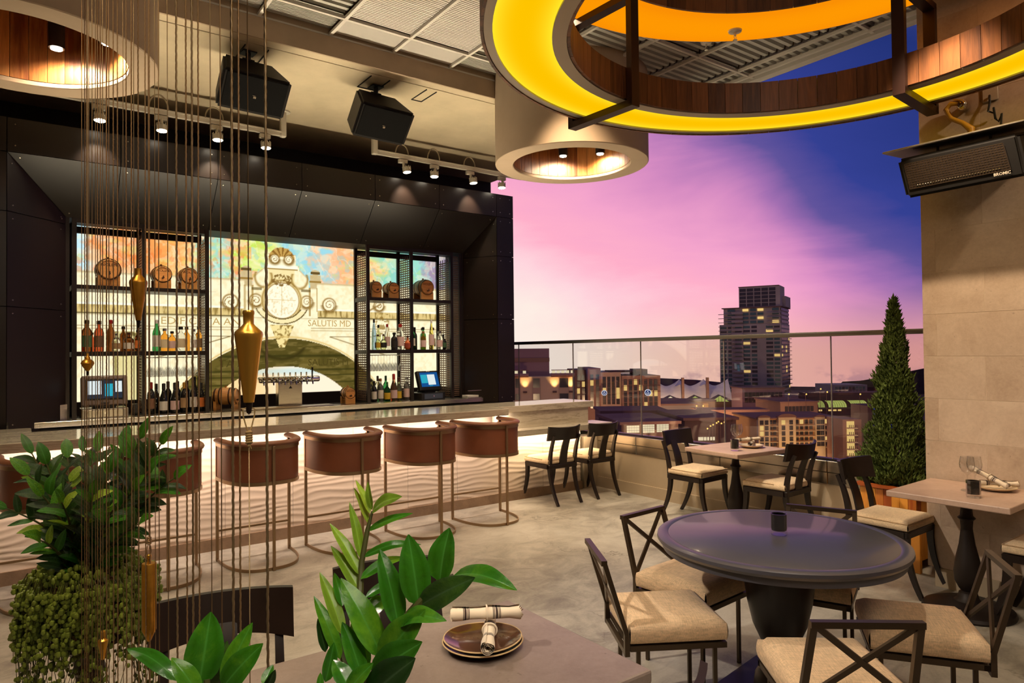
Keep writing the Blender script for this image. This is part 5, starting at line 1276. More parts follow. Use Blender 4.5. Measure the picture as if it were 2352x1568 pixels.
def napkin(p, rz, tilt, L, r, label, par=None):
    o = thing('rolled_napkin', label, 'napkin', p, rz, 'striped rolled napkins')
    b = MB(); n = 40; turns = 3.2; vs_ = []; m_ = 7
    for k in range(m_+1):
        x = -L/2+L*k/m_; fl = 1+.10*sin(k*1.9)+(.12 if k in (0, m_) else 0)
        for i in range(n+1):
            a = turns*2*pi*i/n; rr = r*fl*(.30+.70*i/n)*(1+.05*sin(3*a+k)); vs_.append((x+(.004*sin(a*2) if k in (0, m_) else 0)+(.012*(1-i/n) if k == m_ else 0), rr*cos(a), r+rr*sin(a)*.9))
    fs = [(k*(n+1)+i, k*(n+1)+i+1, (k+1)*(n+1)+i+1, (k+1)*(n+1)+i) for k in range(m_) for i in range(n)]
    b.add(vs_, fs); q = b.build('cloth', M['napkin'], o, True, 80); q.rotation_euler = (0, tilt, 0)
    MB().tube([V((0.004, r*1.08*cos(a), r+r*1.0*sin(a))) for a in [2*pi*i/20 for i in range(21)]], .0028, 6, False).build('fold_band', M['napkin'], q)
    return o
def plate(p, r, label, m, rim, group='plates on the tables', sq=.0):
    o = thing('plate', label, 'plate', p, 0, group)
    def prof(k): return [(0, .004), (r*.62, .004), (r*.85, .012), (r*.985, .023), (r*.97, .0245), (r*.83, .0155), (r*.6, .0085), (0, .008)]
    b = MB().lathe(prof(0), n=48); b.v = [((x*(1+sq*cos(2*atan2(y, x)+.6)+sq*.6*cos(3*atan2(y, x)))), y*(1+sq*cos(2*atan2(y, x)+.6)+sq*.6*cos(3*atan2(y, x))), z) for x, y, z in b.v]
    b.build('dish', m, o)
    b = MB(); b.tube([V((r*.98*cos(a)*(1+sq*cos(2*a+.6)+sq*.6*cos(3*a)), r*.98*sin(a)*(1+sq*cos(2*a+.6)+sq*.6*cos(3*a)), .0235)) for a in [2*pi*i/48 for i in range(49)]], .0022, 6, False); b.build('rim', rim, o)
plate((1.163, 1.757, .7505), .122, 'lower brown glazed plate of the stack on the foreground table', M['ceramic'], M['ceramic_rim'], sq=.03)
plate((1.163, 1.757, .7605), .118, 'upper brown glazed plate of the stack under the crossed napkins', M['ceramic'], M['ceramic_rim'], sq=.035)
plate((5.555, 3.835, .7505), .115, 'cream plate with napkin on the balustrade table', M['white_ceramic'], M['ceramic_rim'])
plate((5.03, 1.70, .7505), .115, 'cream plate with napkins on the pier table', M['white_ceramic'], M['ceramic_rim'])
napkin((1.178, 1.742, .783), radians(54), .02, .27, .0205, 'striped rolled napkin lying under the other across the front plates')
napkin((1.186, 1.778, .822), radians(-29), .02, .21, .0225, 'striped rolled napkin on top of the crossed pair on the front plates')
napkin((.685, 1.70, .7505), radians(-33), 0, .22, .022, 'striped rolled napkin by itself at the left end of the foreground table')
napkin((5.55, 3.83, .775), radians(28), 0, .21, .019, 'striped rolled napkin lying flat on the balustrade table plate')
napkin((5.525, 3.855, .808), radians(-48), -.10, .22, .019, 'striped rolled napkin laid across the other on the balustrade table')
napkin((5.04, 1.69, .775), radians(-52), 0, .21, .019, 'striped rolled napkin lying flat on the pier table plate')
napkin((4.99, 1.73, .818), radians(-100), .38, .23, .020, 'striped rolled napkin leaning up across the pier table plate')

# ================================================================== CEDAR PLANTER WITH CYPRESS
pl = thing('cedar_planter', 'cedar plank planter box behind the stone pier', 'planter', (5.60, 2.55, 0))
def plank_box(par_, x0, x1, y0, y1, z0, z1, n, m):
    th = .018
    for (a, b_) in (((x0, y0), (x0, y1)), ((x1, y0), (x1, y1))):
        for i in range(n):
            ya = y0+(y1-y0)*i/n+.0012; yb = y0+(y1-y0)*(i+1)/n-.0012; MB().box((a[0]-(th if a[0] == x1 else 0), ya, z0), (a[0]+(0 if a[0] == x1 else th), yb, z1)).build('plank', m, par_, False)
    k = max(3, n-1)
    for yy in (y0, y1):
        for i in range(k):
            xa = x0+th+(x1-x0-2*th)*i/k+.0012; xb = x0+th+(x1-x0-2*th)*(i+1)/k-.0012; MB().box((xa, yy-(th if yy == y1 else 0), z0), (xb, yy+(0 if yy == y1 else th), z1)).build('plank', m, par_, False)
plank_box(pl, -.20, .20, -.215, .20, .07, .585, 7, M['planterwood'])
b = MB()
for s in (-1, 1): b.box((s*.205-.022, -.235, .585), (s*.205+.022, .222, .607)); b.box((-.183, s*.21-.022, .585), (.183, s*.21+.022, .607))
b.build('top_rim', M['planterwood'], pl, False)
for sx_ in (-1, 1):
    for sy in (-1, 1): MB().box((sx_*.18-.035, sy*.185-.035, 0), (sx_*.18+.035, sy*.185+.035, .07)).build('foot', M['planterwood'], pl, False)
MB().box((-.18, -.195, .5), (.18, .18, .555)).build('soil', M['soil'], pl, False)
MB().rbox((-.235, -.25, .0), (-.203, -.185, .30), .003, 1).build('corner_post', M['planterwood'], pl, False)
def conifer(name, label, base, h, rad, n, seed, lean=0.):
    rs = random.Random(seed); o = thing(name, label, 'tree' if h > 1 else 'shrub', base)
    MB().tube([(0, 0, -.02), (.01, .005, h*.4), (lean*h*.9, 0, h*.93)], [.022*h/1.5, .014*h/1.5, .003], 7).build('trunk', M['bark'], o)
    b = MB()
    for k in range(n):
        z = h*(.02+.98*(1-rs.random()**.62)); a = rs.random()*2*pi; f = z/h
        env = rad*(min(1, (f+.02)/.10))*(.93*(1-f)**1.15+.07*(1-f)**.3)*(1+.20*sin(a*3+z*9)+.16*sin(a*5-z*17)+.12*sin(z*31))+.012
        rr = env*(rs.random()**.35); p = V((rr*cos(a)+lean*z, rr*sin(a), z))
        s = (.014+.020*rs.random())*(1 if h > 1 else .9); d = V((cos(a)*.5+rs.uniform(-.5, .5), sin(a)*.5+rs.uniform(-.5, .5), .9)).normalized()
        e = d.cross(V((rs.uniform(-1, 1), rs.uniform(-1, 1), rs.uniform(-.3, .3)))).normalized(); q = d.cross(e)
        b.add([p, p+d*s*.55+e*s*.30, p+d*s*1.6, p+d*s*.55-e*s*.30, p+d*s*.6+q*s*.28], [(0, 1, 4), (1, 2, 4), (2, 3, 4), (3, 0, 4)])
    f = b.build('foliage', M['needle'], o, False); f['kind'] = 'stuff'; return o
conifer('cypress_tree', 'tall slim dark green cypress in the cedar planter in front of the rail', (5.575, 2.55, .555), 1.49, .25, 13000, 3)
conifer('juniper_shrub', 'low dark green shrub at the left of the cypress foot', (5.60, 2.70, .555), .36, .13, 2500, 5, -.1)
# ================================================================== FOREGROUND PLANTS
def leaf_geo(base, tip, W_, nrm, curl=.10, fold=.28, twist=0., m=12, taper=.80):
    base, tip = V(base), V(tip); ax = tip-base; L = ax.length; a = ax.normalized(); nrm = (nrm-a*nrm.dot(a)).normalized(); side = a.cross(nrm)
    S = (-1, -.6, -.10, 0, .10, .6, 1); vs_ = []; rib = []
    for i in range(m+1):
        t_ = i/m; wv = (t_**.55)*((1-t_)**taper); wv = wv/.42*W_/2 if i not in (0, m) else W_*.02
        c = base+ax*t_+nrm*(curl*L*sin(pi*t_)); tw = twist*t_; sd = side*cos(tw)+nrm*sin(tw); nn = nrm*cos(tw)-side*sin(tw)
        for s in S:
            vs_.append(c+sd*(s*wv)+nn*(fold*abs(s)*wv*(1-.35*abs(s))+.02*W_*sin(t_*14)*abs(s))); rib.append(1. if s == 0 else (.25 if abs(s) == .10 else (.35 if abs(s) == 1 else 0)))
    k = len(S); fs = [(i*k+j, i*k+j+1, (i+1)*k+j+1, (i+1)*k+j) for i in range(m) for j in range(k-1)]
    return vs_, fs, rib
def leaf_mesh(geo, m):
    vs_, fs, rib = geo; me = bpy.data.meshes.new('leaf'); me.from_pydata([tuple(p) for p in vs_], [], fs); me.materials.append(m); me.shade_smooth()
    at_ = me.attributes.new('rib', 'FLOAT', 'POINT'); at_.data.foreach_set('value', rib); return me
def leaf(par_, b, t_, w_px, d1, d2, m='leaf', tilt=(0, 0), curl=.08, fold=.28, twist=0., org=None):
    p, q = at(*b, d1), at(*t_, d2); n = (CAM-(p+q)/2).normalized()+R*tilt[0]+U*tilt[1]
    W_ = w_px*(d1+d2)/2/1567.68
    g = leaf_geo(p-org, q-org, W_, n, curl, fold, twist); o = bpy.data.objects.new('leaf', leaf_mesh(g, M[m])); col.objects.link(o); o.parent = par_; return o
def Z1(x, y): return (640+x/3.2125, 1080+y/3.2125)
def Z2_(x, y): return (280+x/4.9, 1300+y/4.9)

PB = V((.30, .98, 0))       # foreground planter
fp_ = thing('planter_box', 'dark planter box under the foreground leaves, below the picture edge', 'planter', PB, -YAW)
MB().rbox((-.42, -.13, 0), (.42, .13, .92), .008, 2).build('box', M['dark_steel'], fp_, False)
MB().box((-.40, -.11, .915), (.40, .11, .925)).build('soil', M['soil'], fp_, False)

pr = thing('leafy_plant', 'tall glossy green leafy plant in the middle foreground, in front of the stone table', 'plant', at(845, 1760, 1.0))
og = V(pr.location)
def stem(pts, r, par_, o_): MB().tube([at(*p, d)-o_ for p, d in pts], r, 8).build('stem', M['stem'], par_)
stem([((845, 1760), 1.0), (Z1(590, 1250), 1.03), (Z1(600, 900), 1.08), (Z1(612, 680), 1.10), (Z1(655, 440), 1.11), (Z1(692, 300), 1.12)], [.010, .008, .006, .005, .0042, .002], pr, og)
stem([((850, 1760), .98), (Z1(780, 1450), .97), (Z1(900, 1150), .96), (Z1(1030, 985), .96), (Z1(1180, 830), .97), (Z1(1290, 775), .98)], [.011, .010, .008, .006, .005, .003], pr, og)
stem([((835, 1760), 1.0), (Z1(520, 1500), 1.02), (Z1(450, 1300), 1.06), (Z1(440, 1150), 1.09)], [.009, .007, .005, .003], pr, og)
LF = [  # base, tip, width in photo px*3.2, base/tip distance, material, tilt, curl, fold
 ((672, 320), (568, 70), 62, 1.12, 1.16, 'leaf_young', (.8, .1), .04, .3), ((655, 385), (555, 128), 66, 1.12, 1.16, 'leaf_young', (.9, 0), .04, .3),
 ((690, 290), (660, 80), 62, 1.12, 1.13, 'leaf_young', (-.7, .0), .05, .4), ((690, 305), (912, 195), 135, 1.12, 1.09, 'leaf_young', (0, .9), .12, .25),
 ((660, 445), (992, 316), 74, 1.11, 1.10, 'leaf', (-.3, .9), .07, .3), ((612, 660), (522, 235), 92, 1.10, 1.13, 'leaf_young', (.9, .1), .03, .2),
 ((606, 775), (378, 392), 98, 1.09, 1.12, 'leaf_young', (.7, .3), .05, .22), ((612, 915), (385, 556), 104, 1.08, 1.11, 'leaf_young', (.6, .3), .05, .22),
 ((622, 640), (1052, 548), 78, 1.10, 1.12, 'leaf', (0, 1.0), .16, .25), ((606, 800), (935, 640), 92, 1.08, 1.13, 'leaf', (-.1, .9), .14, .25),
 ((640, 940), (945, 800), 84, 1.07, 1.12, 'leaf', (-.1, .9), .12, .25), ((640, 1060), (800, 930), 130, 1.08, 1.11, 'leaf', (.2, .5), .1, .2),
 ((475, 1215), (303, 752), 120, 1.05, 1.09, 'leaf_young', (.7, .1), .04, .18), ((455, 1392), (260, 928), 124, 1.03, 1.06, 'leaf', (.8, .1), .04, .18),
 ((345, 1340), (288, 1092), 84, 1.03, 1.05, 'leaf_dark', (.7, 0), .03, .2), ((470, 1000), (410, 755), 88, 1.07, 1.1, 'leaf', (.6, 0), .03, .2),
 ((762, 1375), (458, 795), 220, .97, 1.0, 'leaf', (.45, .25), .05, .20), ((1034, 995), (957, 472), 236, .96, .98, 'leaf', (.1, .1), .05, .18),
 ((884, 1150), (745, 583), 196, .96, .99, 'leaf', (.5, .1), .05, .24), ((1190, 822), (1263, 424), 226, .97, .99, 'leaf', (-.5, -.1), .06, .42),
 ((1036, 1000), (1450, 790), 205, .96, .93, 'leaf_dark', (.0, .25), .07, .15), ((1288, 778), (1758, 886), 190, .98, .92, 'leaf', (.1, 1.1), .13, .3),
 ((892, 1145), (1240, 1112), 168, .96, .92, 'leaf', (0, .9), .20, .3), ((752, 1425), (1085, 1025), 262, .95, .93, 'leaf', (-.35, .2), .06, .25),
 ((690, 1545), (1062, 1265), 270, .93, .90, 'leaf', (-.2, .35), .08, .22), ((612, 1510), (468, 1118), 160, .96, .98, 'leaf', (.5, .1), .05, .24),
 ((640, 1470), (535, 1130), 150, .98, 1.01, 'leaf', (.5, .1), .05, .24), ((520, 1600), (403, 1398), 150, .93, .95, 'leaf', (.5, .1), .04, .24),
 ((345, 1560), (408, 1268), 112, 1.0, 1.03, 'leaf', (.5, 0), .03, .22), ((505, 1640), (700, 1420), 150, .9, .9, 'leaf', (-.2, .7), .06, .3),
 ((655, 1690), (1012, 1385), 290, .9, .88, 'leaf_dark', (-.2, .3), .06, .22), ((300, 1640), (308, 1490), 60, .97, .98, 'leaf', (.4, 0), .03, .2),
 ((760, 1300), (640, 1060), 140, 1.0, 1.03, 'leaf_dark', (.3, .2), .04, .2), ((850, 1330), (930, 1120), 150, .99, 1.0, 'leaf_dark', (-.2, .1), .04, .2)]
for b_, t_, w_, d1, d2, m_, ti, cu, fo in LF: leaf(pr, Z1(*b_), Z1(*t_), w_*1.02/3.2125, d1, d2, m_, ti, cu, fo, .0, og)

p2_ = thing('leafy_plant', 'low broad-leaved glossy green plant at the bottom left, in front of the cords', 'plant', at(500, 1760, .95)); og = V(p2_.location)
stem([((500, 1760), .95), ((480, 1640), .96), ((475, 1560), .97)], [.009, .007, .004], p2_, og)
for b_, t_, w_, d1, d2, m_, ti, cu, fo in [((870, 1330), (1002, 512), 430, .97, .99, 'leaf', (.05, .05), .05, .16), ((1150, 1320), (1472, 632), 250, .96, .98, 'leaf', (-.3, .2), .06, .3),
   ((1130, 1370), (1592, 868), 330, .93, .93, 'leaf', (-.25, .25), .06, .26), ((960, 1370), (1185, 835), 250, .98, 1.0, 'leaf_dark', (.6, -.2), .02, .3),
   ((640, 1290), (58, 930), 210, .93, .97, 'leaf', (.2, .8), .12, .22), ((860, 1440), (558, 1030), 250, .90, .90, 'leaf', (.4, .4), .06, .25),
   ((1590, 1330), (1702, 1108), 120, .93, .95, 'leaf', (-.2, .1), .04, .3), ((1600, 1400), (1725, 1160), 130, .92, .92, 'leaf_dark', (.6, -.2), .03, .3),
   ((760, 1420), (900, 1050), 150, 1.0, 1.02, 'leaf_dark', (.2, .2), .04, .2)]:
    leaf(p2_, Z2_(*b_), Z2_(*t_), w_*1.0/4.9, d1, d2, m_, ti, cu, fo, 0, og)

# ================================================================== PEDESTAL PLANT WITH TRAILING SUCCULENT (left)
PC = V((.214, 2.772, 0))
pd = thing('plant_pedestal', 'dark turned wooden pedestal under the trailing succulent at the left', 'pedestal', PC)
MB().lathe([(0, .70), (.11, .70), (.115, .68), (.07, .66), (.05, .63), (.045, .60), (.052, .585), (.04, .57), (.042, .45), (.052, .38), (.06, .30), (.05, .20), (.07, .16), (.06, .12), (.15, .07), (.17, .03), (.17, 0), (0, 0)], n=28).build('turned_post', M['walnut'], pd)
bp = thing('plant_pot', 'clay bowl on the wooden pedestal, hidden by strings of green pearls', 'pot', PC+V((0, 0, .701)))
MB().lathe([(0, 0), (.10, 0), (.13, .05), (.155, .12), (.16, .19), (.15, .19), (.145, .16), (0, .16)], n=30).build('bowl', M['terra'], bp)
sp = thing('string_of_pearls', 'trailing green pearl succulent spilling over the pot at the left', 'plant', PC+V((0, 0, .88)))
rs = random.Random(11); beads = MB(); threads = MB()
def bead(p, r): beads.ball(p, r, 6, 4, (1, 1, 1.15))
for k in range(760):
    a = rs.random()*2*pi; rr = .195*sqrt(rs.random()); z = .035+.035*(1-(rr/.205)**2)+rs.uniform(-.02, .03); bead((rr*cos(a), rr*sin(a), z-.09*(rr/.205)**6), rs.uniform(.0065, .0115))
for k in range(250):
    a = rs.random()*2*pi; rr = rs.uniform(.165, .20); L = rs.choice((.10, .16, .2, .22, .26, .36, .46, .58))*rs.uniform(.7, 1.1)
    p = V((rr*cos(a), rr*sin(a), .03)); pts = [V((rr*.9*cos(a), rr*.9*sin(a), .05)), p.copy()]; s = 0; wob_ = rs.uniform(-.25, .25)
    while s < L:
        s += .0145; a2 = a+wob_*s+.06*sin(s*30+k); r2 = rr+.012*sin(s*9+k)+(.010*s/L)
        q = V((r2*cos(a2), r2*sin(a2), .03-s)); pts.append(q)
        dens = 1.0 if s < .20 else .42
        if rs.random() < dens:
            b_ = rs.random()*2*pi; bead(q+V((.008*cos(b_), .008*sin(b_), 0)), rs.uniform(.0060, .0098)*(1 if s < .25 else .82))
    threads.tube(pts[::3]+[pts[-1]], .0012, 3, False)
o = beads.build('pearl_foliage', M['pearl'], sp); o['kind'] = 'stuff'
o = threads.build('trailing_stems', M['stem'], sp); o['kind'] = 'stuff'

zz = thing('bushy_plant', 'bushy dark green plant with upright stems rising from the pearl-covered pot', 'plant', PC+V((0, 0, .87)))
variants = []
for k in range(6):
    g = leaf_geo((0, 0, 0), (0, 0, 1), (.33+.03*k), V((1, 0, 0)), .05+.02*k, .25, 0, 8); variants.append([leaf_mesh(g, M[n]) for n in ('leaf_dark', 'leaf', 'leaf_young')])
rs = random.Random(23)
def put_leaf(p, d, n, L, mi):
    z = d.normalized(); x = (n-z*n.dot(z)).normalized(); y = z.cross(x); m_ = Matrix((x, y, z)).transposed().to_4x4()
    o = bpy.data.objects.new('leaf', rs.choice(variants)[mi]); col.objects.link(o); o.parent = zz; o.matrix_local = Matrix.Translation(p) @ m_ @ Matrix.Scale(L, 4)
tips = [((8, 1165), 2.25), ((60, 1085), 2.3), ((95, 1135), 2.2), ((70, 1035), 2.4), ((105, 1060), 2.35), ((140, 1150), 2.15), ((155, 1045), 2.5), ((190, 1030), 2.6), ((225, 1030), 2.5), ((250, 1080), 2.35), ((285, 1020), 2.5), ((325, 1000), 2.4), ((375, 1012), 2.3), ((350, 1075), 2.2), ((408, 1092), 2.25), ((310, 1120), 2.2), ((325, 1200), 2.15), ((90, 1240), 2.15), ((215, 1130), 2.15), ((260, 1170), 2.1)]
for i, ((px, py), d) in enumerate(tips):
    tip = at(px, py, d)-PC-V((0, 0, .87)); base = V((rs.uniform(-.07, .07), rs.uniform(-.07, .07), -.02)); mid = base.lerp(tip, .5)+V((0, 0, .06)); mid.x *= .75; mid.y *= .75
    c = curve(base, mid, tip, 16); MB().tube(c, [.008-.006*k/16 for k in range(17)], 6).build('stem', M['stem'], zz)
    L0 = (tip-base).length; n_l = max(4, int(L0/.052))
    for k in range(n_l):
        t_ = .16+.82*k/n_l; j = int(t_*16); p = c[j]; d_ = (c[min(j+1, 16)]-c[j]).normalized(); toc = (CAM-PC-V((0, 0, .87))-p).normalized()
        sd = d_.cross(toc).normalized()
        for s in (-1, 1):
            dd = (d_*.75+sd*s*.85+toc*rs.uniform(-.35, .35)+V((0, 0, .12))).normalized(); nn = (toc*rs.uniform(.3, 1)+V((0, 0, rs.uniform(.3, 1.0)))+sd*s*rs.uniform(-.6, .2))
            put_leaf(p, dd, nn, rs.uniform(.072, .100)*(1 if k < n_l-1 else .85), 1 if rs.random() < .28 else (2 if (rs.random() < .12 and px < 300) else 0))
    put_leaf(c[-1]-(c[-1]-c[-2])*.5, (c[-1]-c[-3]), (CAM-PC-V((0, 0, .87))-c[-1]).normalized()+V((0, 0, .5)), .085, 1)

# ================================================================== HANGING CORDS AND BRASS PLUMB BOBS
CB = [(0.1728,2.4946,1.09),(0.1817,2.5053,1.5),(0.1885,2.5228,1.79),(0.1952,2.5409,1.11),(0.1961,2.4417,1.21),(0.2058,2.4503,1.08),(0.2128,2.4678,1.5),(0.2118,2.3722,1.44),(0.2191,2.3885,1.19),(0.2297,2.3943,1.99),(0.2375,2.4093,1.34),(0.2385,2.3042,1.67),(0.2496,2.3078,1.68),(0.2633,2.303,1.03),(0.2603,2.2069,1.62),(0.273,2.2047,1.87),(0.2809,2.2196,1.13),(0.2925,2.2216,2.02),(0.294,2.1034,1.68),(0.3048,2.1072,1.57),(0.3176,2.104,1.09),(0.312,2.0068,1.27),(0.3294,1.9817,1.15),(0.3465,1.9575,2.64),(0.3644,1.9286,2.16),(0.3577,1.8216,2.7),(0.3705,1.8135,1.95),(0.3894,1.7713,1.17),(0.3828,1.6442,1.3),(0.3987,1.6082,3.05),(0.4109,1.5974,2.26),(0.4246,1.5742,1.27),(0.4152,1.4096,2.93)]
ords = ['first', 'second', 'third', 'fourth', 'fifth', 'sixth', 'seventh', 'eighth', 'ninth', 'tenth', 'eleventh', 'twelfth', 'thirteenth', 'fourteenth', 'fifteenth', 'sixteenth', 'seventeenth', 'eighteenth', 'nineteenth', 'twentieth', 'twenty-first', 'twenty-second', 'twenty-third', 'twenty-fourth', 'twenty-fifth', 'twenty-sixth', 'twenty-seventh', 'twenty-eighth', 'twenty-ninth', 'thirtieth', 'thirty-first', 'thirty-second', 'thirty-third']
def rope(x, y, z0, z1, r, i):
    """three strands laid together (twisted cross-section) for the thicker cords, a plain wire for the thin ones"""
    b = MB()
    if r < 1.4: b.cyl((x, y, z0), (x, y, z1), r*.001, n=6)
    else:
        rr = r*.001; n = 9; pitch = rr*9; step = max(pitch/7, .0045); k = int((min(z1, 2.75)-max(z0, .55))/step); vs_ = []
        zs_ = [z0]+[max(z0, .55)+step*j for j in range(k+1)]+[z1]
        for z in zs_:
            a0 = 2*pi*z/pitch
            for j in range(n):
                a = 2*pi*j/n; q = rr*(.86+.22*cos(3*(a-a0/3*1.0))); vs_.append((x+q*cos(a), y+q*sin(a), z))
        b.add(vs_, [(m_*n+j, m_*n+(j+1) % n, (m_+1)*n+(j+1) % n, (m_+1)*n+j) for m_ in range(len(zs_)-1) for j in range(n)])
    return b
bob_at = {0: None}
for i, (x, y, r) in enumerate(CB):
    thick = 'thick twisted steel cord' if r > 2.1 else ('thin bronze cord' if r > 1.4 else 'fine steel wire')
    zlo, zhi = .02, 4.44
    extra = ''
    segs = [(zlo, zhi)]
    if i == 31: segs = [(1.752, zhi), (zlo, 1.45)]; extra = ' carrying the big bob'
    if i == 17: segs = [(1.905, zhi), (zlo, 1.735)]; extra = ' carrying the tapering bob'
    if i == 3: extra = ''
    o = thing('hanging_rope', f'{thick}{extra}, {ords[i]} from the left in the hanging screen', 'cord', (x, y, 0), 0, 'hanging cords of the plumb bob screen')
    b = MB()
    for z0, z1 in segs:
        q = rope(0, 0, z0, z1, r, i); b.add(q.v, q.f)
    b.build('strands', M['rope'] if i in (4, 5, 8, 13, 16, 20, 22, 23, 25, 27, 29, 31, 32) else M['rope_bronze'], o, True, 180)
    MB().cyl((0, 0, 4.42), (0, 0, 4.449), .012, n=10).build('ceiling_ferrule', M['dull_steel'], o)
    MB().cyl((0, 0, .0), (0, 0, .03), .012, n=10).build('floor_ferrule', M['dull_steel'], o)
def bob(p, prof, label, cut=None, tip=None, m='brass'):
    o = thing('plumb_bob', label, 'plumb bob', p, 0, 'brass plumb bobs on the cords')
    MB().lathe(prof, n=36).build('body', M[m], o)
    if tip: MB().lathe(tip, n=16).build('steel_tip', M['dark_steel'], o)
    return o
x, y, r = CB[31]
o = bob((x, y, 1.752), [(0, 0), (.011, 0), (.0125, -.003), (.0125, -.008), (.0115, -.010), (.0112, -.030), (.014, -.034), (.029, -.048), (.0305, -.054), (.029, -.062), (.011, -.205), (0, -.205)], 'largest brass plumb bob, hanging in front of the mural arch', tip=[(0, -.2052), (.0085, -.2052), (.005, -.228), (.0, -.232)])
b = MB()
lp = [V((-.0015, 0, -.215)), V((-.013, 0, -.220)), V((-.012, .001, -.235)), V((-.005, 0, -.262)), V((-.002, 0, -.27))]
b.tube(lp, .0016, 6); b.tube([V((-p.x, p.y, p.z)) for p in lp], .0016, 6)
for k in range(5): b.tube([V((.0055*cos(a), .0055*sin(a), -.272-.0055*k-.002*sin(a))) for a in [2*pi*j/12 for j in range(13)]], .0028, 6, False)
b.cyl((0, 0, -.302), (0, 0, -.27), .004, n=8); b.tube([(.002, -.002, -.30), (.004, -.003, -.308)], .0012, 5); b.build('knotted_loop', mat('waxed_twine', srgb(150, 124, 80), .7), o)
x, y, r = CB[17]
bob((x, y, 1.906), [(0, 0), (.010, 0), (.010, -.018), (.011, -.021), (.023, -.036), (.024, -.042), (.007, -.150), (0, -.150)], 'tapering brass plumb bob in front of the left shelf unit', tip=[(0, -.1502), (.006, -.1502), (.003, -.170), (0, -.172)], m='brass_dark')
x, y = .1862, 2.467
bob((x, y, 1.664), [(0, .0), (.003, 0), (.004, -.008), (.007, -.012), (.008, -.018), (.016, -.024), (.0185, -.031), (.014, -.040), (.004, -.055), (0, -.055)], 'small turnip-shaped brass plumb bob above the grey till', tip=[(0, -.0552), (.0035, -.0552), (.002, -.068), (0, -.070)], m='brass_dark')
o = tag(MB().cyl((.1862, 2.467, 1.664), (.1862, 2.467, 4.44), .001, n=5).build('hanging_wire', M['rope']), 'fine wire carrying the small turnip-shaped bob', 'cord')
x, y = .3045, 2.122
o = bob((x, y, 1.083), [(0, 0), (.0175, 0), (.0185, -.002), (.0185, -.182), (.004, -.214), (0, -.214)], 'long cylindrical brass plumb bob with a cone end, above the chair back', m='brass_dark')
b = MB(); b.cyl((0, 0, 0), (0, 0, .016), .005, n=10); b.ball((0, 0, .018), .007, 10, 6); b.build('eye', M['brass'], o)
b = MB(); q = [V((-.001, 0, .018)), V((-.006, 0, .03)), V((-.004, 0, .045)), V((-.001, 0, .052))]; b.tube(q, .0012, 5); b.tube([V((-p.x, 0, p.z)) for p in q], .0012, 5)
for k in range(4): b.tube([V((.005*cos(a), .005*sin(a), .054+.005*k)) for a in [2*pi*j/10 for j in range(11)]], .0022, 5, False)
b.cyl((0, 0, -.205), (0, 0, -.235), .0022, n=6)
for k in range(4): b.tube([V((.003*cos(a), .003*sin(a), -.235-.005*k)) for a in [2*pi*j/10 for j in range(11)]], .0018, 5, False)
b.build('knotted_loop', M['rope_bronze'], o)
tag(MB().cyl((x, y, 1.155), (x, y, 4.44), .0012, n=5).build('hanging_wire', M['rope_bronze']), 'bronze wire carrying the long cylindrical bob', 'cord')
tag(MB().cyl((x, y, .02), (x, y, .83), .0012, n=5).build('hanging_wire', M['rope_bronze']), 'bronze wire running down below the long cylindrical bob', 'cord')
x, y = .2205, 2.398
bob((x, y, .828), [(0, .004), (.003, .004), (.007, 0), (.0075, -.020), (.0135, -.026), (.014, -.031), (.005, -.083), (0, -.083)], 'small brass plumb bob low at the left among the pearl strings', tip=[(0, -.0832), (.0045, -.0832), (.002, -.105), (0, -.106)])
tag(MB().cyl((x, y, .832), (x, y, 4.44), .001, n=5).build('hanging_wire', M['rope_bronze']), 'bronze wire carrying the small low bob', 'cord')
# ================================================================== CITY BEYOND THE BALUSTRADE
GZ = -30.0
fw = V((F.x, F.y, 0)).normalized(); rw = V((fw.y, -fw.x, 0))
M['city_ground'] = mat('dusky_city_ground', srgb(96, 70, 68), .9, nz=(.05, .7, 1.3))
b = MB(); b.add([(fw*40-rw*60+V((0, 0, GZ)))[:], (fw*40+rw*90+V((0, 0, GZ)))[:], (fw*560+rw*640+V((0, 0, GZ)))[:], (fw*560-rw*420+V((0, 0, GZ)))[:]], [(0, 1, 2, 3)])
g = b.build('ground', M['city_ground'], None, False); tag(g, kind='structure')
if g.data.polygons[0].normal.z < 0: g.data.flip_normals()
CMAT = {k: mat('city_'+k, srgb(*c), .85, nz=(.15, .88, 1.1)) for k, c in {'mauve': (170, 130, 136), 'tan': (226, 190, 160), 'brown': (156, 116, 100), 'dark': (112, 82, 78), 'stone': (196, 164, 144), 'roof': (136, 98, 92), 'grey': (160, 146, 148), 'tower': (178, 166, 160), 'ochre': (222, 164, 104), 'cream': (224, 196, 158), 'sail': (232, 226, 236)}.items()}
CMAT['pane'] = mat('dark_window_glass', srgb(60, 56, 58), .2, spec=.6); CMAT['teal'] = mat('teal_window_glass', srgb(70, 104, 104), .2, spec=.6)
CMAT['lit'] = emission('lit_window', srgb(255, 214, 130), .85); CMAT['litw'] = emission('lit_window_white', srgb(255, 238, 196), .9); CMAT['glow'] = emission('sconce_glow', srgb(255, 208, 110), 1.5)
CMAT['warmlit'] = emission('warm_lit_wall', srgb(226, 150, 70), .55); CMAT['blue'] = emission('blue_light', srgb(10, 40, 235), .8); CMAT['green'] = emission('vault_light', srgb(196, 206, 110), .7)
CMAT['signw'] = emission('sign_white', srgb(226, 232, 250), 1.0); CMAT['signb'] = emission('sign_blue', srgb(28, 52, 120), .6)
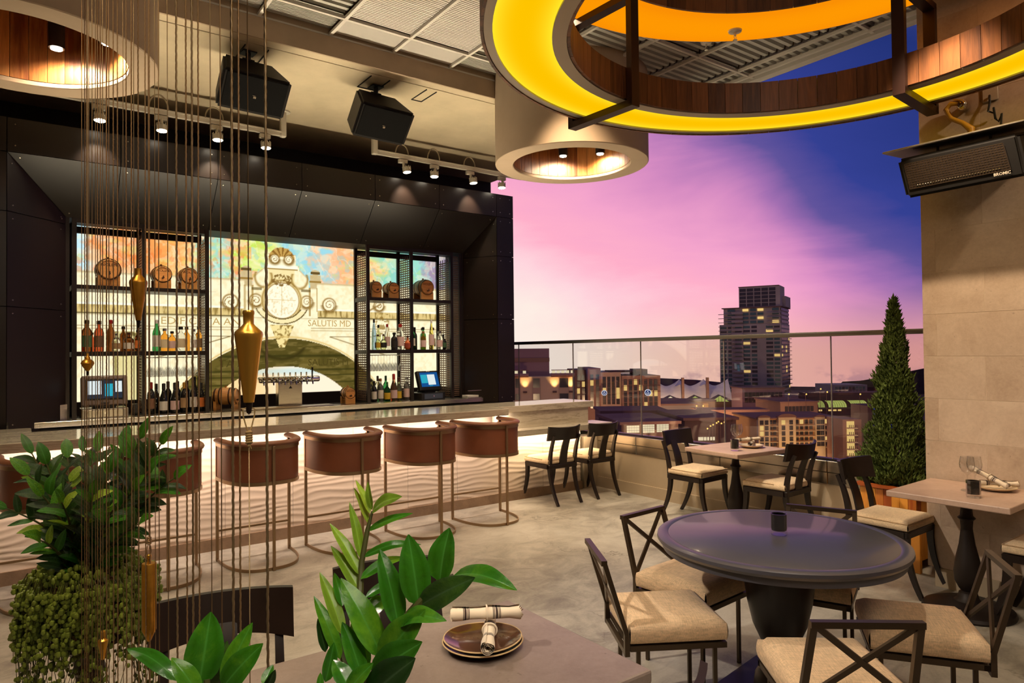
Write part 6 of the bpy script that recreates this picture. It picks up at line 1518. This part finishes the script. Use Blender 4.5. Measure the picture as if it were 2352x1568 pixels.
def bld(name, label, cat, px0, px1, d, yaw=0., group=None):
    """an Empty on the ground under the left front corner; local x runs right along the facade, y away; returns (root, facade width, z of a photo row)"""
    p = at(px0, 800, d); w_ = (px1-px0)*d/1567.68; r = thing(name, label, cat, (p.x, p.y, GZ), -YAW+yaw, group)
    zr = lambda py, px=px0: at(px, py, d).z-GZ
    return r, w_, zr
def block(r, name, x0, x1, y0, y1, z0, z1, m): return MB().box((x0, y0, z0), (x1, y1, z1)).build(name, CMAT[m] if isinstance(m, str) else m, r, False)
def windows(r, x0, x1, z0, z1, nx_, nz_, w_, h_, y=-.06, mats=('pane',), lit=0., seed=1, name='window', th=.12, litm='lit'):
    rs = random.Random(seed); mm = {}
    for k in set(mats)|{litm}: mm[k] = MB().box((-w_/2, 0, -h_/2), (w_/2, th, h_/2)).mesh(name, CMAT[k], False)
    for i in range(nx_):
        for j in range(nz_):
            k = litm if rs.random() < lit else rs.choice(mats)
            inst(name, mm[k], r, (x0+(x1-x0)*(i+.5)/nx_, y, z0+(z1-z0)*(j+.5)/nz_))

# near left hotel with sconce-lit top floor
r, w_, z = bld('hotel_building', 'pale stone building with glowing wall sconces and dark penthouse, beside the black bar canopy', 'building', 1120, 1314, 62)
k = w_/194
block(r, 'wall', 0, w_, 0, 10, 0, z(866), 'tan'); block(r, 'penthouse', 0, (1264-1120)*k, 2, 9, z(866), z(801), 'mauve'); block(r, 'penthouse_band', 0, (1264.5-1120)*k, 1.9, 2.2, z(832), z(823), 'brown')
for xa, xb in ((1120, 1213), (1265, 1318)):
    block(r, 'cornice', (xa-1120)*k, (xb-1120)*k, -.7, 0, z(863), z(858), 'mauve'); block(r, 'cornice_lower', (xa-1120)*k, (xb-1120)*k, -.45, 0, z(867), z(863), 'brown')
    for i in range(5): xx = (xa+(xb-xa)*(i+.5)/5-1120)*k; block(r, 'cornice_lamp', xx-.14, xx+.14, -.5, -.3, z(857)-.05, z(852), 'litw')
    block(r, 'parapet_rail', (xa-1120)*k, (xb-1120)*k, -.5, -.4, z(851.5), z(850), 'brown')
for xx in (1205, 1272.5, 1310): 
    x = (xx-1120)*k; MB().box((x-.18, -.22, z(903)), (x+.18, -.05, z(899))).build('sconce', CMAT['dark'], r, False)
    o = MB().prism([(x-.22, -.02, z(898)), (x+.22, -.02, z(898)), (x+.25, -.02, z(866)), (x-.25, -.02, z(866))], (0, .015, 0)); 
    p = r.matrix_basis @ V((x, -.32, z(897))); spot('sconce_lamp', p, p+V((0, 0, 1)) + (r.matrix_basis.to_3x3() @ V((0, .10, 0))), 240, 78, .8, (1, .72, .30), .1)
    p = r.matrix_basis @ V((x, -.30, z(901.5)))
for xx, wd in ((1188, 10), (1231, 15), (1294, 20)):
    x = (xx-1120)*k; hw = wd/2*k
    block(r, 'window_frame', x-hw-.1, x+hw+.1, -.05, .02, z(919), z(869), 'stone'); block(r, 'window', x-hw, x+hw, -.09, 0, z(891), z(870), 'pane'); block(r, 'window', x-hw, x+hw, -.09, 0, z(919), z(905), 'pane')
    block(r, 'spandrel', x-hw, x+hw, -.08, 0, z(904.5), z(891.5), 'stone')

# brown hotel blocks with two round glowing signs
r, w_, z = bld('hotel_building', 'brown multi-storey hotel block with two round glowing blue signs', 'building', 1322, 1517, 190, .03); k = w_/195
block(r, 'wall', 0, (1364-1322)*k, 3, 22, 0, z(850), 'dark'); block(r, 'wall', (1349-1322)*k, (1379-1322)*k, 0, 22, 0, z(846), 'brown'); block(r, 'wall', (1379-1322)*k, (1428-1322)*k, 1.5, 22, 0, z(856), 'stone'); block(r, 'wall', (1428-1322)*k, w_, 0, 22, 0, z(864), 'brown'); block(r, 'roof_plant', (1466-1322)*k, (1493-1322)*k, 3, 12, z(864), z(850), 'dark'); block(r, 'roof_plant', (1405-1322)*k, (1465-1322)*k, 4, 12, z(858), z(853), 'dark')
windows(r, (1430-1322)*k, (1512-1322)*k, z(938), z(872), 7, 5, .9, 1.5, -.1, ('pane',), .10, 4); windows(r, (1352-1322)*k, (1378-1322)*k, z(938), z(860), 2, 6, .9, 1.5, -.1, ('pane',), .12, 5); windows(r, (1384-1322)*k, (1426-1322)*k, z(930), z(866), 4, 5, .9, 1.5, 1.4, ('pane',), .12, 6); windows(r, (1325-1322)*k, (1348-1322)*k, z(938), z(860), 2, 5, .8, 1.5, 2.9, ('pane',), .15, 7)
for zz_ in (875, 888, 901): block(r, 'string_course', (1428-1322)*k, w_, -.15, 0, z(zz_), z(zz_-1), 'dark')
def sign(px, py, d, rad, label):
    o = thing('round_sign', label, 'sign', at(px, py, d), -YAW)
    T = Matrix.Rotation(pi/2, 4, 'X'); MB().cyl((0, .1, 0), (0, -.05, 0), rad*.98, n=28).build('disc', CMAT['signb'], o)
    MB().lathe([(rad*.80, 0), (rad, 0), (rad, .12), (rad*.80, .12)], n=32, T=Matrix.Translation((0, .02, 0)) @ T).build('ring', CMAT['signw'], o)
    b = MB(); q = rad
    b.tube([(q*.30, -.1, q*.52), (-q*.12, -.1, q*.52), (-q*.20, -.1, q*.10), (q*.10, -.1, q*.16), (q*.34, -.1, -q*.05), (q*.30, -.1, -q*.38), (0, -.1, -q*.52), (-q*.34, -.1, -q*.34), (-q*.40, -.1, 0)], q*.085, 6); b.build('emblem', CMAT['signw'], o)
sign(1388, 902, 186, .75, 'round glowing blue and white sign on the brown hotel, the left one')
sign(1488, 901, 184, .88, 'round glowing blue and white sign on the brown hotel, the right one')

# convention hall with sail roof
r, w_, z = bld('convention_hall', 'convention hall with pale tent sails and lit glass gables', 'building', 1512, 1690, 300); k = w_/178
block(r, 'podium', -4, w_+6, 6, 40, 0, z(925), 'dark')
for i in range(3):
    xa, xb = (1512+i*57-1512)*k, (1512+(i+1)*57-1512)*k; xm = (xa+xb)/2
    def sail(u, v, xa=xa, xb=xb):
        x = xa+(xb-xa)*u; e = abs(u-.5)*2; top = z(873)-(z(873)-z(892))*(1-e**1.6)*.85; bot = z(921)+(z(908)-z(921))*(1-e)**.9
        return (x, 2+6*v+2*(1-e), bot+(top-bot)*v**(.75))
    MB().grid(sail, 16, 10).build('sail', CMAT['sail'], r)
    block(r, 'mast', xa-.5, xa+.5, 1, 2.5, 0, z(868), 'brown')
    b = MB(); b.prism([(xm-(xb-xa)*.36, 1.6, z(924)), (xm+(xb-xa)*.36, 1.6, z(924)), (xm, 1.6, z(911))], (0, .4, 0)); b.build('glass_gable', CMAT['green'] if i != 0 else CMAT['litw'], r, False)
    for q in range(6): x = xm+(q-2.5)*(xb-xa)*.12; block(r, 'mullion', x-.06, x+.06, 1.4, 1.6, z(924), z(911)-abs(q-2.5)*1.0, 'dark')
    for s in (-1, 1): MB().grid(lambda u, v: (xa+s*(xb-xa)*.22*u, 3.5+3*v, z(884)-(z(884)-z(888))*u*u+v*(z(876)-z(884))*(1-u)*.9), 6, 3).build('wing', CMAT['sail'], r)

# slim residential tower (two faces seen)
d = 330.; s_ = d/1567.68; th = radians(31); pc = at(1795, 800, d)
tw = thing('tower_block', 'tall grey residential tower with stepped top rising above the hand rail', 'building', (pc.x, pc.y, GZ), -YAW)
Az = V((-cos(th), sin(th), 0)); Bz = V((sin(th)*1.0, cos(th), 0))     # left face runs along Az, right face along Bz
za = lambda py: at(1795, py, d).z-GZ
def tbox(name, a0, a1, b0, b1, z0, z1, m):
    P = lambda a, b_, z: Az*a+Bz*b_+V((0, 0, z))
    return MB().hexa([P(a1, b0, z0), P(a0, b0, z0), P(a0, b1, z0), P(a1, b1, z0), P(a1, b0, z1), P(a0, b0, z1), P(a0, b1, z1), P(a1, b1, z1)]).build(name, CMAT[m], tw, False)
AL, BL = 29.4, 24.
tbox('lower_block', 0, AL, 0, BL, 0, za(742), 'tower'); tbox('upper_block', .3, AL-2, .5, BL-.5, za(742), za(704), 'tower'); tbox('roof_slab', -.6, AL-1.2, -.4, BL+.6, za(704), za(702), 'dark')
tbox('penthouse', .5, 20, 1.5, 14, za(702), za(654), 'tower'); tbox('penthouse', -1.0, 2, 8, 22, za(702), za(677), 'tower'); tbox('roof_edge', 1, 20.2, 1.3, 14.2, za(654), za(652.5), 'dark')
nf = 17; f0, f1 = za(905), za(744)
me_p = {m_: None for m_ in ('pane', 'teal', 'lit')}
def win(face_, u, z, wd, hh, m):
    if face_ == 'L': return tbox('window', u-wd/2, u+wd/2, -.12, .02, z, z+hh, m)
    return tbox('window', -.12, .02, u-wd/2, u+wd/2, z, z+hh, m)
rs = random.Random(9)
for j in range(nf):
    z0 = f0+(f1-f0)*j/nf+.35; hh = (f1-f0)/nf*.62
    for i, (u, wd) in enumerate(((2.0, 2.6), (5.4, 3.2), (12.6, 2.6), (16.2, 3.2), (20.2, 3.2), (24.4, 1.6), (27.4, 3.0))): win('L', u, z0, wd, hh, 'lit' if rs.random() < .03 else rs.choice(('teal', 'pane', 'teal')))
    for i in range(6): win('R', 2.0+i*3.9, z0, 2.7, hh, 'lit' if rs.random() < .05 else 'pane')
for j in range(4):
    z0 = za(742)+(za(704)-za(742))*j/4+.4; hh = (za(704)-za(742))/4*.6
    for u, wd in ((2.5, 3), (9.5, 2.8), (13, 2.8), (16.6, 2.8), (23.5, 3.6)): win('L', u, z0, wd, hh, 'lit' if rs.random() < .04 else 'teal')
    for i in range(6): win('R', 2.2+i*3.8, z0, 2.5, hh, 'lit' if rs.random() < .08 else 'pane')
for j in range(5):
    for i in range(5): win('L', 4.0+i*3.6, za(702)+(za(654)-za(702))*j/5+.2, 3.2, 1.5, 'pane') if False else tbox('window', 2.6+i*3.5, 5.6+i*3.5, 1.38, 1.52, za(700)+(za(656)-za(700))*j/5, za(700)+(za(656)-za(700))*(j+.8)/5, 'pane')
for j in range(nf+3):
    zz_ = f0+(za(708)-f0)*j/(nf+3)
    for u0, u1 in ((17.6, 23.2),): tbox('balcony', u0, u1, -1.3, 0, zz_, zz_+.25, 'tower'); tbox('balcony_rail', u0, u1, -1.35, -1.25, zz_+.25, zz_+1.2, 'grey')
    if j > 13: tbox('balcony', .6, 6.5, -1.4, 0, zz_, zz_+.25, 'tower'); tbox('balcony', AL-6, AL+.3, -1.2, 0, zz_, zz_+.25, 'tower')
    if j < 15: tbox('balcony', -.9, .4, BL-3, BL+.8, zz_, zz_+.25, 'dark')

# low roofs and streets between
def lowblock(px0, px1, top, bot, d, m, label, yaw=0., wins=None, depth=30, roofm='roof'):
    r, w_, z = bld('low_building', label, 'building', px0, px1, d, yaw); z1 = max(2., z(top))
    block(r, 'wall', 0, w_, 0, depth, 0, z1, m); block(r, 'roof', -.4, w_+.4, -.5, depth+.4, z1, z1+.5, roofm)
    if wins: k = w_/(px1-px0); [windows(r, (a-px0)*k, (b_-px0)*k, z(wb_), z(wt), nx_, nz_, (b_-a)*k/nx_*.88, (z(wt)-z(wb_))/nz_*.86, -.1, (wm,), 0, 3, 'window', .1) for a, b_, wt, wb_, nx_, nz_, wm in wins]
    return r
lowblock(1425, 1560, 975, 1010, 118, 'dark', 'dark warehouse with brightly lit grid windows below the balustrade', .12, [(1437, 1467, 977, 994, 5, 3, 'litw'), (1475, 1503, 975, 995, 5, 4, 'litw'), (1508, 1537, 975, 994, 4, 4, 'litw')], 16)
lowblock(1380, 1530, 948, 975, 150, 'brown', 'long low roof behind the warehouse, left part', .0, None, 12)
lowblock(1570, 1690, 965, 1000, 128, 'dark', 'low flat-roofed building behind the two wine glasses', .05, [(1600, 1640, 1003, 1012, 3, 1, 'litw')], 18)
lowblock(1500, 1600, 931, 950, 210, 'grey', 'grey flat roof under the string of street lights', 0., None, 26)
lowblock(1606, 1760, 945, 965, 192, 'brown', 'long brown roof in front of the tower foot', .0, None, 8)
lowblock(1575, 1640, 922, 940, 240, 'ochre', 'small warmly lit kiosk under the tent sails', 0, [(1578, 1600, 926, 938, 3, 1, 'warmlit'), (1612, 1625, 926, 938, 2, 1, 'warmlit')], 10)
lowblock(1703, 1800, 893, 930, 285, 'mauve', 'mauve low block at the foot of the tower', 0., [(1708, 1795, 900, 925, 10, 2, 'pane')], 14)
lowblock(1790, 1880, 925, 950, 250, 'brown', 'brown low block right of the tower foot', .1, [(1800, 1870, 932, 946, 8, 1, 'pane')], 20)
# lit apartment house with gabled bays
r, w_, z = bld('apartment_house', 'ochre lit apartment house with arched gables and balconies', 'building', 1735, 1926, 150, .04); k = w_/191
block(r, 'wall', 0, w_, 0, 14, 0, z(962), 'ochre'); block(r, 'roof', -.4, w_+.4, -.4, 14, z(962), z(959), 'roof')
for xa, xb in ((1735, 1762), (1782, 1822), (1868, 1890)):
    block(r, 'bay', (xa-1735)*k, (xb-1735)*k, -.9, 0, 0, z(958), 'cream'); xm = (xa+xb)/2; hw = (xb-xa)/2*k
    MB().prism([(((xm-1735)*k)+hw*1.1*cos(a), -1.0, z(958)+hw*.42*sin(a)) for a in [pi*i/10 for i in range(11)]], (0, 1.2, 0)).build('gable', CMAT['roof'], r, False)
    windows(r, (xa+2-1735)*k, (xb-2-1735)*k, z(1026), z(963), 2, 5, .8, .95, -.95, ('pane',), .12, xa)
for xa, xb in ((1763, 1781), (1823, 1867), (1891, 1925)): 
    windows(r, (xa-1735)*k, (xb-1735)*k, z(1026), z(963), max(2, int((xb-xa)/9)), 5, .75, .95, -.06, ('pane',), .12, xa)
    for j in range(5): zz_ = z(1028)+(z(966)-z(1028))*j/5; block(r, 'balcony', (xa-1735)*k, (xb-1735)*k, -.8, 0, zz_, zz_+.12, 'cream')
p = r.matrix_basis @ V((w_*.4, -9, 4)); spot('street_glow', p, p+(r.matrix_basis.to_3x3() @ V((0, 10, 5))), 5200, 150, .9, (1, .62, .25), .4)
# stair tower with five lit balconies
r, w_, z = bld('stair_tower', 'narrow building with a stack of five brightly lit balconies', 'building', 1932, 1975, 138, 0.); k = w_/43
block(r, 'wall', 0, w_, 0, 7, 0, z(963), 'brown')
for j in range(5):
    za_, zb_ = z(981+16*j), z(967+16*j); block(r, 'lit_recess', (1941-1932)*k, (1958-1932)*k, -.1, 0, za_, zb_, 'lit'); block(r, 'balcony', (1939-1932)*k, (1960-1932)*k, -1.2, 0, za_-.2, za_, 'cream')
    for q in range(5): x = (1941+17*q/4-1932)*k; block(r, 'baluster', x-.05, x+.05, -1.15, -1.05, za_, za_+.6, 'dark')
# glazed vaults
r, w_, z = bld('vaulted_hall', 'long dark hall with three lit barrel-vaulted glass roofs', 'building', 1872, 2050, 290, .0); k = w_/178
block(r, 'wall', 0, w_+8, 0, 18, 0, z(938), 'dark'); block(r, 'upper_wall', 0, w_+8, 8, 18, z(938), z(905), 'dark')
for xa, xb in ((1875, 1890), (1898, 1940), (1950, 1988)):
    n = 8; h = z(921)-z(935)
    for i in range(n):
        x0_, x1_ = (xa+(xb-xa)*i/n-1872)*k+.06, (xa+(xb-xa)*(i+1)/n-1872)*k-.06
        MB().grid(lambda u, v: (x0_+(x1_-x0_)*u, -1+4*(1-cos(v*pi/2)), z(935)+h*sin(v*pi/2)), 1, 5).build('pane', CMAT['green'], r, False)
windows(r, (1876-1872)*k, (2030-1872)*k, z(944), z(940), 14, 1, 1.4, .7, -.1, ('dark',), .35, 8)
r, w_, z = bld('blue_lit_tower', 'narrow dark building with deep blue lighting left of the cypress', 'building', 1990, 2040, 200, 0.); k = w_/50
block(r, 'wall', 0, w_, 0, 10, 0, z(932), 'dark')
for xa, xb, ya, yb in ((2003, 2020, 951, 936), (2003, 2020, 977, 957), (2043, 2051, 985, 975)): block(r, 'blue_panel', (xa-1990)*k, (xb-1990)*k, -.15, 0, z(ya), z(yb), 'blue')
r, w_, z = bld('glass_office', 'grey-blue office block on the skyline right of the tower', 'building', 1912, 1990, 420, 0.); k = w_/78
block(r, 'wall', 0, w_, 0, 25, 0, z(884), 'grey'); windows(r, 1, w_-1, z(914), z(887), 9, 3, 1.6, 2.0, -.1, ('pane', 'teal'), .04, 2)
# hills and the far shore
def ridge(name, label, pts, d, m):
    vs_ = []; n = len(pts)
    for px, py in pts: p = at(px, py, d); vs_ += [(p.x, p.y, GZ-20), p[:], (p.x+fw.x*60, p.y+fw.y*60, GZ-20)]
    fs = []
    for i in range(n-1): fs += [(i*3, i*3+3, i*3+4, i*3+1), (i*3+1, i*3+4, i*3+5, i*3+2)]
    o = MB().add(vs_, fs).build(name, m, None, True, 80); o['kind'] = 'structure'; return o
M['hill'] = mat('dark_hill', srgb(58, 42, 52), .95); M['far'] = mat('violet_far_shore', srgb(104, 74, 104), .95)
ridge('hills', None, [(1925, 905), (1935, 876), (1975, 874), (2000, 870), (2040, 862), (2080, 854), (2120, 846), (2200, 830), (2330, 826), (2500, 845)], 480, M['hill'])
ridge('far_shore', None, [(1150, 880), (1300, 876), (1420, 872), (1515, 868), (1600, 872), (1700, 882), (1800, 887), (1880, 888), (1940, 888), (2000, 884), (2150, 884), (2500, 884)], 545, M['far'])
# street and yard lights
pts = [(1513, 950), (1523, 948), (1533, 946), (1540, 947), (1549, 945), (1560, 946), (1572, 945), (1586, 944), (1594, 944), (1600, 932), (1615, 932), (1646, 971), (1638, 975), (1632, 978), (1650, 968), (1657, 972), (1664, 969), (1448, 935), (1455, 938), (1625, 984), (1900, 900), (1885, 893), (1976, 905), (1852, 905), (1812, 905)]
lm = {}
pts.sort()
for i, (px, py) in enumerate(pts):
    d = 186 if py < 960 else 122; r_ = .26*d/225
    k = 'w'
    o = thing('street_light', f'small warm point of street light, {ords[i]} of these lamps from the left', 'street light', at(px, py, d), 0, 'street lights among the roofs')
    MB().ball((0, 0, 0), r_, 8, 6).build('bulb', CMAT['glow'], o); zz_ = at(px, py, d).z; MB().cyl((0, .2, 0), (0, .2, GZ-zz_), .06, n=6).build('pole', CMAT['dark'], o)

# unseen warm point lights added between the buildings to brighten the city
for px, py, d, pw in ((1240, 960, 50, 900), (1420, 965, 165, 9000), (1560, 950, 190, 9000), (1700, 950, 180, 9000), (1620, 985, 110, 3500), (1480, 1000, 100, 3000), (1850, 940, 230, 12000), (1960, 960, 125, 3500), (1780, 915, 290, 16000), (1580, 925, 280, 14000)):
    l = bpy.data.lights.new('street_glow', 'POINT'); l.energy = pw; l.color = (1, .66, .36); l.shadow_soft_size = .5
    o = bpy.data.objects.new('street_glow', l); col.objects.link(o); o.location = at(px, py, d)
